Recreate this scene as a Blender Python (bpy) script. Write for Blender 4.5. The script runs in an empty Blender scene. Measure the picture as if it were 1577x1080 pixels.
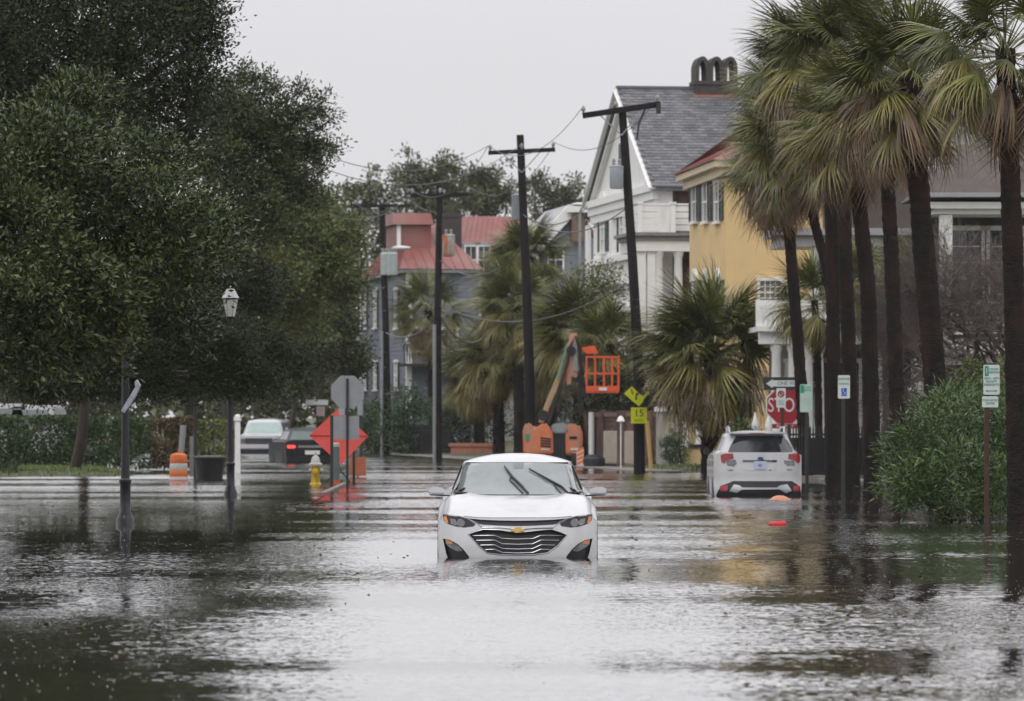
import bpy, bmesh, math, random
import numpy as np
from mathutils import Vector, Matrix, noise
from mathutils.geometry import delaunay_2d_cdt

S = bpy.context.scene
R = math.radians
# ------------------------------------------------------------------ camera, sky, sun, exposure
F, CX, HY, CH = 7000.0, 788.5, 642.0, 1.63      # focal length and horizon in photo pixels, eye height above the water
cam_data = bpy.data.cameras.new('camera')
cam_data.sensor_width = 36.0
cam_data.lens = F * 36.0 / 1577.0
cam_data.shift_y = (HY - 540.0) / 1577.0
cam_data.clip_start = 0.5
cam_data.clip_end = 9000
cam_data.dof.use_dof = True
cam_data.dof.focus_distance = 58
cam_data.dof.aperture_fstop = 160.0 / 34.0
cam = bpy.data.objects.new('camera', cam_data)
S.collection.objects.link(cam)
cam.location = (0, 0, CH)
cam.rotation_euler = (R(90), 0, 0)
S.camera = cam

world = bpy.data.worlds.new('World')
S.world = world
world.use_nodes = True
wn, wl = world.node_tree.nodes, world.node_tree.links
wn.clear()
SUN_EL, SUN_ROT = R(52), R(200)
sky = wn.new('ShaderNodeTexSky'); sky.sky_type = 'NISHITA'; sky.sun_disc = False
sky.sun_elevation = SUN_EL; sky.sun_rotation = SUN_ROT; sky.dust_density = 4
tc = wn.new('ShaderNodeTexCoord')
sep = wn.new('ShaderNodeSeparateXYZ'); wl.new(tc.outputs['Generated'], sep.inputs[0])
mx = wn.new('ShaderNodeMath'); mx.operation = 'MAXIMUM'; mx.inputs[1].default_value = 0.0
wl.new(sep.outputs['Z'], mx.inputs[0])
up_ = wn.new('ShaderNodeMapRange'); up_.interpolation_type = 'SMOOTHSTEP'      # thinner cloud above the murky horizon
up_.inputs['From Min'].default_value = 0.06; up_.inputs['From Max'].default_value = 0.26; up_.inputs['To Min'].default_value = 7.8; up_.inputs['To Max'].default_value = 13.0
wl.new(mx.outputs[0], up_.inputs['Value'])
ma = wn.new('ShaderNodeMath'); ma.operation = 'MULTIPLY_ADD'; ma.inputs[1].default_value = 1.0
wl.new(mx.outputs[0], ma.inputs[0]); wl.new(up_.outputs[0], ma.inputs[2])
cn = wn.new('ShaderNodeTexNoise'); cn.inputs['Scale'].default_value = 3.0; cn.inputs['Detail'].default_value = 3
wl.new(tc.outputs['Generated'], cn.inputs['Vector'])
cm = wn.new('ShaderNodeMapRange'); cm.inputs['To Min'].default_value = 0.93; cm.inputs['To Max'].default_value = 1.07
wl.new(cn.outputs['Fac'], cm.inputs['Value'])
mm = wn.new('ShaderNodeMath'); mm.operation = 'MULTIPLY'
wl.new(ma.outputs[0], mm.inputs[0]); wl.new(cm.outputs[0], mm.inputs[1])
cc = wn.new('ShaderNodeVectorMath'); cc.operation = 'SCALE'; cc.inputs[0].default_value = (0.975, 0.965, 1.0)
wl.new(mm.outputs[0], cc.inputs['Scale'])
mix = wn.new('ShaderNodeMix'); mix.data_type = 'RGBA'; mix.inputs['Factor'].default_value = 0.95
wl.new(sky.outputs[0], mix.inputs['A']); wl.new(cc.outputs[0], mix.inputs['B'])
bg = wn.new('ShaderNodeBackground'); bg.inputs['Strength'].default_value = 0.1
wl.new(mix.outputs['Result'], bg.inputs['Color'])
wo = wn.new('ShaderNodeOutputWorld'); wl.new(bg.outputs[0], wo.inputs['Surface'])

sun_data = bpy.data.lights.new('sun', 'SUN')
sun_data.energy = 0.7; sun_data.angle = R(20); sun_data.color = (1.0, 0.97, 0.93)
sun = bpy.data.objects.new('sun', sun_data); S.collection.objects.link(sun)
_sd = Vector((math.sin(SUN_ROT) * math.cos(SUN_EL), math.cos(SUN_ROT) * math.cos(SUN_EL), math.sin(SUN_EL)))
sun.rotation_euler = (-_sd).to_track_quat('-Z', 'Y').to_euler()
S.view_settings.view_transform = 'Standard'
S.view_settings.look = 'None'
S.view_settings.exposure = 0.0
S.view_settings.gamma = 1.0
S.view_settings.use_curve_mapping = False
S.cycles.max_bounces = 6
S.cycles.volume_bounces = 0
S.cycles.use_denoising = True

# ------------------------------------------------------------------ helpers
def P(px, py, d):
    """photo pixel at distance d -> point in the place"""
    return Vector(((px - CX) / F * d, d, CH - (py - HY) / F * d))
def WD(py):
    """distance of the water surface seen at photo row py"""
    return F * CH / (py - HY)
def PX(px, d): return (px - CX) / F * d
def PZ(py, d): return CH - (py - HY) / F * d

def link(o, parent=None):
    S.collection.objects.link(o)
    if parent is not None: o.parent = parent
    return o
def tag(o, label=None, cat=None, group=None, kind=None):
    if label: o['label'] = label
    if cat: o['category'] = cat
    if group: o['group'] = group
    if kind: o['kind'] = kind
    return o
def thing(name, loc, label, cat, group=None, rz=0.0):
    o = bpy.data.objects.new(name, None)
    o.empty_display_size = 0.2
    o.location = loc; o.rotation_euler = (0, 0, rz)
    link(o)
    return tag(o, label, cat, group)

MATS = {}
def pm(name, col, rough=0.6, metal=0.0, var=0.12, scale=4.0, bump=0.0, bscale=40.0, spec=0.5, dirt=None, coat=0.0, emit=None, stretch=None, island=0.0):
    if name in MATS: return MATS[name]
    m = bpy.data.materials.new(name); m.use_nodes = True
    n, l = m.node_tree.nodes, m.node_tree.links
    b = n['Principled BSDF']
    b.inputs['Roughness'].default_value = rough; b.inputs['Metallic'].default_value = metal
    b.inputs['Specular IOR Level'].default_value = spec; b.inputs['Coat Weight'].default_value = coat
    t = n.new('ShaderNodeTexCoord')
    vec = t.outputs['Object']
    if stretch:
        mp = n.new('ShaderNodeMapping'); mp.inputs['Scale'].default_value = stretch
        l.new(vec, mp.inputs['Vector']); vec = mp.outputs[0]
    nz = n.new('ShaderNodeTexNoise'); nz.inputs['Scale'].default_value = scale; nz.inputs['Detail'].default_value = 6
    nz.inputs['Roughness'].default_value = 0.65
    l.new(vec, nz.inputs['Vector'])
    mr = n.new('ShaderNodeMapRange'); mr.inputs['From Min'].default_value = 0.3; mr.inputs['From Max'].default_value = 0.7
    mr.inputs['To Min'].default_value = 1 - var; mr.inputs['To Max'].default_value = 1 + var
    l.new(nz.outputs['Fac'], mr.inputs['Value'])
    f = mr.outputs[0]
    if island:
        g = n.new('ShaderNodeNewGeometry')
        m2 = n.new('ShaderNodeMapRange'); m2.inputs['To Min'].default_value = 1 - island; m2.inputs['To Max'].default_value = 1 + island
        l.new(g.outputs['Random Per Island'], m2.inputs['Value'])
        mu = n.new('ShaderNodeMath'); mu.operation = 'MULTIPLY'; l.new(f, mu.inputs[0]); l.new(m2.outputs[0], mu.inputs[1]); f = mu.outputs[0]
    sc = n.new('ShaderNodeVectorMath'); sc.operation = 'SCALE'; sc.inputs[0].default_value = col
    l.new(f, sc.inputs['Scale'])
    out = sc.outputs[0]
    if dirt:
        dc, dscale, dmin, dmax = dirt
        n2 = n.new('ShaderNodeTexNoise'); n2.inputs['Scale'].default_value = dscale; n2.inputs['Detail'].default_value = 7
        mp2 = n.new('ShaderNodeMapping'); mp2.inputs['Scale'].default_value = (1, 1, 0.35)
        l.new(t.outputs['Object'], mp2.inputs['Vector']); l.new(mp2.outputs[0], n2.inputs['Vector'])
        r2 = n.new('ShaderNodeMapRange'); r2.inputs['From Min'].default_value = dmin; r2.inputs['From Max'].default_value = dmax
        l.new(n2.outputs['Fac'], r2.inputs['Value'])
        mc = n.new('ShaderNodeMix'); mc.data_type = 'RGBA'; l.new(r2.outputs[0], mc.inputs['Factor'])
        l.new(out, mc.inputs['A']); mc.inputs['B'].default_value = (*dc, 1); out = mc.outputs['Result']
    l.new(out, b.inputs['Base Color'])
    if bump:
        n3 = n.new('ShaderNodeTexNoise'); n3.inputs['Scale'].default_value = bscale; n3.inputs['Detail'].default_value = 5
        l.new(vec, n3.inputs['Vector'])
        bp = n.new('ShaderNodeBump'); bp.inputs['Strength'].default_value = bump; bp.inputs['Distance'].default_value = 0.03
        l.new(n3.outputs['Fac'], bp.inputs['Height']); l.new(bp.outputs[0], b.inputs['Normal'])
    if emit:
        b.inputs['Emission Color'].default_value = (*emit[0], 1); b.inputs['Emission Strength'].default_value = emit[1]
    MATS[name] = m
    return m

def leafmat(name, dark, light, rough=0.38, spec=0.5, third=None, scale=0.5):
    """leaf colour differs from leaf to leaf, with slow drifts through the crown"""
    m = bpy.data.materials.new(name); m.use_nodes = True
    n, l = m.node_tree.nodes, m.node_tree.links
    b = n['Principled BSDF']; b.inputs['Roughness'].default_value = rough; b.inputs['Specular IOR Level'].default_value = spec
    g = n.new('ShaderNodeNewGeometry')
    rp = n.new('ShaderNodeValToRGB'); e = rp.color_ramp.elements
    e[0].color = (*dark, 1); e[1].color = (*light, 1); e[1].position = 0.9
    if third:
        x = e.new(0.97); x.color = (*third, 1)
    t = n.new('ShaderNodeTexCoord'); nz = n.new('ShaderNodeTexNoise'); nz.inputs['Scale'].default_value = scale
    l.new(t.outputs['Object'], nz.inputs['Vector'])
    a = n.new('ShaderNodeMath'); a.operation = 'MULTIPLY_ADD'; a.inputs[1].default_value = 0.9; 
    s2 = n.new('ShaderNodeMath'); s2.operation = 'MULTIPLY_ADD'; s2.inputs[1].default_value = 0.8; s2.inputs[2].default_value = -0.35
    l.new(nz.outputs['Fac'], s2.inputs[0])
    l.new(g.outputs['Random Per Island'], a.inputs[0]); l.new(s2.outputs[0], a.inputs[2])
    l.new(a.outputs[0], rp.inputs['Fac']); l.new(rp.outputs['Color'], b.inputs['Base Color'])
    return m

class MB:
    """collects boxes, tubes and prisms into one mesh"""
    def __init__(s): s.v = []; s.f = []; s.mi = []; s.cur = 0
    def add(s, vs, fs):
        o = len(s.v); s.v += [tuple(v) for v in vs]; s.f += [tuple(i + o for i in f) for f in fs]; s.mi += [s.cur] * len(fs)
        return s
    def box(s, x0, x1, y0, y1, z0, z1):
        vs = [(x0,y0,z0),(x1,y0,z0),(x1,y1,z0),(x0,y1,z0),(x0,y0,z1),(x1,y0,z1),(x1,y1,z1),(x0,y1,z1)]
        return s.add(vs, [(0,3,2,1),(4,5,6,7),(0,1,5,4),(1,2,6,5),(2,3,7,6),(3,0,4,7)])
    def hexa(s, b, t):
        """b and t are four corners each, same order"""
        return s.add(list(b) + list(t), [(3,2,1,0),(4,5,6,7),(0,1,5,4),(1,2,6,5),(2,3,7,6),(3,0,4,7)])
    def bar(s, a, b, w, h=None, up=(0,0,1)):
        a, b = Vector(a), Vector(b); h = h or w
        d = (b - a).normalized(); u = Vector(up)
        if abs(d.dot(u)) > 0.95: u = Vector((0,1,0))
        x = d.cross(u).normalized(); y = x.cross(d).normalized()
        q = [x*w/2*i + y*h/2*j for i, j in ((-1,-1),(1,-1),(1,1),(-1,1))]
        return s.hexa([a + k for k in q], [b + k for k in q])
    def tube(s, pts, rad, n=8, cap=True):
        pts = [Vector(p) for p in pts]
        if not hasattr(rad, '__len__'): rad = [rad] * len(pts)
        vs, fs = [], []
        pu = None
        for i, p in enumerate(pts):
            d = (pts[min(i+1, len(pts)-1)] - pts[max(i-1, 0)]).normalized()
            if pu is None:
                u = Vector((1,0,0)) if abs(d.x) < 0.9 else Vector((0,1,0))
            else: u = pu
            x = (u - d * u.dot(d)).normalized(); y = d.cross(x); pu = x
            for k in range(n):
                a = 2*math.pi*k/n
                vs.append(p + x*math.cos(a)*rad[i] + y*math.sin(a)*rad[i])
        for i in range(len(pts)-1):
            for k in range(n):
                fs.append((i*n+k, i*n+(k+1)%n, (i+1)*n+(k+1)%n, (i+1)*n+k))
        if cap:
            fs.append(tuple(range(n-1, -1, -1))); fs.append(tuple((len(pts)-1)*n + k for k in range(n)))
        return s.add(vs, fs)
    def lathe(s, prof, c=(0,0,0), n=16, axis='z'):
        vs, fs = [], []
        for r, z in prof:
            for k in range(n):
                a = 2*math.pi*k/n
                if axis == 'z': vs.append((c[0]+r*math.cos(a), c[1]+r*math.sin(a), c[2]+z))
                elif axis == 'x': vs.append((c[0]+z, c[1]+r*math.cos(a), c[2]+r*math.sin(a)))
                else: vs.append((c[0]+r*math.sin(a), c[1]+z, c[2]+r*math.cos(a)))
        m = len(prof)
        for i in range(m-1):
            for k in range(n):
                fs.append((i*n+k, i*n+(k+1)%n, (i+1)*n+(k+1)%n, (i+1)*n+k))
        fs.append(tuple(range(n-1, -1, -1))); fs.append(tuple((m-1)*n + k for k in range(n)))
        return s.add(vs, fs)
    def prism(s, poly, y0, y1, fn=None):
        """poly of (x, z) extruded along y; fn maps (x,y,z)"""
        n = len(poly); fn = fn or (lambda x, y, z: (x, y, z))
        vs = [fn(x, y0, z) for x, z in poly] + [fn(x, y1, z) for x, z in poly]
        fs = [tuple(range(n)), tuple(range(2*n-1, n-1, -1))] + [(i, i+n, (i+1)%n+n, (i+1)%n) for i in range(n)]
        return s.add(vs, fs)
    def ball(s, c, r, n=10, m=6):
        rx, ry, rz = r if hasattr(r, '__len__') else (r, r, r)
        vs = []; fs = []
        for i in range(m+1):
            t = math.pi*i/m
            for k in range(n):
                a = 2*math.pi*k/n
                vs.append((c[0]+rx*math.sin(t)*math.cos(a), c[1]+ry*math.sin(t)*math.sin(a), c[2]+rz*math.cos(t)))
        for i in range(m):
            for k in range(n):
                fs.append((i*n+k, (i+1)*n+k, (i+1)*n+(k+1)%n, i*n+(k+1)%n))
        return s.add(vs, fs)
    def build(s, name, mat, parent=None, smooth=False, bevel=0.0, fix=True):
        me = bpy.data.meshes.new(name)
        me.from_pydata(s.v, [], s.f)
        for m in (mat if isinstance(mat, (list, tuple)) else [mat]): me.materials.append(m)
        if any(s.mi): me.polygons.foreach_set('material_index', s.mi)
        if fix:
            bm = bmesh.new(); bm.from_mesh(me)
            if smooth: bmesh.ops.remove_doubles(bm, verts=bm.verts, dist=1e-5)
            bmesh.ops.recalc_face_normals(bm, faces=bm.faces)
            if bevel:
                bmesh.ops.bevel(bm, geom=[e for e in bm.edges if e.is_manifold and e.calc_face_angle(0) > 0.5], offset=bevel, segments=2, affect='EDGES', clamp_overlap=True)
            bm.to_mesh(me); bm.free()
        if smooth:
            me.polygons.foreach_set('use_smooth', [True]*len(me.polygons))
            if smooth != 'all': me.set_sharp_from_angle(angle=R(40))
        return link(bpy.data.objects.new(name, me), parent)

def fast_obj(name, verts, faces, mat, parent=None, smooth=False):
    me = bpy.data.meshes.new(name)
    verts = np.asarray(verts, dtype=np.float32); faces = np.asarray(faces, dtype=np.int32)
    k = faces.shape[1]
    me.vertices.add(len(verts)); me.vertices.foreach_set('co', verts.ravel())
    me.loops.add(faces.size); me.loops.foreach_set('vertex_index', faces.ravel())
    me.polygons.add(len(faces)); me.polygons.foreach_set('loop_start', np.arange(0, faces.size, k, dtype=np.int32))
    if smooth: me.polygons.foreach_set('use_smooth', np.ones(len(faces), dtype=bool))
    me.update(calc_edges=True)
    me.materials.append(mat)
    return link(bpy.data.objects.new(name, me), parent)

def inpoly(x, y, poly):
    c = False; j = len(poly) - 1
    for i in range(len(poly)):
        xi, yi = poly[i]; xj, yj = poly[j]
        if (yi > y) != (yj > y) and x < (xj - xi) * (y - yi) / (yj - yi) + xi: c = not c
        j = i
    return c
def sheet(name, outline, holes, g, res, mat, parent, off=0.0, edge=0.0, smooth=True):
    """curved panel: 2-D outline with holes, meshed on a grid of size res and mapped by g(u, v, depth) to 3-D.
    edge > 0 gives the rim (and the hole rims) that much depth backwards."""
    def dens(poly):
        r = []
        for i in range(len(poly)):
            a, b = Vector(poly[i]), Vector(poly[(i+1) % len(poly)])
            k = max(1, int((b-a).length / res))
            r += [a + (b-a)*t/k for t in range(k)]
        return r
    vs, es, rings = [], [], []
    for poly in [outline] + list(holes):
        q = dens(poly); o = len(vs); vs += q
        es += [(o+i, o+(i+1) % len(q)) for i in range(len(q))]; rings.append((o, len(q)))
    x0 = min(p[0] for p in outline); x1 = max(p[0] for p in outline); y0 = min(p[1] for p in outline); y1 = max(p[1] for p in outline)
    nx, ny = max(1, int((x1-x0)/res)), max(1, int((y1-y0)/res))
    for i in range(1, nx):
        for j in range(1, ny):
            p = Vector((x0+(x1-x0)*i/nx, y0+(y1-y0)*j/ny))
            if inpoly(p.x, p.y, outline) and not any(inpoly(p.x, p.y, h) for h in holes):
                if min((p-q).length_squared for q in vs[:rings[-1][0]+rings[-1][1]]) > (res*0.4)**2: vs.append(p)
    V, E, FC, ov, oe, of = delaunay_2d_cdt(vs, es, [], 0, 1e-4)
    faces = []
    for f in FC:
        c = sum((V[i] for i in f), Vector((0, 0))) / len(f)
        if inpoly(c.x, c.y, outline) and not any(inpoly(c.x, c.y, h) for h in holes): faces.append(tuple(f))
    verts = [tuple(g(v.x, v.y, off)) for v in V]
    mi = {}
    for i, l in enumerate(ov):
        for k in l: mi[k] = i
    if edge:
        for o, n in rings:
            idx = [mi.get(o+i, o+i) for i in range(n)]
            b = len(verts)
            verts += [tuple(g(V[i].x, V[i].y, off+edge)) for i in idx]
            faces += [(idx[i], idx[(i+1) % n], b+(i+1) % n, b+i) for i in range(n)]
    me = bpy.data.meshes.new(name); me.from_pydata(verts, [], faces)
    me.materials.append(mat)
    bm = bmesh.new(); bm.from_mesh(me); bmesh.ops.recalc_face_normals(bm, faces=bm.faces); bm.to_mesh(me); bm.free()
    if smooth:
        me.polygons.foreach_set('use_smooth', [True]*len(me.polygons)); me.set_sharp_from_angle(angle=R(35))
    return link(bpy.data.objects.new(name, me), parent)

def text(name, s, size, loc, mat, parent, rot=(R(90), 0, 0), ext=0.002, sx=1.0, align='CENTER'):
    c = bpy.data.curves.new(name, 'FONT'); c.body = s; c.size = size; c.extrude = ext
    c.align_x = align; c.align_y = 'CENTER'
    c.materials.append(mat)
    c.resolution_u = 3
    o = bpy.data.objects.new(name, c); me = bpy.data.meshes.new_from_object(o); bpy.data.objects.remove(o)
    if not me.materials: me.materials.append(mat)
    o = bpy.data.objects.new(name, me); o.location = loc; o.rotation_euler = rot; o.scale = (sx, 1, 1)
    return link(o, parent)

def copy_tree(o, parent=None):
    c = o.copy(); S.collection.objects.link(c); c.parent = parent
    for ch in list(o.children): copy_tree(ch, c)
    return c

# leaves -----------------------------------------------------------
def leaf_arrays(pos, dirs, L, W, rng, curl=0.15):
    """one pointed leaf (two faces folded along the midrib) at every position"""
    n = len(pos)
    r = rng.normal(size=(n, 3)); side = np.cross(dirs, r); side /= np.linalg.norm(side, axis=1)[:, None] + 1e-9
    nor = np.cross(dirs, side)
    l = (L * rng.uniform(0.7, 1.2, n))[:, None]; w = (W * rng.uniform(0.8, 1.2, n))[:, None]
    a = pos; tip = pos + dirs*l - nor*l*curl; mid = pos + dirs*l*0.5
    b = mid + side*w*0.5 + nor*w*0.18; c = mid - side*w*0.5 + nor*w*0.18
    v = np.stack([a, b, tip, c], 1).reshape(-1, 3)
    f = np.arange(n*4).reshape(n, 4)
    return v, f
def clumps(blobs, n_clump, per, rc, rng, shell=0.45, squash=0.8, freq=1.6, amp=0.35):
    """leaf positions in tufts spread through a set of balls (x,y,z,r); returns positions and outward directions"""
    blobs = np.array(blobs, float); vol = blobs[:, 3]**2.2; pr = vol/vol.sum()
    which = rng.choice(len(blobs), n_clump, p=pr)
    d = rng.normal(size=(n_clump, 3)); d /= np.linalg.norm(d, axis=1)[:, None]
    rad = rng.uniform(shell**3, 1, n_clump)**(1/3)
    nz = np.array([noise.noise(Vector((d[i]*freq + blobs[which[i], :3]*0.9).tolist())) for i in range(n_clump)])
    rad = rad*(1 + amp*nz*2)
    c = blobs[which, :3] + d*(rad*blobs[which, 3])[:, None]*np.array([1, 1, squash])
    cd = d*0.7 + np.array([0, 0, 0.5]); 
    size = rng.uniform(0.6, 1.35, n_clump)
    k = rng.poisson(per, n_clump)
    idx = np.repeat(np.arange(n_clump), k)
    off = rng.normal(size=(len(idx), 3))*(rc*size[idx])[:, None]*np.array([0.6, 0.6, 0.45])
    pos = c[idx] + off
    dirs = off/ (rc+1e-9) + cd[idx]*0.6 + rng.normal(size=(len(idx), 3))*0.6
    dirs /= np.linalg.norm(dirs, axis=1)[:, None]
    return pos, dirs, c
# ------------------------------------------------------------------ ground, road, flood water, haze
def edge_right(y):
    """kerb line of the right-hand side of the street"""
    return 7.2 if y < 124 else 7.2 - (y-124)*0.34 if y < 134 else 3.8 - (y-134)*0.145
def edge_left(y):
    return -4.3 if y < 109 else -7.0 - (y-109)*0.12
def sstep(a, b, x):
    t = min(1, max(0, (x-a)/(b-a))); return t*t*(3-2*t)
def ground_h(x, y):
    h = -0.30
    if y < 109:
        dl = edge_left(y) - x
        h = max(h, -0.30 + 0.16*sstep(0, 0.25, dl))
    if y > 122:
        dl = edge_left(y) - x
        h = max(h, -0.30 + 0.42*sstep(0, 2.5, dl)*sstep(121.5, 125, y))
    dr = x - edge_right(y)
    h = max(h, -0.30 + 0.17*sstep(0, 0.3, dr))
    if y > 106: h = max(h, -0.30 + 0.42*sstep(0.4, 1.8, dr)*sstep(106, 112, y))
    if dr > 6: h = max(h, -0.30 + 0.6*sstep(6, 9, dr))
    if x < -24: h = max(h, -0.3 + 0.6*sstep(24, 28, -x))
    if y > 215: h = max(h, -0.3 + 0.7*sstep(215, 235, y))
    h += 0.02*noise.noise(Vector((x*0.5, y*0.5, 0)))
    return h
def axis(a, b, s, far):
    q = list(np.arange(a, b+1e-6, s))
    return [-far] + q + [far] if a < 0 else [a-60, a-20] + q + [far*0.3, far]
xs = [-4000, -600, -150, -80] + list(np.arange(-45, 45.1, 0.75)) + [80, 150, 600, 4000]
ys = [-300, -60, -10] + list(np.arange(10, 300.1, 1.5)) + [330, 420, 700, 1500, 4500]
gv = [(x, y, ground_h(x, y)) for y in ys for x in xs]
nx = len(xs)
gf = [(j*nx+i, j*nx+i+1, (j+1)*nx+i+1, (j+1)*nx+i) for j in range(len(ys)-1) for i in range(nx-1)]
m_ground = pm('ground_soil', (0.055, 0.075, 0.025), rough=0.75, var=0.35, scale=1.2, bump=0.6, bscale=9, dirt=((0.16, 0.055, 0.03), 0.35, 0.56, 0.64))
ground = fast_obj('ground', gv, gf, m_ground, smooth=True)
tag(ground, kind='structure')
m_asphalt = pm('asphalt', (0.05, 0.05, 0.052), rough=0.85, var=0.2, scale=3, bump=0.4, bscale=60)
rv, rf = [], []
for i, y in enumerate(np.arange(0, 230, 4.0)):
    l = -4.25 if y < 109 else edge_left(y)
    rv += [(l, y, -0.27), (edge_right(y)-0.05, y, -0.27)]
    if i: k = 2*i; rf.append((k-2, k-1, k+1, k))
tag(fast_obj('road', rv, rf, m_asphalt), kind='structure')
m_conc = pm('concrete', (0.20, 0.19, 0.175), rough=0.7, var=0.15, scale=2, bump=0.3, bscale=30, dirt=((0.1, 0.095, 0.08), 0.8, 0.5, 0.7))
# kerbs and pavement at the water's edge
k = MB()
ky = list(np.arange(20, 124, 2.0))
for a in ky: k.box(7.1, 7.26, a, a+1.99, -0.28, -0.05)
tag(k.build('kerb', m_conc, bevel=0.015), kind='structure')
k = MB()
for a in np.arange(108, 123, 1.5): k.box(7.55, 8.95, a, a+1.47, -0.05, 0.10)
tag(k.build('pavement', m_conc, bevel=0.01), kind='structure')
k = MB()
for i in range(22):
    y = 134 + i*3.0; x = edge_right(y) + 0.1
    k.hexa([(x-.1, y, -.25), (x+1.5, y, -.25), (x+1.5-.435, y+2.98, -.25), (x-.1-.435, y+2.98, -.25)],
           [(x-.1, y, .03), (x+1.5, y, .03), (x+1.5-.435, y+2.98, .03), (x-.1-.435, y+2.98, .03)])
tag(k.build('pavement', m_conc), kind='structure')

# flood water
wm = bpy.data.materials.new('flood_water'); wm.use_nodes = True
n, l = wm.node_tree.nodes, wm.node_tree.links
b = n['Principled BSDF']
b.inputs['Base Color'].default_value = (0.035, 0.032, 0.024, 1); b.inputs['Roughness'].default_value = 0.04
b.inputs['IOR'].default_value = 1.33
t = n.new('ShaderNodeTexCoord')
def slope(scale, amp, detail=2, rough=0.5, off=(0, 0, 0), ampnode=None):
    mp = n.new('ShaderNodeMapping'); mp.inputs['Scale'].default_value = (scale[0], scale[1], 1); mp.inputs['Location'].default_value = off
    l.new(t.outputs['Object'], mp.inputs['Vector'])
    z = n.new('ShaderNodeTexNoise'); z.noise_dimensions = '3D'; z.inputs['Scale'].default_value = 1; z.inputs['Detail'].default_value = detail; z.inputs['Roughness'].default_value = rough
    l.new(mp.outputs[0], z.inputs['Vector'])
    sb = n.new('ShaderNodeVectorMath'); sb.operation = 'SUBTRACT'; sb.inputs[1].default_value = (0.5, 0.5, 0.5); l.new(z.outputs['Color'], sb.inputs[0])
    sc = n.new('ShaderNodeVectorMath'); sc.operation = 'SCALE'; sc.inputs['Scale'].default_value = amp; l.new(sb.outputs[0], sc.inputs[0])
    if ampnode is not None:
        s2 = n.new('ShaderNodeVectorMath'); s2.operation = 'SCALE'; l.new(sc.outputs[0], s2.inputs[0]); l.new(ampnode, s2.inputs['Scale']); return s2.outputs[0]
    return sc.outputs[0]
def bands(scale, lo, hi, fmin, fmax, off):
    mp = n.new('ShaderNodeMapping'); mp.inputs['Scale'].default_value = (scale[0], scale[1], 1); mp.inputs['Location'].default_value = off
    l.new(t.outputs['Object'], mp.inputs['Vector'])
    z = n.new('ShaderNodeTexNoise'); z.inputs['Scale'].default_value = 1; z.inputs['Detail'].default_value = 4; z.inputs['Distortion'].default_value = 0.3
    l.new(mp.outputs[0], z.inputs['Vector'])
    r = n.new('ShaderNodeMapRange'); r.interpolation_type = 'SMOOTHSTEP'
    r.inputs['From Min'].default_value = fmin; r.inputs['From Max'].default_value = fmax; r.inputs['To Min'].default_value = lo; r.inputs['To Max'].default_value = hi
    l.new(z.outputs['Fac'], r.inputs['Value']); return r.outputs[0]
bd = bands((0.05, 0.16), 0.25, 1.25, 0.40, 0.62, (3, 7, 0))
bd2 = bands((0.035, 0.14), 0.45, 1.15, 0.36, 0.64, (13, 2, 0))
s1 = slope((0.11, 1.3), 0.12, 5, 0.62, (0, 0, 0), bd2)
s2 = slope((1.5, 6.5), 0.30, 2, 0.5, (5, 1, 2), bd)
s3 = slope((13.0, 12.0), 0.36, 1, 0.5, (1, 9, 4), bd)
ad = n.new('ShaderNodeVectorMath'); l.new(s1, ad.inputs[0]); l.new(s2, ad.inputs[1])
ad2 = n.new('ShaderNodeVectorMath'); l.new(ad.outputs[0], ad2.inputs[0]); l.new(s3, ad2.inputs[1])
sp_ = n.new('ShaderNodeSeparateXYZ'); l.new(ad2.outputs[0], sp_.inputs[0])      # wind ripples: steep faces on one side only
ab = n.new('ShaderNodeMath'); ab.operation = 'ABSOLUTE'; l.new(sp_.outputs['Y'], ab.inputs[0])
ng = n.new('ShaderNodeMath'); ng.operation = 'MULTIPLY'; ng.inputs[1].default_value = -1.0
bi = n.new('ShaderNodeMath'); bi.operation = 'MULTIPLY_ADD'; bi.inputs[1].default_value = 0.024; l.new(bd2, bi.inputs[0]); l.new(ab.outputs[0], bi.inputs[2]); l.new(bi.outputs[0], ng.inputs[0])
mz = n.new('ShaderNodeCombineXYZ'); l.new(sp_.outputs['X'], mz.inputs[0]); l.new(ng.outputs[0], mz.inputs[1])
px_ = n.new('ShaderNodeSeparateXYZ'); l.new(t.outputs['Object'], px_.inputs[0])     # calmer water in the shelter of the banks and trees
sh1 = n.new('ShaderNodeMapRange'); sh1.interpolation_type = 'SMOOTHSTEP'; sh1.inputs['From Min'].default_value = -5.0; sh1.inputs['From Max'].default_value = -1.0; sh1.inputs['To Min'].default_value = 0.38; l.new(px_.outputs['X'], sh1.inputs['Value'])
sh2 = n.new('ShaderNodeMapRange'); sh2.interpolation_type = 'SMOOTHSTEP'; sh2.inputs['From Min'].default_value = 2.5; sh2.inputs['From Max'].default_value = 7.0; sh2.inputs['To Min'].default_value = 1.0; sh2.inputs['To Max'].default_value = 0.7; l.new(px_.outputs['X'], sh2.inputs['Value'])
sh3 = n.new('ShaderNodeMapRange'); sh3.interpolation_type = 'SMOOTHSTEP'; sh3.inputs['From Min'].default_value = 90.0; sh3.inputs['From Max'].default_value = 118.0; l.new(px_.outputs['Y'], sh3.inputs['Value'])
sh0 = n.new('ShaderNodeMath'); sh0.operation = 'MULTIPLY'; l.new(sh1.outputs[0], sh0.inputs[0]); l.new(sh2.outputs[0], sh0.inputs[1])
shm = n.new('ShaderNodeMix'); l.new(sh3.outputs[0], shm.inputs['Factor']); l.new(sh0.outputs[0], shm.inputs['A']); shm.inputs['B'].default_value = 1.0
shs = n.new('ShaderNodeVectorMath'); shs.operation = 'SCALE'; l.new(mz.outputs[0], shs.inputs[0]); l.new(shm.outputs[0], shs.inputs['Scale'])
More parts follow.
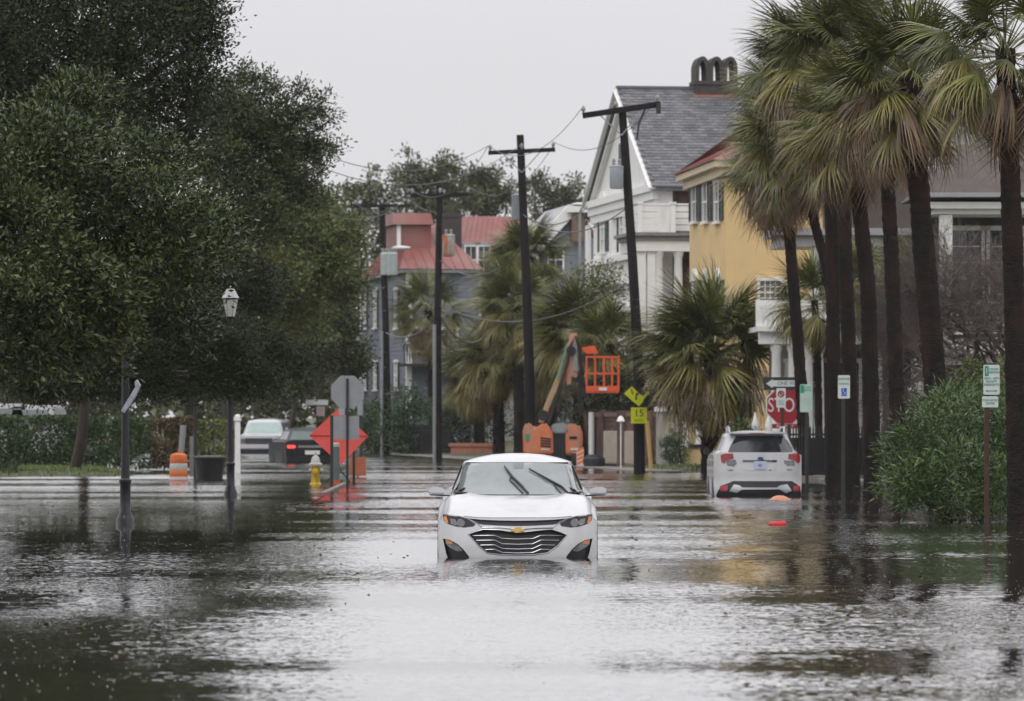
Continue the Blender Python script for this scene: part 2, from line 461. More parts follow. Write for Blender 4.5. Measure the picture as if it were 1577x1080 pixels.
up = n.new('ShaderNodeVectorMath'); up.inputs[1].default_value = (0, 0, 1); l.new(shs.outputs[0], up.inputs[0])
nm = n.new('ShaderNodeVectorMath'); nm.operation = 'NORMALIZE'; l.new(up.outputs[0], nm.inputs[0])
l.new(nm.outputs[0], b.inputs['Normal']); l.new(nm.outputs[0], b.inputs['Coat Normal'])
b.inputs['Coat Weight'].default_value = 0.8; b.inputs['Coat IOR'].default_value = 1.5; b.inputs['Coat Roughness'].default_value = 0.04
wv = [(-4000, -300, 0), (4000, -300, 0), (4000, 420, 0), (-4000, 420, 0)]
water = fast_obj('water', wv, [(0, 1, 2, 3)], wm)
tag(water, kind='structure')

HAZE = True
if HAZE:
    hm = bpy.data.materials.new('haze'); hm.use_nodes = True
    hn, hl = hm.node_tree.nodes, hm.node_tree.links
    hn.remove(hn['Principled BSDF'])
    pv = hn.new('ShaderNodeVolumePrincipled'); pv.inputs['Color'].default_value = (0.93, 0.93, 0.95, 1); pv.inputs['Density'].default_value = 0.00013
    hl.new(pv.outputs[0], hn['Material Output'].inputs['Volume'])
    hz = MB().box(-150, 150, -40, 460, -1.6, 45).build('haze', hm, fix=False)
    tag(hz, kind='stuff')
# ------------------------------------------------------------------ trees and palms
m_bark = pm('wet_bark', (0.045, 0.036, 0.03), rough=0.7, var=0.35, scale=6, bump=1.0, bscale=14, stretch=(1, 1, 0.25))
m_oak_near = leafmat('oak_leaf_near', (0.012, 0.020, 0.006), (0.085, 0.115, 0.030), rough=0.36, spec=0.45, third=(0.14, 0.13, 0.035))
m_oak_dark = leafmat('oak_leaf_dark', (0.010, 0.016, 0.006), (0.055, 0.072, 0.024), rough=0.5, spec=0.35)
m_oak_ragged = leafmat('oak_leaf_ragged', (0.020, 0.029, 0.011), (0.095, 0.115, 0.040), rough=0.5, spec=0.35)
m_oak_mid = leafmat('oak_leaf_mid', (0.045, 0.066, 0.016), (0.18, 0.215, 0.06), rough=0.5, third=(0.22, 0.12, 0.03))
m_oak_far = leafmat('oak_leaf_far', (0.035, 0.046, 0.014), (0.11, 0.125, 0.045), rough=0.5)
m_shrub = leafmat('shrub_leaf', (0.015, 0.035, 0.008), (0.06, 0.12, 0.03), rough=0.4)
m_hedge = leafmat('hedge_leaf', (0.015, 0.032, 0.010), (0.07, 0.12, 0.03), rough=0.4)
m_hedge_brown = leafmat('hedge_leaf_brown', (0.05, 0.04, 0.018), (0.16, 0.11, 0.05), rough=0.6)
m_oleander = leafmat('oleander_leaf', (0.015, 0.040, 0.008), (0.10, 0.165, 0.036), rough=0.35)

def limb(mb, a, b, r0, r1, rng, sag=0.0, n=7, seg=7):
    a, b = Vector(a), Vector(b); L = (b-a).length
    pts, rs = [], []
    ph = rng.uniform(0, 6, 3)
    for i in range(seg+1):
        t = i/seg
        p = a.lerp(b, t) + Vector((math.sin(t*5+ph[0]), math.sin(t*4+ph[1]), math.sin(t*6+ph[2])*0.5))*L*0.035*math.sin(math.pi*t)
        p.z += sag*math.sin(math.pi*t); pts.append(p); rs.append(r0*(1-t)+r1*t)
    mb.tube(pts, rs, n)
    return pts
def tree(label, name, base, trunk_top, r, blobs_px, mat, nleaf, L, W, rc, seed, group=None, per=45, shell=0.45, amp=0.35, squash=0.85, extra=None, dy=1.0, cat='tree', twigs=60):
    """blobs_px: (px, py, d, radius in photo px); crown of leaf tufts over limbs"""
    rng = np.random.default_rng(seed)
    base = Vector(base)
    t = thing(name, base, label, cat, group)
    bl = []
    for px, py, d, rp in blobs_px:
        p = P(px, py, d); bl.append((p.x, p.y, p.z, rp*d/F))
    if extra: bl += extra
    pos, dirs, cen = clumps(bl, max(8, int(nleaf/per)), per, rc, rng, shell, squash, amp=amp)
    v, f = leaf_arrays(pos, dirs, L, W, rng)
    c = fast_obj('crown', v - np.array(base), f, mat, t)
    if nleaf > 300: c['kind'] = 'stuff'
    mb = MB(); top = Vector(trunk_top)
    limb(mb, (0, 0, -0.3), top-base, r, r*0.7, rng, n=12, seg=10)
    fork = (top-base)
    for (x, y, z, rr) in bl:
        e = Vector((x, y, z)) - base
        mid = limb(mb, fork - Vector((0, 0, rng.uniform(0, 0.5))), e, r*0.42, r*0.10, rng, sag=rr*0.15)
    tw = MB()
    for i in rng.choice(len(cen), min(twigs, len(cen)), replace=False):
        c0 = Vector(cen[i]); j = int(np.argmin([(Vector(b[:3])-c0).length/b[3] for b in bl])); b0 = Vector(bl[j][:3])
        limb(mb, b0.lerp(c0, 0.1)-base, c0-base, r*0.08, r*0.02, rng, n=4, seg=4)
    mb.build('trunk', m_bark, t, smooth='all')
    return t

# nearest live oak: trunk outside the frame on the left, its boughs reach in over the water
tree('nearest live oak on the left edge, large glossy leaves hanging low over the water', 'live_oak', (-8.6, 63, -0.2), (-8.0, 62.5, 2.9), 0.34,
     [(60, 250, 61, 115), (20, 400, 60, 130), (170, 330, 62, 110), (120, 480, 61, 110), (245, 400, 62, 90), (40, 540, 60, 70), (300, 345, 63, 62),
      (215, 250, 64, 70), (110, 170, 64, 70), (270, 480, 63, 62), (-90, 300, 61, 160), (-110, 480, 62, 110), (-220, 380, 65, 180), (150, 560, 62, 40), (330, 400, 63, 40)],
     m_oak_near, 120000, 0.105, 0.036, 0.17, 11, 'live oaks on the left', per=30, shell=0.4)
# tall dark oak above and behind it
tree('tall dark live oak filling the top left corner above the nearest oak', 'live_oak', (-12.2, 86, -0.2), (-11.6, 86, 4.6), 0.4,
     [(60, 40, 84, 150), (210, 60, 85, 110), (290, 20, 86, 62), (300, 110, 86, 55), (130, 160, 84, 100), (240, 190, 86, 80), (-60, 120, 86, 160), (20, 260, 86, 110), (250, -60, 86, 110), (80, -110, 86, 150), (60, -260, 86, 150), (200, -200, 86, 110), (-90, -120, 86, 160), (30, -400, 86, 130), (-150, -300, 86, 160), (-220, -60, 84, 170), (320, 60, 87, 30), (330, 170, 87, 30)],
     m_oak_dark, 270000, 0.09, 0.042, 0.26, 12, 'live oaks on the left', per=34, shell=0.35)
tree('mid-distance live oak with ragged crown against the sky, right of the tallest one', 'live_oak', (PX(108, 131), 131, -0.1), (PX(150, 128), 128, 5.2), 0.17,
     [(385, 200, 108, 62), (440, 190, 108, 48), (470, 230, 109, 38), (340, 260, 107, 62), (420, 270, 108, 55), (460, 290, 109, 34), (380, 150, 108, 34), (490, 170, 109, 20), (330, 170, 107, 50), (400, 340, 107, 55), (340, 360, 107, 60), (400, 115, 108, 14), (432, 130, 108, 16), (465, 140, 108, 15), (500, 150, 108, 13), (513, 182, 108, 10), (505, 225, 108, 16), (498, 260, 108, 14), (486, 310, 108, 16), (370, 112, 108, 14)],
     m_oak_ragged, 50000, 0.10, 0.042, 0.21, 13, 'live oaks on the left', per=38, shell=0.25, amp=0.6, twigs=140)
tree('low dark live oak bough spreading around the street lamp', 'live_oak', (-15.5, 122, 0.0), (-14.5, 121, 3.4), 0.26,
     [(250, 540, 112, 60), (330, 520, 112, 62), (400, 540, 114, 48), (440, 560, 115, 30), (300, 440, 114, 60), (385, 440, 115, 55), (200, 590, 113, 34), (280, 592, 112, 30), (360, 590, 113, 26), (180, 500, 112, 60), (90, 560, 112, 60), (30, 580, 112, 40)],
     m_oak_dark, 90000, 0.095, 0.04, 0.24, 14, 'live oaks on the left', per=36, shell=0.3)
tree('live oak whose long low bough hangs in front of the second street lamp', 'live_oak', (-13.2, 93, -0.2), (-12.6, 93, 3.0), 0.17,
     [(-60, 500, 89, 80), (60, 510, 89, 60), (180, 520, 89, 52), (275, 510, 89, 40), (345, 545, 89, 36), (390, 582, 89, 26), (325, 588, 89, 28), (420, 588, 89, 18), (150, 580, 89, 36), (230, 582, 89, 34), (365, 600, 89, 18), (60, 585, 89, 40)],
     m_oak_dark, 62000, 0.09, 0.036, 0.2, 18, 'live oaks on the left', per=34, shell=0.3)
tree('lighter green oak with a few orange leaves beyond the ragged one', 'oak', (PX(349, 152), 152, 0.0), (PX(352, 152), 152, 4.0), 0.12,
     [(470, 400, 152, 55), (510, 370, 153, 42), (520, 440, 154, 40), (450, 470, 152, 52), (480, 340, 152, 36), (440, 360, 151, 50), (420, 420, 150, 50), (490, 310, 153, 20)],
     m_oak_mid, 42000, 0.15, 0.065, 0.40, 15, per=34, shell=0.3, amp=0.45)
tree('dark rounded oak above the stop sign back', 'oak', (PX(448, 178), 178, 0.0), (PX(452, 178), 178, 2.9), 0.12,
     [(470, 540, 172, 50), (520, 530, 174, 42), (500, 490, 174, 46), (430, 540, 170, 50), (540, 560, 175, 26), (400, 590, 168, 36), (450, 580, 170, 30)],
     m_oak_ragged, 32000, 0.16, 0.07, 0.42, 16, per=34, shell=0.3)
tree('hazy dark oak closing the street beyond the white van', 'oak', (-17.0, 235, 0.2), (-16.5, 235, 3.6), 0.4,
     [(400, 560, 232, 60), (330, 570, 228, 60), (470, 590, 238, 44), (260, 560, 230, 70), (400, 480, 236, 60), (520, 600, 244, 30), (150, 560, 230, 90), (30, 560, 230, 80), (430, 620, 238, 26), (350, 625, 238, 24)],
     m_oak_far, 40000, 0.22, 0.11, 0.6, 17, per=34, shell=0.3)
rngw = np.random.default_rng(66)
bl = [(x, 262+rngw.uniform(-6, 6), rngw.uniform(3, 7), rngw.uniform(4, 7.5)) for x in np.arange(-75, 75, 5.5)] + [(-48+rngw.uniform(-3, 3), y, rngw.uniform(3, 6), 5.5) for y in np.arange(150, 262, 7)] + [(48+rngw.uniform(-3, 3), y, rngw.uniform(3, 7), 6) for y in np.arange(130, 262, 8)]
bl += [(x, 256+rngw.uniform(-3, 3), 1.4, 3.2) for x in np.arange(-75, 75, 3.5)] + [(x, 160+(x+20)*-1.0, 1.2, 2.2) for x in np.arange(-60, -22, 2.5)] + [(x, 186, 1.9, 2.3) for x in np.arange(-45, -19, 2.2)]
pos, dirs, cen = clumps(bl, 5200, 16, 0.8, rngw, 0.5, 0.8)
v, f = leaf_arrays(pos, dirs, 0.75, 0.45, rngw)
tag(fast_obj('woods', v, f, m_oak_far), kind='stuff')
# far trees behind the houses
far = [([(560, 320, 300, 40), (545, 370, 300, 50), (590, 290, 300, 34), (600, 350, 300, 50), (540, 300, 300, 26)], 21, 'far pale oak left of the tallest one behind the red roofs'),
       ([(650, 265, 305, 34), (690, 262, 305, 28), (640, 300, 305, 40), (700, 300, 305, 40), (670, 320, 305, 50), (620, 275, 305, 26)], 22, 'tallest far oak with an open crown behind the red roofs'),
       ([(750, 285, 310, 34), (780, 300, 310, 34), (740, 320, 310, 44), (720, 290, 310, 30)], 23, 'far oak between the two nearest crossarm poles'),
       ([(840, 300, 315, 30), (880, 310, 315, 30), (860, 335, 315, 40), (905, 320, 315, 26), (825, 290, 315, 22)], 24, 'low far oak against the left side of the white gable'),
       ([(500, 350, 290, 50), (470, 390, 290, 60), (520, 400, 290, 50)], 25, 'far oak half hidden by the left-hand oaks')]
for bl, sd, lb in far:
    d = bl[0][2]; x = PX(bl[0][0], d)
    tree(lb, 'far_oak', (x, d, 0.3), (x, d, 7.0), 0.4, bl, m_oak_far, 5500, 0.30, 0.15, 0.40, sd, 'far oaks behind the houses', per=30, shell=0.1, amp=0.7, twigs=60)
# small bare-ish tree before the white house, dark trunk by the hedge, autumn twig tree at right
tree('thin small-leaved sapling in front of the white gabled house', 'small_tree', (PX(918, 160), 160, 0), (PX(920, 160), 160, 4.4), 0.05,
     [(905, 430, 160, 24), (930, 425, 160, 26), (945, 450, 160, 22), (915, 455, 160, 24)], m_oak_mid, 1500, 0.12, 0.06, 0.25, 31, per=14, shell=0.1, twigs=90)
# ---- palms
def frond_mesh(name, mat, seed, pet=0.85, n=40, L=0.85, droop=0.55, fold=0.35, w=0.034):
    rng = np.random.default_rng(seed)
    vs, fs = [], []
    def q(a): fs.append(a)
    # petiole
    segs = 5
    def axis_pt(s):                       # s metres along petiole and costa
        return np.array([s - 0.06*s*s, 0, -0.10*s*s*droop*1.6])
    for i in range(segs+1):
        s = pet*i/segs; c = axis_pt(s); r = 0.022 - 0.010*i/segs
        for dy, dz in ((r, 0), (0, r*0.7), (-r, 0), (0, -r*0.7)): vs.append(c + np.array([0, dy, dz]))
    for i in range(segs):
        for k in range(4): q((i*4+k, i*4+(k+1) % 4, (i+1)*4+(k+1) % 4, (i+1)*4+k))
    for i in range(n):
        u = (i+0.5)/n*2-1                  # -1..1 across the fan
        ang = u*R(118) + rng.normal()*0.04
        s0 = pet + 0.34*(1-abs(u))**1.1
        o = axis_pt(s0)
        ln = L*(0.72+0.34*(1-abs(u)))*rng.uniform(0.85, 1.08)
        d = np.array([math.cos(ang), math.sin(ang)*0.9, -fold*abs(math.sin(ang)) + 0.05 - 0.15*droop])
        d /= np.linalg.norm(d)
        side = np.cross(d, [0, 0, 1]); side /= np.linalg.norm(side)
        dr = droop*rng.uniform(0.7, 1.4)
        b = len(vs); K = 4
        for k in range(K+1):
            t = k/K
            p = o + d*ln*(t - 0.12*dr*t*t) + np.array([0, 0, -1])*ln*dr*(t**2.4)*0.62 + side*rng.normal()*0.012*t
            ww = w*(0.55+1.0*t if t < 0.45 else 1.0*(1-t)/0.55)*0.5 + 0.0015
            vs.append(p + side*ww + np.array([0, 0, 0.3*ww])); vs.append(p - side*ww + np.array([0, 0, 0.3*ww]))
        for k in range(K): q((b+2*k, b+2*k+1, b+2*k+3, b+2*k+2))
    me = bpy.data.meshes.new(name); me.from_pydata([tuple(v) for v in vs], [], fs); me.materials.append(mat)
    return me
def frond_mat(name, a, b2, tip):
    m = leafmat(name, a, b2, rough=0.42, third=None, scale=2.0)
    n, l = m.node_tree.nodes, m.node_tree.links
    t = n.new('ShaderNodeTexCoord'); sp = n.new('ShaderNodeSeparateXYZ'); l.new(t.outputs['Object'], sp.inputs[0])
    r = n.new('ShaderNodeMapRange'); r.inputs['From Min'].default_value = 1.55; r.inputs['From Max'].default_value = 2.15; l.new(sp.outputs['X'], r.inputs['Value'])
    nz = n.new('ShaderNodeTexNoise'); nz.inputs['Scale'].default_value = 5; l.new(t.outputs['Object'], nz.inputs['Vector'])
    mu = n.new('ShaderNodeMath'); mu.operation = 'MULTIPLY'; l.new(r.outputs[0], mu.inputs[0]); l.new(nz.outputs['Fac'], mu.inputs[1])
    mx = n.new('ShaderNodeMix'); mx.data_type = 'RGBA'; l.new(mu.outputs[0], mx.inputs['Factor'])
    oi = n.new('ShaderNodeObjectInfo'); hs = n.new('ShaderNodeHueSaturation')
    vr = n.new('ShaderNodeMapRange'); vr.inputs['To Min'].default_value = 0.65; vr.inputs['To Max'].default_value = 1.35; l.new(oi.outputs['Random'], vr.inputs['Value']); l.new(vr.outputs[0], hs.inputs['Value'])
    src = n['Color Ramp'].outputs['Color']
    l.new(src, mx.inputs['A']); mx.inputs['B'].default_value = (*tip, 1)
    l.new(mx.outputs['Result'], hs.inputs['Color']); l.new(hs.outputs[0], n['Principled BSDF'].inputs['Base Color'])
    return m
mf_g = frond_mat('frond_green', (0.042, 0.054, 0.015), (0.17, 0.18, 0.048), (0.24, 0.17, 0.06))
mf_y = frond_mat('frond_olive', (0.070, 0.072, 0.018), (0.27, 0.235, 0.065), (0.30, 0.19, 0.06))
mf_b = frond_mat('frond_dead', (0.08, 0.050, 0.03), (0.27, 0.17, 0.095), (0.22, 0.14, 0.08))
FG = [frond_mesh('frond_green', mf_g, 100+i, pet=0.8+0.08*i, droop=0.25+0.13*i, L=0.9) for i in range(4)]
FY = [frond_mesh('frond_olive', mf_y, 110+i, pet=0.85, droop=0.5+0.17*i, fold=0.5, L=0.95) for i in range(3)]
FB = [frond_mesh('frond_dead', mf_b, 120+i, pet=0.75, droop=1.2+0.3*i, fold=1.2, n=30, L=0.8) for i in range(2)]
m_palm = pm('palm_bark', (0.019, 0.015, 0.014), rough=0.9, spec=0.15, var=0.5, scale=7, bump=1.2, bscale=22, stretch=(1, 1, 2.2), dirt=((0.040, 0.023, 0.018), 3.0, 0.5, 0.68))
def palm(label, pts, r, scale=1.0, nf=46, seed=0, group='tall palms along the right-hand pavement', boots=0, wind=-0.18, low=-58, name='palm_tree', dead=0.26):
    rng = np.random.default_rng(seed)
    base = Vector(pts[0]); top = Vector(pts[-1]) - base
    t = thing(name, base, label, 'palm tree', group)
    # trunk
    P3 = [Vector(p)-base for p in pts]
    def at(u):
        k = u*(len(P3)-1); i = min(int(k), len(P3)-2); f = k-i
        p0, p1, p2, p3 = P3[max(i-1, 0)], P3[i], P3[i+1], P3[min(i+2, len(P3)-1)]
        return 0.5*((2*p1)+(-p0+p2)*f+(2*p0-5*p1+4*p2-p3)*f*f+(-p0+3*p1-3*p2+p3)*f**3)
    L = sum((P3[i+1]-P3[i]).length for i in range(len(P3)-1))
    nr = int(L/0.07); n = 16; vs, fs = [], []
    for i in range(nr+1):
        u = i/nr; c = at(u)
        rr = r*(1.12-0.22*u + 0.25*math.exp(-u*L/0.35)) * (1+0.035*math.sin(i*1.9)+0.05*rng.normal()*0.5)
        if u > 0.9: rr *= 1 + (u-0.9)*1.2
        for k in range(n):
            a = 2*math.pi*k/n
            q = rr*(1+0.05*noise.noise(Vector((math.cos(a)*2, math.sin(a)*2, u*L*6+seed))) + 0.02*rng.normal())
            vs.append((c.x+q*math.cos(a), c.y+q*math.sin(a), c.z+(0 if i else -0.3)))
    for i in range(nr):
        for k in range(n): fs.append((i*n+k, i*n+(k+1) % n, (i+1)*n+(k+1) % n, (i+1)*n+k))
    fast_obj('trunk', vs, fs, m_palm, t, smooth=False)
    if boots:
        mb = MB()
        for i in range(boots):
            u = rng.uniform(0.15, 1.0); c = at(u); a = rng.uniform(0, 6.28); d = Vector((math.cos(a), math.sin(a), 0)); rr = r*0.9
            e = c + d*(rr+rng.uniform(0.06, 0.24)) + Vector((0, 0, rng.uniform(0.06, 0.22)))
            mb.bar(c + d*rr*0.8, e, rng.uniform(0.05, 0.1), 0.025)
        mb.build('leaf_bases', m_palm, t)['kind'] = 'stuff'
    # crown
    off = top + Vector((0, 0, 0.1*scale))
    for i in range(nf):
        u = (i+0.5)/nf
        az = i*2.39996 + rng.normal()*0.25
        el = R(78 + (low-78)*u**0.85) + rng.normal()*0.12
        isdead = el < R(low+42) and rng.random() < dead*3
        me = FB[rng.integers(2)] if isdead else (FY[rng.integers(3)] if el < R(8) and rng.random() < 0.75 else FG[min(3, int(rng.integers(3)+ (el < R(40))))])
        o = bpy.data.objects.new('frond', me)
        if isdead: o['label'] = 'dead brown frond'
        d = Vector((math.cos(az)*math.cos(el) + wind, math.sin(az)*math.cos(el), math.sin(el))).normalized()
        z = Vector((0, 0, 1)); 
        if abs(d.z) > 0.97: z = Vector((math.cos(az), math.sin(az), 0.2))
        y = z.cross(d).normalized(); zz = d.cross(y)
        m = Matrix((d, y, zz)).transposed().to_4x4()
        m = m @ Matrix.Rotation(rng.normal()*0.35, 4, 'X')
        s = scale*rng.uniform(0.88, 1.1)
        o.matrix_basis = Matrix.Translation(off - Vector((0, 0, 0.5*u*scale)) + Vector((d.x, d.y, 0))*0.1*scale) @ m @ Matrix.Scale(s, 4)
        link(o, t)
    return t
def PP(pxpy, d0, d1=None):
    d1 = d1 or d0; k = len(pxpy)-1
    return [tuple(P(x, y, d0 + (d1-d0)*i/k)) for i, (x, y) in enumerate(pxpy)]
def based(pxpy, d):
    q = PP(pxpy, d); q[0] = (q[0][0], q[0][1], -0.25); return q
palm('palm on the right edge of the frame, nearest to the water', based([(1570, 815), (1563, 500), (1555, 250), (1548, 75)], 66), 0.15, 0.78, 60, 1)
palm('thick palm trunk rising behind the oleander bush', based([(1452, 795), (1441, 600), (1424, 400), (1412, 250), (1402, 120)], 76), 0.185, 0.80, 84, 2, low=-48)
palm('slim palm just left of the thick trunk behind the bush', based([(1390, 775), (1382, 640), (1374, 420), (1367, 280), (1362, 160)], 85), 0.14, 0.78, 74, 3, low=-48)
palm('crooked palm with a kinked dark trunk left of the bush', based([(1345, 771), (1340, 560), (1336, 440), (1322, 300), (1318, 190)], 89), 0.155, 0.80, 76, 4, low=-50)
palm('right palm of the pair standing trunk to trunk', based([(1313, 765), (1308, 560), (1302, 400), (1297, 200), (1300, 80)], 93), 0.145, 0.86, 76, 5, low=-50)
palm('left palm of the pair standing trunk to trunk', based([(1283, 757), (1283, 560), (1282, 400), (1276, 220), (1256, 100)], 99), 0.15, 0.90, 80, 6, low=-50)
palm('curved palm leaning away behind the trunk to trunk pair', based([(1290, 752), (1288, 600), (1278, 440), (1254, 340), (1232, 220)], 105), 0.12, 0.86, 76, 7, low=-50)
palm('slim leftmost tall palm beside the stop sign', based([(1243, 742), (1234, 600), (1222, 440), (1213, 330), (1204, 255)], 114), 0.145, 0.88, 84, 8, low=-50)
palm('palm whose crown tops the row beside the thick trunk', based([(1388, 765), (1381, 560), (1370, 300), (1352, 50)], 96), 0.10, 0.85, 70, 10, low=-50)
palm('palm crown against the sky above the chimney side of the row', based([(1288, 752), (1285, 560), (1272, 300), (1218, 160)], 109), 0.11, 0.88, 70, 11, low=-50)
mid = 'short palms in the mid distance'
palm('short stout palm with shaggy crown before the yellow house', based([(1094, 722), (1094, 660), (1097, 610), (1097, 540)], 132), 0.24, 1.22, 150, 20, group=mid, boots=90, low=-50, dead=0.2)
palm('round green palm crown behind the orange lift', based([(893, 707), (893, 640), (895, 560), (893, 512)], 166), 0.24, 1.15, 130, 21, group=mid, boots=40, low=-45, dead=0.08)
palm('round green palm crown between the lift basket and the leaning pole', based([(940, 715), (940, 640), (940, 580), (938, 530)], 158), 0.2, 0.9, 90, 33, group=mid, boots=20, low=-50, dead=0.1)
palm('shaggy palm left of the lift, right trunk of the pair', based([(800, 703), (800, 640), (796, 540), (794, 470)], 182), 0.22, 1.0, 120, 22, group=mid, boots=40, low=-80, dead=0.25)
palm('shaggy palm left of the lift, left trunk of the pair', based([(768, 703), (768, 640), (766, 590), (770, 545)], 186), 0.22, 1.0, 120, 23, group=mid, boots=40, low=-76, dead=0.28)
palm('low palm leaning over the lift platform', based([(850, 703), (848, 640), (845, 590), (842, 560)], 184), 0.2, 0.95, 110, 30, group=mid, boots=30, low=-76, dead=0.3)
palm('tall shaggy palm in front of the grey gabled house', based([(836, 700), (832, 600), (822, 500), (815, 395)], 192), 0.2, 1.0, 110, 24, group=mid, boots=20, low=-80, dead=0.22)
palm('second tall shaggy palm, left of the one before the grey gable', based([(812, 700), (806, 600), (796, 500), (788, 430)], 196), 0.2, 0.95, 110, 31, group=mid, boots=20, low=-80, dead=0.2)
palm('hazy palm in front of the blue-grey house', based([(668, 695), (666, 620), (664, 540), (660, 478)], 214), 0.2, 1.15, 60, 25, group=mid, boots=20, low=-55, dead=0.1)
palm('small low palm near the brick wall left of the shaggy pair', based([(738, 700), (738, 660), (736, 610), (735, 575)], 192), 0.22, 0.95, 90, 26, group=mid, boots=20, low=-66, dead=0.2)
porch = 'porch palms behind the row'
palm('small palm beside the white porch, seen between the trunks', based([(1262, 722), (1260, 600), (1258, 520), (1254, 462)], 124), 0.10, 0.8, 40, 27, group=porch, low=-50, dead=0.05)
palm('bright green palm in front of the porch columns', based([(1345, 722), (1345, 600), (1348, 520), (1352, 435)], 122), 0.10, 0.85, 50, 28, group=porch, low=-70, dead=0.05)
palm('bright green palm just left of the thick trunk', based([(1395, 722), (1393, 600), (1400, 520), (1410, 440)], 120), 0.10, 0.85, 46, 29, group=porch, low=-70, dead=0.05)

# ---- oleander bush, hedge, shrubs
def bush(label, name, blobs_px, mat, nleaf, L, W, rc, seed, cat='bush', group=None, per=30, shell=0.6, base=None, stems=16, squash=0.9):
    rng = np.random.default_rng(seed)
    bl = []
    for px, py, d, rp in blobs_px:
        p = P(px, py, d); bl.append((p.x, p.y, p.z, rp*d/F))
    cx = sum(b[0] for b in bl)/len(bl); cy = sum(b[1] for b in bl)/len(bl)
    o = Vector((cx, cy, base if base is not None else -0.15))
    t = thing(name, o, label, cat, group)
    pos, dirs, cen = clumps(bl, max(6, int(nleaf/per)), per, rc, rng, shell, squash, amp=0.25)
    ok = pos[:, 2] > o.z; pos, dirs = pos[ok], dirs[ok]
    v, f = leaf_arrays(pos, dirs, L, W, rng)
    c = fast_obj('foliage', v-np.array(o), f, mat, t); c['kind'] = 'stuff'
    mb = MB()
    for i in range(stems):
        b = bl[rng.integers(len(bl))]
        limb(mb, (rng.normal()*0.2, rng.normal()*0.2, -0.1), Vector(b[:3])-o+Vector(tuple(rng.normal(size=3)*b[3]*0.4)), 0.03, 0.012, rng, n=5, seg=4)
    mb.build('stems', m_bark, t)['kind'] = 'stuff'
    return t
bush('big oleander bush at the water edge on the right', 'oleander_bush',
     [(1410, 700, 71, 50), (1450, 660, 71, 58), (1500, 660, 72, 62), (1540, 680, 72, 62), (1430, 750, 70, 46), (1480, 740, 70, 62), (1535, 755, 70, 50), (1395, 745, 70, 34), (1590, 690, 73, 70), (1600, 760, 72, 50), (1475, 620, 74, 30), (1525, 612, 74, 26)],
     m_oleander, 24000, 0.135, 0.022, 0.16, 41, per=22)
rng = np.random.default_rng(77)
def hedge(label, x0, x1, y0, y1, h, n, seed, mat):
    rng = np.random.default_rng(seed)
    t = thing('hedge', ((x0+x1)/2, y0, 0.05), label, 'hedge', 'clipped hedge along the left bank')
    p = rng.uniform(0, 1, (n, 3)); face = rng.random(n)
    p[:, 1] = np.where(face < 0.6, p[:, 1]**3, p[:, 1]); p[:, 2] = np.where(face > 0.75, 1-(1-p[:, 2])**3*0.3, p[:, 2])
    pos = np.stack([(p[:, 0]-0.5)*(x1-x0), p[:, 1]*(y1-y0), p[:, 2]*h], 1)
    bump = np.array([noise.noise(Vector((q[0]*1.1+x0, q[2]*1.4, seed))) for q in pos]); pos[:, 1] += bump*0.28
    pos[:, 2] += np.array([noise.noise(Vector((q[0]*0.9+x0, 9, seed)))*0.12 for q in pos])*p[:, 2]
    dens = np.array([noise.noise(Vector((q[0]*1.7+x0, q[1], q[2]*2+seed))) for q in pos]); ok = dens > -0.28
    pos = pos[ok]; d = rng.normal(size=(len(pos), 3))+np.array([0, -0.5, 0.6]); d /= np.linalg.norm(d, axis=1)[:, None]
    v, f = leaf_arrays(pos, d, 0.10, 0.055, rng)
    fast_obj('foliage', v, f, mat, t)['kind'] = 'stuff'
    mb = MB()
    for i in range(int((x1-x0)*3)):
        x = rng.uniform(x0, x1)-(x0+x1)/2
        limb(mb, (x, (y1-y0)*0.4, -0.1), (x+rng.normal()*0.3, (y1-y0)*rng.uniform(0.1, 0.9), h*0.9), 0.025, 0.008, rng, n=4, seg=3)
    mb.build('stems', m_bark, t)['kind'] = 'stuff'
hedge('left end of the long hedge, dense and dark, at the left edge', PX(-60, 138), PX(118, 138), 138, 140.2, 1.58, 15000, 1, m_hedge)
hedge('middle stretch of the long hedge behind the nearest lamp post', PX(118, 138)+0.02, PX(232, 138), 138, 140.2, 1.52, 10000, 2, m_hedge)
hedge('browned stretch of the hedge left of the orange barrel', PX(232, 138)+0.02, PX(300, 138), 138.1, 140, 1.5, 6000, 3, m_hedge_brown)
hedge('last leafy stretch of the hedge right of the orange barrel', PX(300, 138)+0.02, PX(345, 138), 138, 140, 1.4, 4500, 4, m_oak_mid)
bush('green shrub mass left of the tall grey pole in the mid distance', 'shrub', [(628, 625, 196, 34), (610, 660, 196, 34), (650, 650, 196, 40), (628, 680, 195, 30)], m_shrub, 5000, 0.13, 0.07, 0.3, 42, group='garden shrubs behind the iron fence', base=0)
bush('green shrub mass right of the tall grey pole in the mid distance', 'shrub', [(700, 640, 194, 40), (735, 655, 194, 36), (690, 665, 194, 34), (720, 620, 196, 30), (760, 650, 195, 26)], m_shrub, 6000, 0.13, 0.07, 0.3, 43, group='garden shrubs behind the iron fence', base=0)
bush('round clipped shrub against the pale grey wall', 'shrub', [(1037, 686, 141, 23), (1040, 695, 141, 22)], m_shrub, 3500, 0.06, 0.03, 0.1, 44, base=0, squash=1.1)
bush('dark shrubbery behind the lift and the parked yellow sign', 'shrub', [(850, 640, 186, 30), (880, 620, 186, 36), (925, 640, 176, 40), (960, 625, 172, 36), (935, 610, 176, 34)], m_oak_dark, 7000, 0.12, 0.06, 0.3, 45, base=0)
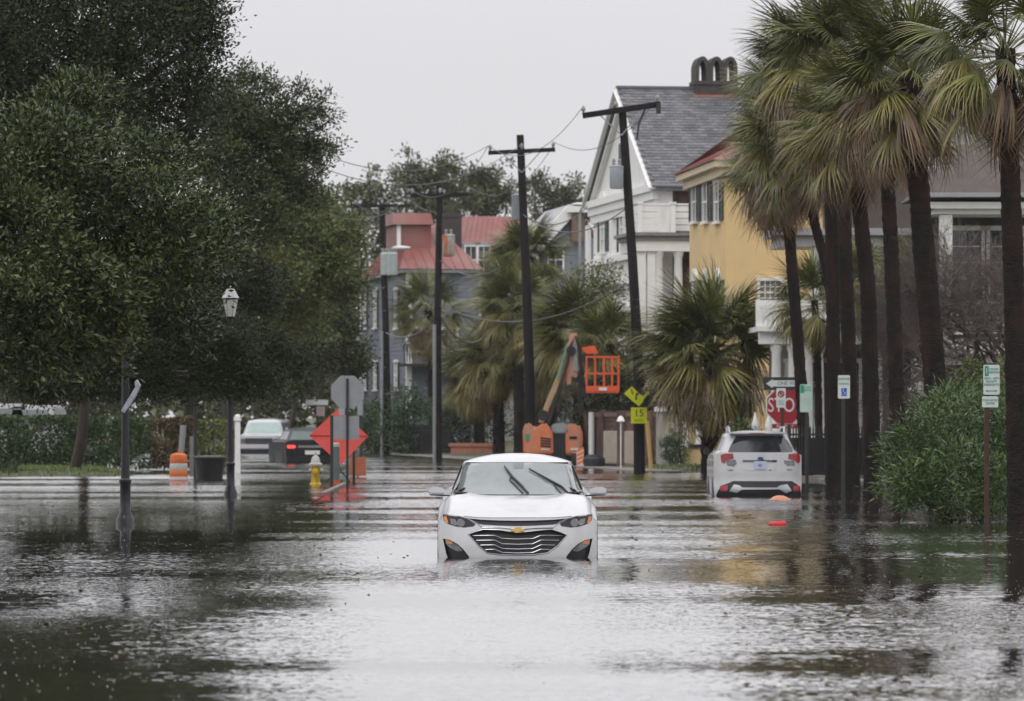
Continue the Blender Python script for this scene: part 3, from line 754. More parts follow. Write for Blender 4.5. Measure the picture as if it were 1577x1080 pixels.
bush('dark shrubbery rising behind the brown brick wall', 'shrub', [(915, 635, 152.5, 24), (945, 625, 152.5, 30), (980, 632, 152.5, 24), (1005, 620, 152.5, 26), (925, 600, 154, 24), (965, 600, 154, 24), (1000, 590, 154, 22)], m_oak_dark, 9000, 0.11, 0.055, 0.28, 53, base=0)
bush('yellow-flowering shrub above the oleander, behind the parking sign', 'shrub', [(1490, 575, 92, 26), (1520, 580, 92, 24), (1560, 560, 92, 24), (1462, 610, 92, 22), (1555, 600, 90, 30)], m_oak_mid, 2600, 0.09, 0.04, 0.16, 46, base=0)
bush('low potted greenery on the yellow house terrace', 'shrub', [(1143, 660, 124, 16), (1160, 672, 124, 12)], m_oleander, 900, 0.1, 0.03, 0.12, 47, base=0.2)
bush('dark bush at the water edge on the left', 'shrub', [(-4, 712, 126, 24), (12, 728, 125, 18), (-30, 715, 126, 28)], m_oak_dark, 2500, 0.09, 0.04, 0.14, 48, base=0)
bush('light green shrub below the blue-grey house', 'shrub', [(570, 640, 205, 24), (575, 670, 205, 26), (600, 690, 205, 20)], m_shrub, 3000, 0.14, 0.07, 0.3, 49, base=0)

# bare twig tree in front of the brown house
tw = thing('bare_tree', (PX(1575, 104), 104, -0.1), 'leafless tree with a haze of fine twigs in front of the brown house', 'tree')
rng = np.random.default_rng(9)
mb = MB(); fine = MB()
def grow(p, d, L, r, lev):
    q = p + d*L
    (mb if lev < 3 else fine).tube([p, p.lerp(q, 0.5)+Vector(rng.normal(size=3)*L*0.05), q], [r, r*0.85, r*0.7], 5 if lev < 3 else 3, cap=False)
    if lev >= 7: return
    for i in range(3 if lev < 4 else 4):
        nd = (d + Vector(rng.normal(size=3)*0.62) + Vector((-0.10, 0, 0.02))).normalized()
        grow(p.lerp(q, rng.uniform(0.55, 1.0)), nd, L*rng.uniform(0.62, 0.85), r*0.62, lev+1)
mb.tube([(0, 0, -0.3), (0.05, 0, 1.2), (0, 0, 2.2)], [0.14, 0.12, 0.11], 9)
for a in ((-0.75, 0.1, 0.6), (-0.5, -0.2, 0.9), (-0.9, 0.2, 0.25), (0.1, 0.1, 1.0), (-0.65, 0.0, 0.45), (-0.35, 0.1, 1.0), (-0.8, 0.1, 0.8), (-0.95, -0.1, 0.5), (-0.55, 0.15, 1.15)):
    grow(Vector((0, 0, 1.9+rng.uniform(-.3, .3))), Vector(a).normalized(), 1.6, 0.055, 1)
mb.build('trunk', m_bark, tw, smooth='all')
for a in ((-1.0, 0.0, 0.9), (-1.3, 0.1, 0.7), (-0.9, 0.1, 1.2), (-1.5, 0, 1.0), (-0.7, 0, 1.6)):
    p_ = Vector((-1.2, 0.3, 2.6)); grow(p_, Vector(a).normalized(), 1.35, 0.04, 2)
limb(mb, (0, 0, 1.8), (-1.2, 0.3, 2.7), 0.07, 0.05, rng)
m_twig = pm('grey_twig', (0.13, 0.105, 0.095), rough=0.8, var=0.2)
fine.build('twigs', m_twig, tw)['kind'] = 'stuff'

# grass on the banks and floating leaves
def grass(label, x0, x1, y0, y1, n, h, seed, col):
    rng = np.random.default_rng(seed)
    x = rng.uniform(x0, x1, n); y = rng.uniform(y0, y1, n)
    z = np.array([ground_h(a, b) for a, b in zip(x, y)]); ok = z > -0.03; x, y, z = x[ok], y[ok], z[ok]; n = len(x)
    pos = np.stack([x, y, z-0.01], 1); d = rng.normal(size=(n, 3))*0.35; d[:, 2] = 1; d /= np.linalg.norm(d, axis=1)[:, None]
    v, f = leaf_arrays(pos, d, h, 0.03, rng, 0.3)
    g = fast_obj('grass', v, f, col); tag(g, kind='stuff')
m_grass = leafmat('grass_blade', (0.05, 0.085, 0.02), (0.16, 0.21, 0.05), rough=0.5, third=(0.2, 0.16, 0.07))
grass('', -26, -7.5, 122, 137, 26000, 0.10, 3, m_grass)
grass('', 7.4, 14, 107, 124, 9000, 0.09, 4, m_grass)
grass('', 1.5, 9, 127, 141, 6000, 0.09, 5, m_grass)
# ------------------------------------------------------------------ buildings, walls, fences
m_white = pm('white_paint', (0.78, 0.78, 0.75), rough=0.55, var=0.06, scale=1.5, bump=0.1, dirt=((0.36, 0.35, 0.31), 0.6, 0.56, 0.8))
m_trim = pm('white_trim', (0.80, 0.80, 0.78), rough=0.5, var=0.05, scale=3)
m_yellow = pm('yellow_stucco', (0.70, 0.50, 0.245), rough=0.85, var=0.08, scale=0.8, bump=0.25, bscale=25, dirt=((0.62, 0.50, 0.28), 0.5, 0.56, 0.75))
m_brick = pm('dark_brick', (0.13, 0.075, 0.06), rough=0.9, var=0.3, scale=3.5, bump=0.8, bscale=14, dirt=((0.05, 0.04, 0.04), 1.0, 0.5, 0.7))
m_chim = pm('sooty_brick', (0.060, 0.052, 0.050), rough=0.9, var=0.3, scale=5, bump=0.6, bscale=20)
m_slate = pm('slate', (0.115, 0.115, 0.125), rough=0.55, var=0.2, scale=6, island=0.35)
m_redroof = pm('red_metal_roof', (0.24, 0.078, 0.068), rough=0.55, var=0.3, scale=0.9, dirt=((0.23, 0.125, 0.105), 0.7, 0.42, 0.68))
m_greyroof = pm('grey_metal_roof', (0.34, 0.34, 0.35), rough=0.5, var=0.12, scale=1.2, dirt=((0.2, 0.19, 0.18), 0.8, 0.55, 0.75))
m_grey = pm('grey_siding', (0.19, 0.205, 0.225), rough=0.7, var=0.1, scale=2)
m_blue = pm('blue_grey_siding', (0.15, 0.17, 0.20), rough=0.7, var=0.1, scale=2)
m_glass = pm('window_glass', (0.035, 0.042, 0.05), rough=0.08, var=0.3, scale=1.0, spec=0.8)
m_blind = pm('drawn_blind', (0.45, 0.44, 0.40), rough=0.6, var=0.12, scale=2)
m_shut = pm('dark_shutter', (0.035, 0.05, 0.05), rough=0.55, var=0.2)
m_iron = pm('black_iron', (0.018, 0.018, 0.02), rough=0.45, var=0.2)
m_brownwall = pm('brown_wall', (0.095, 0.078, 0.072), rough=0.9, var=0.2, scale=2, bump=0.4)
m_palegrey = pm('pale_grey_stucco', (0.36, 0.355, 0.34), rough=0.85, var=0.1, scale=1.0, dirt=((0.2, 0.19, 0.17), 0.7, 0.52, 0.8))
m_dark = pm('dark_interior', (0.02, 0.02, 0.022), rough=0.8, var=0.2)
m_wood = pm('brown_wood', (0.17, 0.11, 0.075), rough=0.75, var=0.25, scale=5, stretch=(1, 1, 0.2))
m_redbrick = pm('red_brick', (0.34, 0.14, 0.09), rough=0.85, var=0.25, scale=4)

class House:
    """local axes: x along the wall that faces the camera (away from the street), y along the street, away from the camera"""
    def __init__(s, name, px, d, deg, label, z=0.0, cat='house', group=None):
        s.o = Vector((PX(px, d), d, z)); s.a = R(deg)
        s.root = thing(name, s.o, label, cat, group, rz=s.a)
        s.ux = Vector((math.cos(s.a), math.sin(s.a), 0)); s.uy = Vector((-math.sin(s.a), math.cos(s.a), 0))
        s.pl = {}
    def side(s, px, py, off=0.0):
        """photo pixel -> (x, z) on the plane y = off"""
        o = s.o + s.uy*off; r = Vector(((px-CX)/F, 1, -(py-HY)/F)); c = Vector((0, 0, CH))
        t = (o-c).dot(s.uy)/r.dot(s.uy); p = c + r*t - o
        return p.dot(s.ux), p.z
    def front(s, px, py, off=0.0):
        """photo pixel -> (y, z) on the plane x = off"""
        o = s.o + s.ux*off; r = Vector(((px-CX)/F, 1, -(py-HY)/F)); c = Vector((0, 0, CH))
        t = (o-c).dot(s.ux)/r.dot(s.ux); p = c + r*t - o
        return p.dot(s.uy), p.z
    def part(s, name, mb, mat, parent=None, **kw): return mb.build(name, mat, parent or s.root, **kw)
    def siding(s, face, a0, a1, z0, z1, off, mat, pitch=0.16, name='siding'):
        mb = MB(); k = int((z1-z0)/pitch)
        for i in range(k):
            z = z0+i*pitch
            if face == 'side': mb.hexa([(a0, off-0.03, z), (a1, off-0.03, z), (a1, off, z), (a0, off, z)], [(a0, off-0.008, z+pitch), (a1, off-0.008, z+pitch), (a1, off, z+pitch), (a0, off, z+pitch)])
            else: mb.hexa([(off-0.03, a0, z), (off-0.03, a1, z), (off, a1, z), (off, a0, z)], [(off-0.008, a0, z+pitch), (off-0.008, a1, z+pitch), (off, a1, z+pitch), (off, a0, z+pitch)])
        o = s.part(name, mb, mat); o['kind'] = 'stuff'; return o
    def win(s, face, a0, a1, z0, z1, off=0.0, shut=0.0, panes=(2, 4), glass=None, frame=None, head=None, open_shut=True, sill=True):
        """a window: frame > pane, shutter"""
        fr = frame or m_trim
        def bx(mb, u0, u1, n0, n1, zz0, zz1):
            if face == 'side': mb.box(u0, u1, off+n0, off+n1, zz0, zz1)
            else: mb.box(off+n0, off+n1, u0, u1, zz0, zz1)
            return mb
        w = a1-a0; t = min(0.09, w*0.12)
        mb = MB()
        bx(mb, a0-t, a0, -0.075, 0.0, z0, z1); bx(mb, a1, a1+t, -0.075, 0.0, z0, z1)
        bx(mb, a0-t*1.5, a1+t*1.5, -0.095, 0.0, z1, z1+t*1.4)
        if sill: bx(mb, a0-t*1.6, a1+t*1.6, -0.14, 0.0, z0-t*1.1, z0)
        for i in range(1, panes[0]): u = a0+w*i/panes[0]; bx(mb, u-0.016, u+0.016, -0.045, -0.012, z0, z1)
        for i in range(1, panes[1]):
            z = z0+(z1-z0)*i/panes[1]; q = 0.03 if i*2 == panes[1] else 0.014; bx(mb, a0, a1, -0.050, -0.013, z-q, z+q)
        if head == 'arch':
            n = 8; m = (a0+a1)/2
            poly = [(m+(w/2+t)*math.cos(math.pi*i/n), z1+t*1.4+(w*0.32)*math.sin(math.pi*i/n)) for i in range(n+1)]
            for q0, q1 in ((-0.11, -0.002),):
                if face == 'side': mb.prism(poly, off+q0, off+q1)
                else: mb.prism(poly, off+q0, off+q1, lambda x, y, z: (y, x, z))
        f = s.part('window', mb, fr)
        g = MB(); bx(g, a0, a1, -0.011, -0.003, z0, z1); s.part('pane', g, glass or m_glass, f)
        if shut:
            for k in (0, 1):
                sh = MB(); u0 = a0-t-shut if k == 0 else a1+t
                bx(sh, u0, u0+0.05, -0.06, -0.005, z0, z1); bx(sh, u0+shut-0.05, u0+shut, -0.06, -0.005, z0, z1)
                for zz in (z0, (z0+z1)/2-0.03, z1-0.07): bx(sh, u0+0.05, u0+shut-0.05, -0.06, -0.005, zz, zz+0.07)
                ns = int((z1-z0-0.2)/0.09)
                for i in range(ns): zz = z0+0.09+i*(z1-z0-0.2)/ns; bx(sh, u0+0.05, u0+shut-0.05, -0.045, -0.01, zz, zz+0.05)
                s.part('shutter', sh, m_shut, f)
        return f

# ---------- white gabled house
H = House('white_gabled_house', 1012, 163, 8.3, 'white house with a steep gable, dark slate roof and arched triple chimney', z=0.1)
LY = H.front(914, 400)[0]; ez = H.front(1003, 278)[1]; 
apy, apz = H.front(959, 133, -0.25)
LX = 14.0
mid = LY/2
mb = MB()
mb.prism([(0, 0), (LY, 0), (LY, ez-0.1), (mid, apz-0.35), (0, ez-0.1)], 0.0, 0.35, lambda x, y, z: (y, x, z))
H.part('front_wall', mb, m_white)
mb = MB(); mb.box(0.36, LX, 0.0, 0.35, 0, ez-0.1); sw = H.part('side_wall', mb, m_brick)
mb = MB(); mb.box(0.36, LX, LY-0.35, LY, 0, ez-0.1); mb.box(LX, LX+0.3, 0, LY, 0, ez-0.1); H.part('rear_wall', mb, m_white)
# bricks of the side wall: one joined part of real bricks, on the visible stretch
mb = MB(); r_ = random.Random(3)
for j in range(int((ez-3.0)/0.085)):
    for i in range(30):
        x = 1.02+i*0.225+(0.11 if j % 2 else 0); z = 3.0+j*0.085; q = r_.uniform(0.006, 0.022)
        mb.box(x, x+0.212, -q, 0.0-0.001, z, z+0.073)
bk = H.part('brick_courses', mb, m_brick, fix=False); bk['kind'] = 'stuff'
# roof
ov = 0.55; sl = Vector((0, mid+ov, (apz-ez)*(mid+ov)/mid)); th = 0.16
def roof_slab(y0, z0, y1, z1, mat, nm='roof', x0=-0.25, x1=LX+0.4, th=0.16):
    mb = MB(); mb.hexa([(x0, y0, z0-th), (x1, y0, z0-th), (x1, y1, z1-th), (x0, y1, z1-th)], [(x0, y0, z0), (x1, y0, z0), (x1, y1, z1), (x0, y1, z1)])
    return H.part(nm, mb, mat)
rise = (apz-ez)/mid
rn = roof_slab(-ov, ez-rise*ov, mid, apz, m_slate); rf2 = roof_slab(mid+0.001, apz, LY+ov, ez-rise*ov, m_slate)
mb = MB(); rows = 34; run = mid+ov
for j in range(rows):
    y0 = -ov-0.06+j*run/rows; z0 = ez-rise*(ov+0.06)+j*run/rows*rise
    for i in range(34):
        w = 0.29; x0 = -0.25-0.04+i*w+(w/2 if j % 2 else 0); 
        if x0 > 9: continue
        q = r_.uniform(0.0, 0.012); y1 = y0+run/rows*1.25; z1 = z0+run/rows*1.25*rise
        a = 0.045+q
        mb.add([(x0, y0, z0+a), (x0+w-0.012, y0, z0+a), (x0+w-0.012, y1, z1+0.022), (x0, y1, z1+0.022), (x0, y0, z0+0.004), (x0+w-0.012, y0, z0+0.004)],
               [(0, 1, 2, 3), (4, 5, 1, 0), (4, 0, 3), (1, 5, 2)])
sh = H.part('slates', mb, m_slate, rn, fix=False); sh['kind'] = 'stuff'
mb = MB(); mb.bar((-0.30, mid, apz+0.05), (LX, mid, apz+0.05), 0.22, 0.10); H.part('ridge_cap', mb, m_slate, rn)
# rakes, soffit, pediment mouldings
mb = MB()
for s_, yy in ((1, -ov), (-1, LY+ov)):
    mb.bar((-0.28, yy, ez-rise*ov-0.09), (-0.28, mid, apz-0.10), 0.07, 0.26, up=(1, 0, 0))
    mb.bar((-0.06, yy+s_*0.5, ez-rise*ov-0.05), (-0.06, mid, apz-0.50), 0.14, 0.26, up=(1, 0, 0))
H.part('gable_trim', mb, m_trim)
mb = MB(); mb.box(-0.30, -0.001, -0.35, LY+0.35, ez-0.45, ez-0.18); mb.box(-0.2, -0.002, -0.2, LY+0.2, ez-0.75, ez-0.451); mb.box(-0.12, -0.003, -0.12, LY+0.12, ez-1.05, ez-0.752)
mb.box(0.001, 6, -0.34, -0.001, ez-0.42, ez-0.2)
H.part('cornice', mb, m_trim)
mb = MB(); mb.box(-0.12, -0.001, mid-0.45, mid+0.45, ez+0.3, ez+1.7); gv_ = H.part('gable_vent', mb, m_grey)
mb = MB()
for i in range(12): mb.box(-0.15, -0.121, mid-0.4, mid+0.4, ez+0.36+i*0.11, ez+0.42+i*0.11)
H.part('louvre', mb, m_shut, gv_)['kind'] = 'stuff'
# windows of the street front
for px, w in ((930, 0.95), (960, 0.95)):
    y, z1 = H.front(px, 312); _, z0 = H.front(px, 388)
    H.win('front', y-w/2, y+w/2, z0, z1, 0.0, shut=0.62, panes=(2, 4), glass=m_blind, head='arch')
for px in (966, 935):
    y, z1 = H.front(px, 482); _, z0 = H.front(px, 556)
    H.win('front', y-0.45, y+0.45, z0, z1, 0.0, shut=0.55, panes=(2, 4), head='arch')
y, z1 = H.front(995, 296); _, z0 = H.front(995, 314)
H.win('front', y-0.4, y+0.5, z0, z1, 0.0, shut=0.5, panes=(2, 2), head='arch')
# piers and string courses
mb = MB()
for px in (908, 945, 980):
    y, _ = H.front(px, 300); mb = MB().box(-0.12, -0.001, y-0.35, y+0.35, 0.1, ez-1.06); H.part('pilaster', mb, m_trim)

mb = MB(); z = H.front(930, 402)[1]; mb.box(-0.20, -0.001, 0.0, LY, z-0.15, z+0.1); z = H.front(930, 440)[1]; mb.box(-0.135, -0.001, 0, LY, z-0.1, z+0.05)
H.part('string_course', mb, m_trim)
mb = MB(); mb.box(0.0, 0.55, -0.08, -0.002, 0.1, ez-0.45); H.part('corner_pier', mb, m_trim)
mb = MB(); mb.tube([(0.75, -0.12, 0.3), (0.75, -0.12, ez-0.5)], 0.06, 8); H.part('downpipe', mb, m_iron)
# piazza: balcony with panelled balustrade over columns
PY = -3.4
bx0, bz1 = H.side(980, 314, PY); _, bz0 = H.side(980, 358, PY); bx1 = bx0+6.6; _, ez0 = H.side(980, 378, PY)
mb = MB(); mb.box(bx0-0.25, bx1, PY-0.2, -0.09, bz0-0.12, bz0); mb.box(bx0-0.12, bx1, PY-0.1, -0.09, bz0-0.26, bz0-0.121)
H.part('balcony_floor', mb, pm('balcony_edge', (0.2, 0.2, 0.2), var=0.2))
mb = MB(); mb.box(bx0, bx1, PY, PY+0.4, ez0-0.2, bz0-0.261); mb.box(bx0, bx0+0.4, PY+0.4, -0.09, ez0-0.2, bz0-0.261); H.part('entablature', mb, m_trim)
for i in range(6):
    x = bx0+0.05+i*1.18
    mb = MB(); mb.box(x, x+0.16, PY-0.05, PY+0.12, bz0, bz1); mb.box(x-0.03, x+0.19, PY-0.08, PY+0.15, bz1, bz1+0.07); H.part('balustrade_post', mb, m_trim)
    for k in range(4):
        mb = MB(); h = (bz1-bz0-0.1)/4; mb.box(x+0.161, x+1.179, PY+0.01, PY+0.055, bz0+0.06+k*h, bz0+0.06+(k+1)*h-0.025); H.part('balustrade_board', mb, m_white)
    mb = MB(); mb.box(x+0.161, x+1.179, PY-0.02, PY+0.09, bz1-0.04, bz1+0.02); H.part('balustrade_rail', mb, m_trim)
for k in range(3):
    mb = MB(); h = (bz1-bz0-0.1)/3; mb.box(bx0+0.06, bx0+0.11, PY+0.13, -0.1, bz0+0.06+k*h, bz0+0.06+(k+1)*h-0.025); H.part('balustrade_board', mb, m_white)
fz = H.side(980, 520, PY)[1]
for px in (989, 1004, 1016, 1046, 1075):
    x = H.side(px, 400, PY)[0]; w = 0.34 if px > 1010 else 0.2
    mb = MB(); c = (x, PY+0.22, 0)
    if px in (1016, 1046, 1075): mb.lathe([(0.21, fz), (0.23, fz+0.1), (0.17, fz+0.16), (0.165, (fz+ez0)/2), (0.14, ez0-0.42), (0.17, ez0-0.36), (0.19, ez0-0.28), (0.21, ez0-0.201)], c, 14)
    else: mb.box(x-0.14, x+0.14, PY+0.1, PY+0.36, fz, ez0-0.201)
    H.part('column', mb, m_trim, smooth=True)
mb = MB(); x0 = H.side(1001, 400, -1.8)[0]; x1 = H.side(1018, 400, -1.8)[0]; mb.box(x0-0.1, x1+0.2, -1.8, -1.6, fz, ez0-0.2); H.part('porch_screen', mb, m_white)
mb = MB(); mb.box(bx0-0.1, bx1, PY-0.05, -0.09, 0.0, fz); H.part('porch_base', mb, m_white)
# chimney with three arches
cx_, _ = H.side(1100, 160, mid); cw = (1133-1068)/F*172/2
zt = H.side(1100, 128, mid)[1]; zb = apz-1.5
mb = MB(); mb.box(cx_-cw, cx_+cw, mid-0.55, mid+0.55, zb, zt); mb.box(cx_-cw-0.05, cx_+cw+0.05, mid-0.6, mid+0.6, zt-0.10, zt+0.04)
ch = H.part('chimney', mb, m_chim)
mb = MB(); aw = 2*cw/3
for k in range(3):
    m0 = cx_-cw+aw*(k+0.5); n = 12; ro, ri = aw/2-0.005, aw/2-0.13
    ht = 0.5
    out = [(m0-ro, zt+0.04), (m0-ro, zt+ht)] + [(m0-ro*math.cos(math.pi*i/n), zt+ht+0.46*math.sin(math.pi*i/n)) for i in range(1, n)] + [(m0+ro, zt+ht), (m0+ro, zt+0.04)]
    inn = [(m0-ri, zt+0.04), (m0-ri*0.9, zt+ht*0.8)] + [(m0-ri*0.9*math.cos(math.pi*i/n), zt+ht*0.8+0.40*math.sin(math.pi*i/n)) for i in range(1, n)] + [(m0+ri*0.9, zt+ht*0.8), (m0+ri, zt+0.04)]
    N = len(out); y0, y1 = mid-0.5, mid+0.5
    vs = [(x, y0, z) for x, z in out]+[(x, y0, z) for x, z in inn]+[(x, y1, z) for x, z in out]+[(x, y1, z) for x, z in inn]
    fs = []
    for i in range(N-1):
        fs += [(i, i+1, N+i+1, N+i), (2*N+i, 3*N+i, 3*N+i+1, 2*N+i+1), (i, 2*N+i, 2*N+i+1, i+1), (N+i, N+i+1, 3*N+i+1, 3*N+i)]
    mb = MB(); mb.add(vs, fs); H.part('chimney_arch', mb, m_chim, ch)
mb = MB(); mb.box(cx_-cw-0.12, cx_+cw+0.12, mid-0.7, mid-0.551, zb+0.9, zb+1.25); H.part('flashing', mb, m_redbrick, ch)

# ---------- yellow house
H = House('yellow_house', 1118, 145, 5.5, 'yellow stucco house with a red hipped roof and shuttered windows', z=0.1)
L = H.front(1062, 400)[0]; ez = H.side(1118, 258)[1]; LX = 5.0; LYy = L
mb = MB(); mb.box(0, 0.3, 0, L, 0, ez); H.part('front_wall', mb, m_yellow)
mb = MB(); mb.box(0.301, LX, 0, 0.3, 0, ez); mb.box(LX+.001, LX+0.3, 0, L, 0, ez); mb.box(0.301, LX, L-0.3, L, 0, ez); H.part('side_wall', mb, m_yellow)
rz_ = ez+2.1
def hip(H, x0, x1, y0, y1, z, zr, mat, inset, name='roof'):
    mb = MB(); ym = (y0+y1)/2; xm0, xm1 = x0+inset, x1-inset
    mb.add([(x0, y0, z), (x1, y0, z), (x1, y1, z), (x0, y1, z), (xm0, ym, zr), (xm1, ym, zr)], [(0, 1, 5, 4), (1, 2, 5), (2, 3, 4, 5), (3, 0, 4), (3, 2, 1, 0)])
    o = H.part(name, mb, mat)
    se = MB(); n = int((x1-x0)/0.42)
    for i in range(n+1):
        x = x0+(x1-x0)*i/n; t = 1.0 if xm0 <= x <= xm1 else ((x-x0)/inset if x < xm0 else (x1-x)/inset)
        for sg, ye in ((1, y0), (-1, y1)):
            if t > 0.03: se.bar((x, ye, z+0.02), (x, ye+(ym-ye)*t, z+(zr-z)*t+0.02), 0.035, 0.05)
    n = int((y1-y0)/0.42)
    for i in range(1, n):
        y = y0+(y1-y0)*i/n; t = 1-abs(y-ym)/(ym-y0)
        se.bar((x0, y, z+0.02), (x0+inset*t, y, z+(zr-z)*t+0.02), 0.035, 0.05)
    q = H.part('seams', se, mat, o, fix=False); q['kind'] = 'stuff'
    return o
hip(H, -0.5, LX+0.5, -0.5, L+0.5, ez+0.22, rz_, m_redroof, 3.6)
mb = MB(); mb.box(-0.42, LX+0.42, -0.42, L+0.42, ez+0.001, ez+0.2); mb.box(-0.2, -0.001, -0.2, L+0.2, ez-0.28, ez-0.001); mb.box(-0.001, LX, -0.2, -0.001, ez-0.28, ez-0.001)
H.part('eave_cornice', mb, pm('cream_trim', (0.62, 0.52, 0.36), var=0.08))
for px in (1071, 1088, 1106):
    y, z1 = H.front(px, 281); _, z0 = H.front(px, 341)
    H.win('front', y-0.45, y+0.45, z0, z1, shut=0.75, panes=(1, 2), head=None)
    mb = MB(); mb.box(-0.13, -0.001, y-0.68, y+0.68, z1+0.13, z1+0.5); H.part('window_head', mb, m_trim)
    y, z1 = H.front(px+1, 433); _, z0 = H.front(px+1, 500)
    H.win('front', y-0.45, y+0.45, z0, z1, shut=0.75, panes=(1, 2), head='arch')
x0, z0 = H.side(1170, 468); x1, z1 = H.side(1202, 433)
H.win('side', x0, x1, z0, z1, panes=(4, 4), glass=pm('curtained_glass', (0.22, 0.18, 0.14), rough=0.3, var=0.3))
x0, z0 = H.side(1174, 338); x1, z1 = H.side(1200, 300)
H.win('side', x0, x1, z0, z1, panes=(2, 4), glass=m_blind)
# cream columns and doorway at its foot, with low walls
mb = MB()
for px in (1052, 1066): y, _ = H.front(px, 650)
H2 = House('garden_pavilion', 1050, 142, 4.5, 'cream and white pilastered garden front below the yellow house', z=0.05, cat='wall')
zt = H2.side(1100, 560)[1]
mb = MB(); mb.box(0, 2.2, 0, 0.25, 0, zt); H2.part('wall', mb, pm('cream_wall', (0.66, 0.53, 0.30), rough=0.8, var=0.1))
for px, mt in ((1054, m_trim), (1076, m_trim), (1118, m_trim)):
    x = H2.side(px, 650)[0]; mb = MB(); mb.box(x-0.1, x+0.12, -0.16, -0.002, 0.75, zt-0.1); mb.box(x-0.14, x+0.16, -0.2, -0.001, 0.0, 0.749); H2.part('pilaster', mb, mt)
x0, z0 = H2.side(1058, 690); x1, z1 = H2.side(1084, 560)
mb = MB(); mb.box(x0-0.2, 2.3, -0.5, -0.21, 0.0, 0.62); H2.part('plinth', mb, m_yellow)
mb = MB(); mb.box(x0, x1+0.3, -0.56, -0.22, 0.621, 0.72); H2.part('iron_ledge', mb, m_iron)
x0, z0 = H2.side(1120, 680); x1, z1 = H2.side(1136, 615)
H2.win('side', x0, x1, z0, z1, panes=(1, 2), glass=pm('green_door', (0.07, 0.15, 0.13), rough=0.4), frame=m_trim)
# white statue-like finials seen by the stop sign
for px in (1163, 1184):
    c = P(px, 690, 124); t = thing('garden_urn', (c.x, 124, 0.05), 'white garden urn on a pedestal, %s one beside the stop sign' % ('left' if px == 1163 else 'right'), 'urn', 'white garden urns')
    zz = PZ(638, 124)
    MB().lathe([(0.16, 0), (0.16, 0.1), (0.12, 0.12), (0.12, zz*0.5), (0.17, zz*0.52), (0.17, zz*0.56)], (0, 0, 0), 10).build('pedestal', m_trim, t, smooth=True)
    MB().lathe([(0.06, zz*0.56), (0.05, zz*0.62), (0.09, zz*0.70), (0.11, zz*0.80), (0.05, zz*0.9), (0.02, zz)], (0, 0, 0), 10).build('vase', m_trim, t, smooth=True)

# ---------- white porch house behind the palms
H = House('white_porch_house', 1166, 128, 2.0, 'white two-storey porch with columns behind the palm trunks', z=0.1)
def sx(px, py=500, off=0.0): return H.side(px, py, off)
LX = sx(1446)[0]
zr1 = sx(1200, 352)[1]; zr0 = sx(1200, 372)[1]; ze1 = sx(1200, 503)[1]; ze0 = sx(1200, 530)[1]; zb1 = sx(1200, 470)[1]
x196 = sx(1196)[0]
mb = MB(); mb.box(x196-0.1, LX, -0.3, 3.0, zr0+0.17, zr1); mb.box(x196+0.1, LX, -0.12, 2.8, zr0-0.14, zr0+0.169); H.part('porch_roof', mb, m_greyroof)
for px in (1256, 1300, 1392, 1440):
    x = sx(px)[0]; mb = MB(); mb.lathe([(0.16, ze1), (0.16, ze1+0.15), (0.12, ze1+0.2), (0.10, zr0-0.35), (0.15, zr0-0.15)], (x, 0.1, 0), 12); H.part('upper_column', mb, m_trim, smooth=True)
mb = MB(); mb.box(0, LX, -0.25, 3.0, ze1-0.14, ze1); mb.box(0.05, LX, -0.1, 0.2, ze0, ze1-0.141); H.part('entablature', mb, m_trim)
mb = MB(); 
for i in range(int(LX/0.13)):
    x = 0.1+i*0.13; mb.box(x, x+0.035, 0.0, 0.035, ze1, zb1-0.08)
bl_ = H.part('balusters', mb, m_trim); bl_['kind'] = 'stuff'
mb = MB(); mb.box(0.0, LX, -0.04, 0.09, zb1-0.08, zb1); H.part('handrail', mb, m_trim)
x = sx(1166)[0]; mb = MB(); mb.box(0.0, 2.0, 0.3, 0.5, ze1+0.001, zb1+0.15); H.part('parapet', mb, m_white)
for px in (1196, 1221, 1245, 1262, 1352, 1392, 1416):
    x = sx(px)[0]; mb = MB(); mb.lathe([(0.2, 0.0), (0.2, 0.3), (0.16, 0.36), (0.15, 1.4), (0.125, ze0-0.25), (0.17, ze0-0.15), (0.18, ze0-0.001)], (x, 0.1, 0), 14); H.part('column', mb, m_trim, smooth=True)
mb = MB(); mb.box(x196+1.6, LX, 2.6, 2.9, 0.0, 9.6); H.part('wall', mb, m_brownwall)
mb = MB(); mb.box(0.6, x196+1.59, 2.6, 2.9, 0.0, ze1-0.15); H.part('wall', mb, m_palegrey)
for px, gl in ((1236, m_wood), (1300, m_glass), (1404, pm('navy_door', (0.02, 0.025, 0.06), rough=0.4)), (1430, m_glass)):
    x = sx(px, 600, 2.6)[0]; H.win('side', x-0.42, x+0.42, 0.3, ze0-0.5, off=2.6, panes=(2, 5), glass=gl, sill=False)
for px in (1275, 1330, 1372, 1425):
    x = sx(px, 440, 2.6)[0]; H.win('side', x-0.4, x+0.4, ze1+0.1, ze1+2.0, off=2.6, panes=(2, 4), glass=m_glass)
mb = MB(); mb.box(x196+1.0, LX+0.6, 2.0, 7.0, 9.601, 9.85); H.part('roof', mb, m_greyroof)

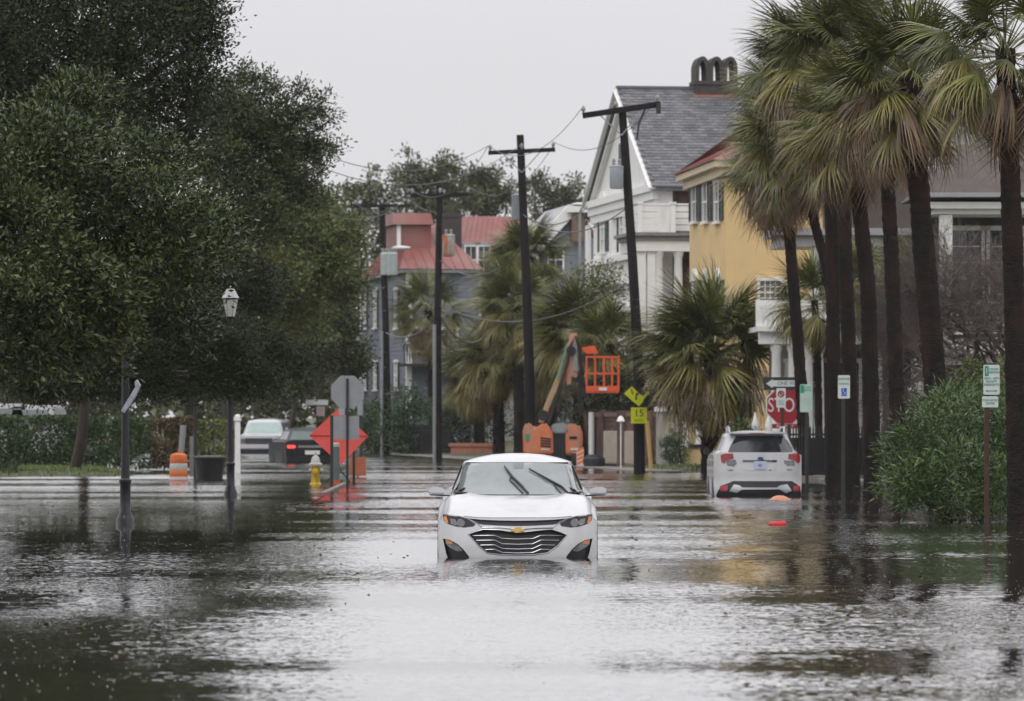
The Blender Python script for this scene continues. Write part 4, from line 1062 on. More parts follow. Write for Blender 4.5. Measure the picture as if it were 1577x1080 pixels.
# ---------- brown house behind the bare tree
H = House('brown_veranda_house', 1446, 119, 1.0, 'dark brown house with white veranda railing behind bare twigs', z=0.1)
LX = 7.5
def sy(py): return H.side(1500, py)[1]
mb = MB(); mb.box(0.0, LX, 2.2, 2.5, 0.0, sy(300)); H.part('wall', mb, m_brownwall)
mb = MB(); mb.box(-0.3, LX, -0.3, 2.6, sy(322), sy(312)); mb.box(-0.15, LX, -0.1, 2.0, sy(330), sy(322)-0.001); H.part('veranda_cornice', mb, m_trim)
for px in (1457, 1560):
    x = H.side(px, 400)[0]; mb = MB(); mb.box(x-0.16, x+0.16, -0.05, 0.26, sy(520), sy(331)); H.part('veranda_post', mb, m_white)
for px in (1457, 1520, 1575):
    x = H.side(px, 400)[0]; mb = MB(); mb.box(x-0.14, x+0.14, -0.03, 0.24, 0, sy(565)); H.part('veranda_post', mb, m_brownwall)
mb = MB(); mb.box(-0.2, LX, -0.2, 2.2, sy(545), sy(520)-0.001); H.part('veranda_floor', mb, m_white)
mb = MB(); mb.box(-0.1, LX, -0.05, 0.3, sy(562), sy(546)); H.part('veranda_beam', mb, m_palegrey)
x0 = H.side(1466, 400)[0]
for i in range(46):
    x = x0+0.12*i; mb = MB(); mb.box(x, x+0.05, 0.0, 0.05, sy(512), sy(470)); 
    if x < LX-0.3: H.part('baluster', mb, m_trim)
mb = MB(); mb.box(x0, LX-0.2, -0.03, 0.08, sy(470)+0.001, sy(465)); mb.box(x0, LX-0.2, -0.03, 0.08, sy(515), sy(512)-0.001); H.part('handrail', mb, m_trim)
for px in (1490, 1545):
    x = H.side(px, 400, 2.2)[0]; H.win('side', x-0.5, x+0.5, sy(500), sy(350), off=2.2, panes=(2, 6), shut=0.4)
mb = MB(); mb.hexa([(-0.4, -0.5, sy(298)), (LX+0.5, -0.5, sy(298)), (LX+0.5, 6, sy(298)), (-0.4, 6, sy(298))], [(0.8, 2.2, sy(215)), (LX-1, 2.2, sy(215)), (LX-1, 3.4, sy(215)), (0.8, 3.4, sy(215))]); H.part('roof', mb, m_brownwall)
mb = MB(); mb.box(-0.42, LX+0.5, -0.55, 0.0, sy(305), sy(298)-0.002); H.part('roof_cornice', mb, m_greyroof)
mb = MB(); mb.box(0.0, LX, 0.4, 2.19, 0.0, 0.4); H.part('veranda_base', mb, m_brick)
for px in (1488, 1540):
    x = H.side(px, 600, 2.2)[0]; H.win('side', x-0.5, x+0.5, 0.6, 2.7, off=2.2, panes=(2, 4), glass=m_glass)

# ---------- blue-grey house with red roof
H = House('blue_grey_house', 628, 222, 9.5, 'blue-grey clapboard house with a red metal roof and white corner boards', z=0.1)
L = H.front(556, 500)[0]; ez = H.side(628, 420)[1]; LX = 3.2
mb = MB(); mb.box(0, 0.3, 0, L, 0, ez); H.part('front_wall', mb, m_blue)
mb = MB(); mb.box(0.301, LX, 0, 0.3, 0, ez); mb.box(LX, LX+0.3, 0.0, L, 0, ez); H.part('side_wall', mb, m_blue)
H.siding('side', 0.2, LX, 0.4, ez-0.2, 0.0, m_blue, 0.2); H.siding('front', 0.2, L-0.2, 0.4, ez-0.2, 0.0, m_blue, 0.2)
mb = MB(); mb.box(-0.06, 0.19, -0.06, -0.001, 0, ez); mb.box(-0.06, -0.001, 0.0, 0.3, 0, ez); H.part('corner_board', mb, m_trim)
mb = MB(); mb.box(-0.06, -0.001, L-0.3, L, 0, ez); H.part('corner_board', mb, m_trim)
mb = MB(); mb.box(-0.35, LX+0.3, -0.35, L+0.3, ez+0.001, ez+0.16); H.part('eave_cornice', mb, m_greyroof)
zr = H.side(640, 338, L/2)[1]
hip(H, -0.45, LX+0.5, -0.45, min(L, 14)+0.45, ez+0.17, zr, m_redroof, 1.7)
for px in (564, 580, 612):
    for (ya, yb) in ((447, 505), (558, 600)):
        y, z1 = H.front(px, ya); _, z0 = H.front(px, yb)
        H.win('front', y-0.5, y+0.5, z0, z1, off=-0.03, shut=0.4, panes=(2, 4))
for px in (652, 690):
    x, z1 = H.side(px, 508); z0 = H.side(px, 540)[1]
    H.win('side', x-0.42, x+0.42, z0, z1, off=-0.03, panes=(2, 4))
x0 = H.side(622, 536, -1.6)[0]; x1 = H.side(715, 536, -1.6)[0]
za = H.side(640, 532, -1.6)[1]; zb_ = H.side(640, 560, -1.6)[1]
for i in range(22):
    mb = MB(); x = x0+i*(x1-x0)/22; mb.box(x, x+0.05, -1.6, -1.55, zb_+0.05, za); H.part('railing_bar', mb, m_iron)
mb = MB(); mb.box(x0, x1, -1.63, -1.52, za, za+0.06); mb.box(x0, x1, -1.7, -0.04, zb_-0.12, zb_); H.part('balcony', mb, m_iron)
# dormer, chimney, white roof box
x0, z1 = H.side(612, 328, 2.5); x1, z0 = H.side(664, 392, 2.5)
mb = MB(); mb.box(x0, x1, 2.5, 6.5, z0-0.6, H.side(612, 346, 2.5)[1]); dm = H.part('dormer', mb, m_redroof)
mb = MB(); za = H.side(612, 346, 2.5)[1]; mb.hexa([(x0-0.25, 2.2, za), (x1+0.1, 2.2, za), (x1+0.1, 6.5, za), (x0-0.25, 6.5, za)], [(x0-0.2, 2.6, z1), (x1, 2.6, z1), (x1, 6.3, z1), (x0-0.2, 6.3, z1)]); H.part('dormer_roof', mb, m_redroof, dm)
mb = MB(); mb.box(x0-0.03, x0+0.16, 2.42, 2.499, H.side(612, 384, 2.5)[1], za); H.part('dormer_board', mb, m_trim, dm)
x0, z1 = H.side(683, 327, 4.0); x1, z0 = H.side(711, 404, 4.0)
mb = MB(); mb.box(x0, x1, 4.0, 5.2, z0-0.5, z1); mb.box(x0-0.06, x1+0.06, 3.95, 5.25, z1-0.25, z1-0.1); H.part('chimney', mb, m_chim)
# ---------- neighbouring red-roofed house, grey roof and dormer windows
H = House('red_roofed_house', 742, 234, 9.5, 'second red-roofed house with paired dark dormer windows and grey porch roof', z=0.1)
def Q(px, py, off=0.0): return H.side(px, py, off)
x0, z0 = Q(700, 412, 3); x1, z1 = Q(806, 330, 3)
mb = MB(); mb.add([(Q(690, 412, 0)[0], 0, z0), (Q(800, 412, 0)[0], 0, z0), (Q(806, 330, 6)[0], 6, z1), (Q(706, 330, 6)[0], 6, z1), (Q(690, 412, 0)[0], 0, z0-0.3), (Q(800, 412, 0)[0], 0, z0-0.3), (Q(806, 330, 6)[0], 6, z1-0.3), (Q(706, 330, 6)[0], 6, z1-0.3)],
                 [(0, 1, 2, 3), (7, 6, 5, 4), (0, 4, 5, 1), (1, 5, 6, 2), (2, 6, 7, 3), (3, 7, 4, 0)])
rf_ = H.part('roof', mb, m_redroof)
se = MB()
for i in range(14):
    t = i/13; a = Vector((Q(690, 412, 0)[0]*(1-t)+Q(800, 412, 0)[0]*t, 0, z0+0.02)); b_ = Vector((Q(706, 330, 6)[0]*(1-t)+Q(806, 330, 6)[0]*t, 6, z1+0.02)); se.bar(a, b_, 0.04, 0.06)
H.part('seams', se, m_redroof, rf_)['kind'] = 'stuff'
xw0 = Q(665, 450)[0]; xw1 = Q(800, 450)[0]
mb = MB(); mb.box(xw0, xw1, 0.3, 0.6, 0, z0-0.31); mb.box(xw1-0.3, xw1, 0.601, 6, 0, z0); H.part('wall', mb, m_palegrey)
for px in (725, 745):
    xa, za = Q(px-8, 421, -0.6); xb, zb_ = Q(px+8, 380, -0.6)
    mb = MB(); mb.box(xa-0.12, xb+0.12, -0.58, 1.8, za-0.1, zb_+0.1); mb.box(xa-0.2, xb+0.2, -0.72, 1.8, zb_+0.101, zb_+0.2); H.part('dormer', mb, m_greyroof)
    H.win('side', xa, xb, za, zb_, off=-0.6, panes=(2, 2), sill=False)
xa, za = Q(690, 447, -2.4); xb, zb_ = Q(758, 420, -0.4)
mb = MB(); mb.hexa([(xa-0.3, -2.6, za-0.15), (xb+0.4, -2.6, za-0.15), (xb+0.4, 0.29, zb_-0.15), (xa+0.3, 0.29, zb_-0.15)], [(xa-0.3, -2.6, za), (xb+0.4, -2.6, za), (xb+0.4, 0.29, zb_), (xa+0.3, 0.29, zb_)]); H.part('porch_roof', mb, m_greyroof)
for px in (692, 715, 738, 756):
    x = Q(px, 470, -2.3)[0]; mb = MB(); mb.box(x-0.1, x+0.1, -2.35, -2.15, 0, za-0.16); H.part('porch_post', mb, m_trim)
for px in (703, 728, 745):
    for ya, yb in ((452, 500), (520, 575)):
        x, z1_ = Q(px, ya, 0.3); z0_ = Q(px, yb, 0.3)[1]; H.win('side', x-0.35, x+0.35, z0_, z1_, off=0.3, panes=(2, 4))
mb = MB(); xa, za = Q(626, 562, -4); xb, _ = Q(700, 562, -4); mb.box(xa, xb, -4.2, -4.0, 0, Q(650, 575, -4)[1]); mb.box(xa-0.3, xb+0.3, -4.5, -3.6, Q(650, 575, -4)[1]+.001, Q(650, 566, -4)[1]); H.part('garden_porch', mb, m_white)
# ---------- grey gabled house
H = House('grey_gabled_house', 846, 206, 8.3, 'grey clapboard house with a white-edged gable and wooden chimney', z=0.1)
def Q(px, py, off=0.0): return H.side(px, py, off)
pl = [Q(838, 700), Q(905, 700), Q(905, 395), Q(874, 330), Q(838, 374)]
pl = [(a, max(z, 0)) for a, z in pl]
x5 = Q(935, 400)[0]; xe = Q(905, 400)[0]
gz = Q(880, 326)[1]; le = Q(826, 382)[1]; re = Q(925, 392)[1]; gx = Q(880, 326)[0]; lx = Q(830, 382)[0]; rx = Q(932, 392)[0]
mb = MB(); mb.prism([(lx, 0), (rx, 0), (rx, re), (gx, gz), (lx, le)], 0.0, 0.4); H.part('wall', mb, m_grey)
H.siding('side', lx+0.1, rx, 0.4, le-0.1, 0.0, m_grey, 0.18)
mb = MB()
mb.bar((lx-0.4, -0.25, le-0.25), (gx, -0.25, gz+0.12), 0.5, 0.30, up=(0, 1, 0)); H.part('gable_board', mb, m_trim)
mb = MB(); mb.hexa([(lx-0.4, 0.0, le-0.2), (gx, 0.0, gz+0.15), (gx, 8, gz+0.15), (lx-0.4, 8, le-0.2)], [(lx-0.4, 0.0, le), (gx, 0.0, gz+0.35), (gx, 8, gz+0.35), (lx-0.4, 8, le)]); H.part('roof', mb, m_greyroof)
mb = MB(); mb.hexa([(gx+.001, 0.0, gz+0.15), (rx+0.3, 0.0, re-0.1), (rx+0.3, 8, re-0.1), (gx+.001, 8, gz+0.15)], [(gx+.001, 0.0, gz+0.35), (rx+0.3, 0.0, re+0.1), (rx+0.3, 8, re+0.1), (gx+.001, 8, gz+0.35)]); H.part('roof', mb, m_redroof)
xa, za = Q(881, 372, -0.6); xb, zb_ = Q(900, 330, -0.6); mb = MB(); mb.box(xa, xb, -0.6, -0.04, za, zb_); H.part('chimney', mb, m_wood)
mb = MB(); xa2, zc = Q(875, 327, -0.7); xb2, zd = Q(911, 317, -0.7); mb.box(xa2, xb2, -0.8, -0.02, zc, zd); H.part('chimney_cap', mb, m_trim)
x0, z0 = Q(845, 420); x1, z1 = Q(866, 380); H.win('side', x0, x1, z0, z1, off=-0.03, panes=(2, 2))
for px in (858, 886):
    x, z1 = Q(px, 500); z0 = Q(px, 545)[1]; H.win('side', x-0.45, x+0.45, z0, z1, off=-0.03, panes=(2, 4))
mb = MB(); xa, za = Q(838, 470, -1.5); xb, zb_ = Q(905, 455, -0.2); mb.hexa([(xa, -1.6, za-0.15), (xb, -1.6, za-0.15), (xb, -0.04, zb_), (xa, -0.04, zb_)], [(xa, -1.6, za), (xb, -1.6, za), (xb, -0.04, zb_+0.15), (xa, -0.04, zb_+0.15)]); H.part('lean_to_roof', mb, m_grey)

# ---------- walls and fences
def wall(label, px0, px1, d0, d1, py0, py1, mat, th=0.3, cap=None, cat='wall', name='garden_wall'):
    a = Vector((PX(px0, d0), d0, 0)); b_ = Vector((PX(px1, d1), d1, 0)); dv = b_-a; L = dv.length
    t = thing(name, a, label, cat, rz=math.atan2(dv.y, dv.x)); h = PZ(py0, (d0+d1)/2)
    MB().box(0, L, 0, th, -0.2, h).build('wall', mat, t)
    if cap: MB().box(-0.06, L+0.06, -0.06, th+0.06, h+0.001, h+0.14).build('coping', cap, t)
    return t, L, h
wall('pale grey stucco wall with a white coping behind the round shrub', 1011, 1053, 143, 143, 634, 722, m_palegrey, cap=m_trim)
t, L, h = wall('brown brick wall with gates behind the yellow signs', 902, 1010, 150, 144, 642, 722, m_brick, cap=m_wood)
mb = MB(); r_ = random.Random(8)
for j in range(int(h/0.16)):
    for i in range(int(L/0.42)): x = i*0.42+(0.21 if j % 2 else 0.01); mb.box(x, x+0.40, -r_.uniform(0.01, 0.03), -0.001, 0.05+j*0.16, 0.05+j*0.16+0.145)
mb.build('brick_courses', m_brick, t, fix=False)['kind'] = 'stuff'
for f0, f1 in ((0.30, 0.50), (0.60, 0.74)):
    g = MB().box(L*f0, L*f1, -0.08, -0.032, 0.1, h*0.72).build('gate', pm('pale_gate', (0.42, 0.37, 0.31), var=0.1), t)
    for k in range(7):
        x = L*f0+(L*(f1-f0))*k/7
        MB().box(x+0.02, x+L*(f1-f0)/7-0.02, -0.105, -0.081, 0.14, h*0.70).build('gate_board', MATS['pale_gate'], g)
for f in (0.05, 0.27, 0.53, 0.57, 0.78, 0.96):
    MB().box(L*f-0.16, L*f+0.16, -0.12, 0.35, 0, h+0.2).build('pier', m_brick, t)
wall('low red brick wall beside the small palm in the mid distance', 694, 770, 191, 189, 688, 705, m_redbrick, cap=m_redbrick)
wall('low retaining wall behind the pavement on the right', 1215, 1480, 112.5, 112, 733, 750, m_conc, name='low_wall')
def fence(label, px0, px1, d0, d1, h, n, solid=None):
    a = Vector((PX(px0, d0), d0, 0.08)); b_ = Vector((PX(px1, d1), d1, 0.08)); dv = b_-a; L = dv.length
    t = thing('iron_fence', a, label, 'fence', rz=math.atan2(dv.y, dv.x))
    MB().box(0, L, 0, 0.04, h-0.2, h-0.15).build('rail', m_iron, t); MB().box(0, L, 0, 0.04, 0.15, 0.2).build('rail', m_iron, t)
    me = MB().box(-0.018, 0.018, -0.012, 0.024, 0.0, h-0.02).prism([(-0.018, h-0.02), (0.018, h-0.02), (0, h+0.06)], -0.012, 0.024).build('picket', m_iron, t)
    me.location.x = L*0.5/n
    for i in range(1, n):
        c = me.copy(); c.location.x = L*(i+0.5)/n; link(c, t)
    for i in range(int(L/2.4)+1): MB().box(min(L, i*2.4)-0.04, min(L, i*2.4)+0.04, -0.02, 0.06, 0, h+0.08).build('post', m_iron, t)
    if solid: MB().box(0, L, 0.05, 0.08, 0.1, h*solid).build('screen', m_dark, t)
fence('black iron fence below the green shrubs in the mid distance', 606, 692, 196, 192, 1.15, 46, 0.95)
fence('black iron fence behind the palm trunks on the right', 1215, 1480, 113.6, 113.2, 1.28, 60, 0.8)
# ------------------------------------------------------------------ vehicles
m_wpaint = pm('white_car_paint', (0.53, 0.535, 0.55), rough=0.25, var=0.03, scale=1.5, coat=0.45, dirt=((0.40, 0.39, 0.37), 2.2, 0.52, 0.85))
m_dkpaint = pm('dark_car_paint', (0.012, 0.013, 0.016), rough=0.35, var=0.1, coat=0.0, spec=0.3)
m_black = pm('black_plastic', (0.012, 0.012, 0.013), rough=0.45, var=0.2)
m_rubber = pm('rubber', (0.015, 0.015, 0.015), rough=0.8, var=0.2)
m_chrome = pm('chrome', (0.27, 0.275, 0.29), rough=0.25, metal=1.0, var=0.05)
m_fog_sky = pm('fog_and_sky_windscreen', (0.17, 0.20, 0.20), rough=0.06, var=0.35, scale=1.3, coat=0.8)  # grey-green base colour holds painted sky reflection as well as fogging
m_fog_sky_clear = pm('fog_and_sky_glass', (0.30, 0.34, 0.34), rough=0.05, var=0.25, scale=1.3, coat=0.6)  # reflected sky and fogging are both put into the pale base colour
m_fog_sky_clear.node_tree.nodes['Principled BSDF'].inputs['Alpha'].default_value = 0.72
m_tint = pm('tinted_glass', (0.02, 0.024, 0.028), rough=0.06, var=0.3, scale=1.4, spec=0.9)
m_lens = pm('smoked_lens', (0.018, 0.019, 0.021), rough=0.2, var=0.3, scale=9, coat=0.15, spec=0.3)
m_clear = pm('clear_lens', (0.16, 0.165, 0.17), rough=0.18, var=0.4, scale=14, coat=0.3)
m_amber = pm('amber_lens', (0.65, 0.22, 0.06), rough=0.2, var=0.2)
m_redl = pm('red_lens', (0.30, 0.012, 0.02), rough=0.2, var=0.3, coat=0.4)
m_gold = pm('gold_badge', (0.48, 0.32, 0.09), rough=0.35, metal=0.6, var=0.15)
m_alloy = pm('alloy_rim', (0.4, 0.41, 0.42), rough=0.3, metal=0.9)

def sup(u, p): return max(0.0, 1-abs(u)**p)**(1/p)
class Car:
    def __init__(s, name, label, px, d, rz, hw, L, z0, paint, fd, top, cab, region, group=None):
        """fd(x,z): depth of the near face; top(x,y): height of the body top; cab: dict of the glasshouse"""
        s.d = d; s.rx = PX(px, d); s.hw = hw; s.L = L; s.fd = fd; s.top = top; s.cab = cab; s.reg = region; s.paint = paint
        s.root = thing(name, (s.rx, d, z0), label, 'car', group, rz=rz)
        s.zr = z0
    def zpx(s, zx, zy): return s.reg[0]+zx/s.reg[2], s.reg[1]+zy/s.reg[2]
    def inv(s, zx, zy, fn=None):
        px, py = s.zpx(zx, zy); x = z = 0; y = 0
        for _ in range(8):
            d = s.d+y; x = PX(px, d)-s.rx; z = PZ(py, d)-s.zr; y = (fn or s.fd)(x, z)
        return (x, z)
    def poly(s, pts, fn=None, mirror=False):
        q = [s.inv(a, b, fn) for a, b in pts]
        return [(-x, z) for x, z in q][::-1] if mirror else q
    def g(s, fn=None):
        fn = fn or s.fd
        return lambda x, z, off: (x, fn(x, z)+off, z)
    def cf(s, x, z):            # near face of the glasshouse
        c = s.cab; t = (z-c['z0'])/(c['z1']-c['z0']); w = c['w0']+(c['w1']-c['w0'])*t
        ya = c['a0']+(c['a1']-c['a0'])*t; yb = c['b0']+(c['b1']-c['b0'])*t; hl = (yb-ya)/2
        return ya+hl-hl*max(0.02, 1-abs(min(0.999, abs(x)/w))**c['p'])**(1/c['p'])
    def shell(s, mats=None, open_front=False):
        # body: top grid + sides, from the near face backwards
        nx = 24; xs_ = [math.sin(math.pi/2*(-1+2*i/nx))*s.hw for i in range(nx+1)]; nt = 30
        vs = []
        for j in range(nt+1):
            t = j/nt
            row = []
            zt = [s.top(x, 0.3) for x in xs_]
            for x in xs_:
                y = 0.1
                for _ in range(6): y = s.fd(x, s.top(x, y))
                yy = y+(s.L-y)*t; row.append((x, yy, s.top(x, yy)))
            down = []
            zs = s.sidez
            for k, (fx, z) in enumerate(zs):
                a = row[-1]; y = s.fd(s.hw*fx*0.999, z); yy = y+(s.L-y)*t
                down.append((s.hw*fx, yy, min(z, a[2]-0.012*(k+1))))
            left = [(-a, b, c) for a, b, c in down][::-1]
            vs.append(left+row+down)
        n = len(vs[0]); V = [v for r in vs for v in r]
        Fc = [(j*n+i, j*n+i+1, (j+1)*n+i+1, (j+1)*n+i) for j in range(nt) for i in range(n-1)]
        Fc.append(tuple(nt*n+i for i in range(n)))
        b = MB().add(V, Fc).build('body', s.paint, s.root, smooth=True)
        # glasshouse
        c = s.cab; N = 48; V = []; Fc = []
        lev = [(c['z0']-0.06, 1)]+[(c['z0']+(c['z1']-c['z0'])*i/6, 1) for i in range(7)]
        rings = []
        for z, q in lev:
            t = (z-c['z0'])/(c['z1']-c['z0']); w = c['w0']+(c['w1']-c['w0'])*t; ya = c['a0']+(c['a1']-c['a0'])*t; yb = c['b0']+(c['b1']-c['b0'])*t
            rings.append((z, w, (yb-ya)/2, (ya+yb)/2))
        z, w, hl, yc = rings[-1]
        for q in (0.985, 0.95, 0.88, 0.75, 0.5, 0.2): rings.append((z+c['dome']*(1-q**2.4), w*q, hl*q, yc))
        for z, w, hl, yc in rings:
            for k in range(N):
                a = 2*math.pi*k/N; ca, sa = math.cos(a), math.sin(a); e = 2/c['p']
                V.append((w*math.copysign(abs(ca)**e, ca), yc+hl*math.copysign(abs(sa)**e, sa), z))
        for i in range(len(rings)-1):
            for k in range(N):
                if open_front and i < 7 and all(abs(V[i*N+(k+q_) % N][0]) < rings[i][1]*0.93 and V[i*N+(k+q_) % N][1] < rings[i][3] for q_ in (0, 1)): continue
                Fc.append((i*N+k, i*N+(k+1) % N, (i+1)*N+(k+1) % N, (i+1)*N+k))
        Fc.append(tuple((len(rings)-1)*N+k for k in range(N)))
        MB().add(V, Fc).build('roof', mats or s.paint, s.root, smooth=True)
    def side_glass(s, panes, mat=None):
        c = s.cab
        for sg in (-1, 1):
            for pts in panes:
                def gg(y, z, off, sg=sg):
                    t = (z-c['z0'])/(c['z1']-c['z0']); w = c['w0']+(c['w1']-c['w0'])*t; ya = c['a0']+(c['a1']-c['a0'])*t; yb = c['b0']+(c['b1']-c['b0'])*t; hl = (yb-ya)/2; yc = (ya+yb)/2
                    x = w*max(0.05, 1-min(0.999, abs(y-yc)/hl)**c['p'])**(1/c['p'])
                    return (sg*(x+0.006), y, z)
                sheet('side_window', pts, [], gg, 0.12, mat or m_tint, s.root)
    def wheel(s, y, z, r, w=0.22, inset=0.0):
        for sg in (-1, 1):
            x = sg*(s.hw-0.02-inset)
            a, b = (x-w, x) if sg > 0 else (x, x+w)
            wh = bpy.data.objects.new('wheel', None); link(wh, s.root)
            MB().lathe([(r*0.62, 0), (r*0.96, 0.0), (r, 0.03), (r, w-0.03), (r*0.96, w), (r*0.62, w)], (a, y, z), 24, 'x').build('tyre', m_rubber, wh, smooth=True)
            rm = MB(); xo = x if sg > 0 else x-0.0
            rm.lathe([(0.04, 0.0), (r*0.62, 0.0), (r*0.64, 0.04), (0.05, 0.04)], ((b-0.045) if sg > 0 else a+0.005, y, z), 20, 'x')
            for k in range(7):
                an = 2*math.pi*k/7; rm.bar((b if sg > 0 else a, y, z), (b if sg > 0 else a, y+math.cos(an)*r*0.6, z+math.sin(an)*r*0.6), 0.05, 0.02, up=(1, 0, 0))
            rm.build('rim', m_alloy, wh)
            MB().lathe([(r*1.16, 0), (r*1.16, 0.006)], (sg*(s.hw+0.004)-0.003, y, z), 28, 'x').build('wheel_arch', m_black, s.root)

# ---- white sedan in the foreground
def s_fd(x, z):
    a = min(1, abs(x)/0.93); return 0.06*a*a + 0.36*a**5 + 0.32*max(0, z-0.14)**1.35 + 0.25*max(0, 0.02-z)
def s_top(x, y):
    t = min(1, max(0, (y-0.04)/1.22)); z = 0.437+0.285*t**0.72
    a = abs(x)
    z -= 0.020*(a/0.8)**2*(1-t*0.3)
    if 0.30 < a: z += 0.020*math.exp(-((a-0.56)/0.08)**2)*min(1, y*1.2)
    if a > 0.74: z -= 0.125*((a-0.74)/0.18)**2
    if y > 4.0: z += 0.08*sstep(4.0, 4.3, y)
    return z
C = Car('sedan', 'white sedan stalled in deep flood water, facing the camera with raised wipers', 797.2, 52.3, 0, 0.925, 4.75, 0.0, m_wpaint, s_fd, s_top,
        dict(z0=0.70, z1=1.085, w0=0.81, w1=0.655, a0=1.16, a1=2.02, b0=4.7, b1=3.85, p=3.6, dome=0.105), (640, 680, 4.928))
C.sidez = [(1.0, 0.30), (1.0, 0.12), (0.985, -0.05), (0.96, -0.22)]
C.shell(open_front=True)
m_seat = pm('seat_cloth', (0.05, 0.05, 0.052), rough=0.8, var=0.2)
MB().box(-0.76, 0.76, 1.42, 4.4, 0.728, 0.742).build('cabin_floor', m_seat, C.root)
MB().prism([(-0.72, 0.735), (0.72, 0.735), (0.66, 0.79), (-0.66, 0.79)], 1.55, 1.95).build('dashboard', m_black, C.root, bevel=0.02)
for sx_ in (-0.36, 0.36):
    st_ = MB().prism([(sx_-0.24, 0.73), (sx_+0.24, 0.73), (sx_+0.20, 0.97), (sx_-0.20, 0.97)], 2.55, 2.68).build('seat', m_seat, C.root, bevel=0.03)
    MB().prism([(sx_-0.13, 0.99), (sx_+0.13, 0.99), (sx_+0.11, 1.12), (sx_-0.11, 1.12)], 2.58, 2.66).build('headrest', m_seat, st_, bevel=0.02)
MB().tube([(0.36+0.17*math.cos(a), 2.05-0.03*math.sin(a), 0.80+0.13*math.sin(a)) for a in np.linspace(0, 2*math.pi, 21)], 0.014, 6).build('steering_wheel', m_black, C.root)
ug = [(395, 583), (500, 594), (640, 600), (775, 602), (910, 600), (1050, 594), (1160, 583), (1100, 622), (1040, 633), (900, 640), (775, 643), (640, 640), (510, 633), (455, 622)]
lg = [(402, 706), (450, 688), (515, 668), (640, 672), (775, 694), (900, 680), (1030, 668), (1100, 690), (1148, 712), (1080, 792), (1000, 848), (900, 860), (775, 864), (640, 860), (545, 848), (478, 792)]
hl_ = [(207, 556), (330, 572), (400, 592), (457, 628), (440, 646), (370, 655), (300, 646), (240, 626), (214, 600)]
fg = [(207, 737), (262, 748), (318, 778), (362, 818), (405, 872), (408, 905), (250, 905), (232, 850)]
def mir(p): return [(1550-a, b) for a, b in p][::-1]
out = []
for i in range(25):
    x = -0.925+1.85*i/24; x = max(-0.924, min(0.924, x)); y = 0.1
    for _ in range(6): y = s_fd(x, s_top(x, y))
    out.append((x, s_top(x, y)+0.001))
out += [(0.925, 0.1), (0.90, -0.2), (-0.90, -0.2), (-0.925, 0.1)]
holes = [C.poly(ug), C.poly(lg), C.poly(hl_), C.poly(mir(hl_)), C.poly(fg), C.poly(mir(fg))]
sheet('front_bumper', out, holes, C.g(), 0.035, m_wpaint, C.root, 0.0, 0.05)
o = sheet('upper_grille', holes[0], [], C.g(), 0.05, m_black, C.root, 0.04)
mb = MB()
for i in range(60):
    t = i/59; x = -0.52+1.04*t; z0_ = 0.385; p = C.inv(775+x*660, 620); 
    mb.bar((x, s_fd(x, p[1]-0.03)+0.03, p[1]-0.025), (x, s_fd(x, p[1]+0.03)+0.03, p[1]+0.02), 0.006, 0.01)
mb.build('grille_mesh', pm('grille_mesh', (0.06, 0.06, 0.06), rough=0.4), o)['kind'] = 'stuff'
o = sheet('lower_grille', holes[1], [], C.g(), 0.05, m_black, C.root, 0.07)
for ys, yc_, xl in ((712, 742, 432), (748, 782, 462), (784, 818, 492), (818, 848, 530)):
    pts = [(xl, ys+4), (600, ys+2), (660, yc_-4), (775, yc_), (890, yc_-4), (950, ys+2), (1550-xl, ys+4)]
    q = []
    for i in range(len(pts)-1):
        for k in range(4): q.append((pts[i][0]+(pts[i+1][0]-pts[i][0])*k/4, pts[i][1]+(pts[i+1][1]-pts[i][1])*k/4))
    q.append(pts[-1]); w = [C.inv(*a) for a in q]
    mb = MB(); mb.tube([(x, s_fd(x, z)+0.025, z) for x, z in w], 0.0062, 6); mb.build('grille_bar', m_chrome, o, smooth=True)
w = [C.inv(a, b) for a, b in lg]; w.append(w[0])
MB().tube([(x, s_fd(x, z)-0.001, z) for x, z in w], 0.007, 6).build('grille_surround', m_chrome, o, smooth=True)
for k in (0, 1):
    mf = (lambda p: mir(p)) if k else (lambda p: p)
    h = sheet('headlight', holes[2+k], [], C.g(), 0.03, m_lens, C.root, 0.012)
    sheet('indicator', C.poly(mf([(212, 566), (236, 570), (250, 622), (238, 622), (218, 600)])), [], C.g(), 0.03, m_amber, h, 0.004)
    sheet('reflector', C.poly(mf([(262, 585), (300, 590), (320, 630), (300, 640), (268, 625)])), [], C.g(), 0.03, m_clear, h, 0.005)
    x, z = C.inv(345 if not k else 1205, 618)
    MB().lathe([(0.045, 0), (0.05, 0.012), (0.03, 0.02)], (x, s_fd(x, z)-0.012, z), 14, 'y').build('projector', m_chrome, h, smooth=True)
    w = [C.inv(a, b) for a, b in mf([(215, 552), (330, 568), (400, 586), (455, 612), (505, 652)])]
    MB().tube([(x, s_fd(x, z)-0.002, z) for x, z in w], 0.006, 6).build('trim_strip', m_chrome, C.root, smooth=True)
    fr = sheet('fog_recess', holes[4+k], [], C.g(), 0.05, m_black, C.root, 0.06)
    sheet('fog_lamp', C.poly(mf([(225, 744), (270, 754), (325, 793), (362, 832), (318, 836), (250, 800), (228, 775)])), [], C.g(), 0.04, m_clear, fr, 0.03)
    sheet('amber_reflector', C.poly(mf([(228, 748), (272, 754), (284, 778), (240, 776)])), [], C.g(), 0.04, m_amber, fr, 0.022)
w = [C.inv(a, b) for a, b in [(505, 655), (640, 652), (775, 668), (910, 658), (1045, 655)]]
MB().tube([(x, s_fd(x, z)-0.002, z) for x, z in w], 0.010, 6).build('grille_trim', m_chrome, C.root, smooth=True)
bp = [(722, 664), (752, 664), (760, 650), (800, 650), (795, 664), (830, 664), (822, 682), (792, 682), (785, 692), (748, 692), (754, 682), (722, 682)]
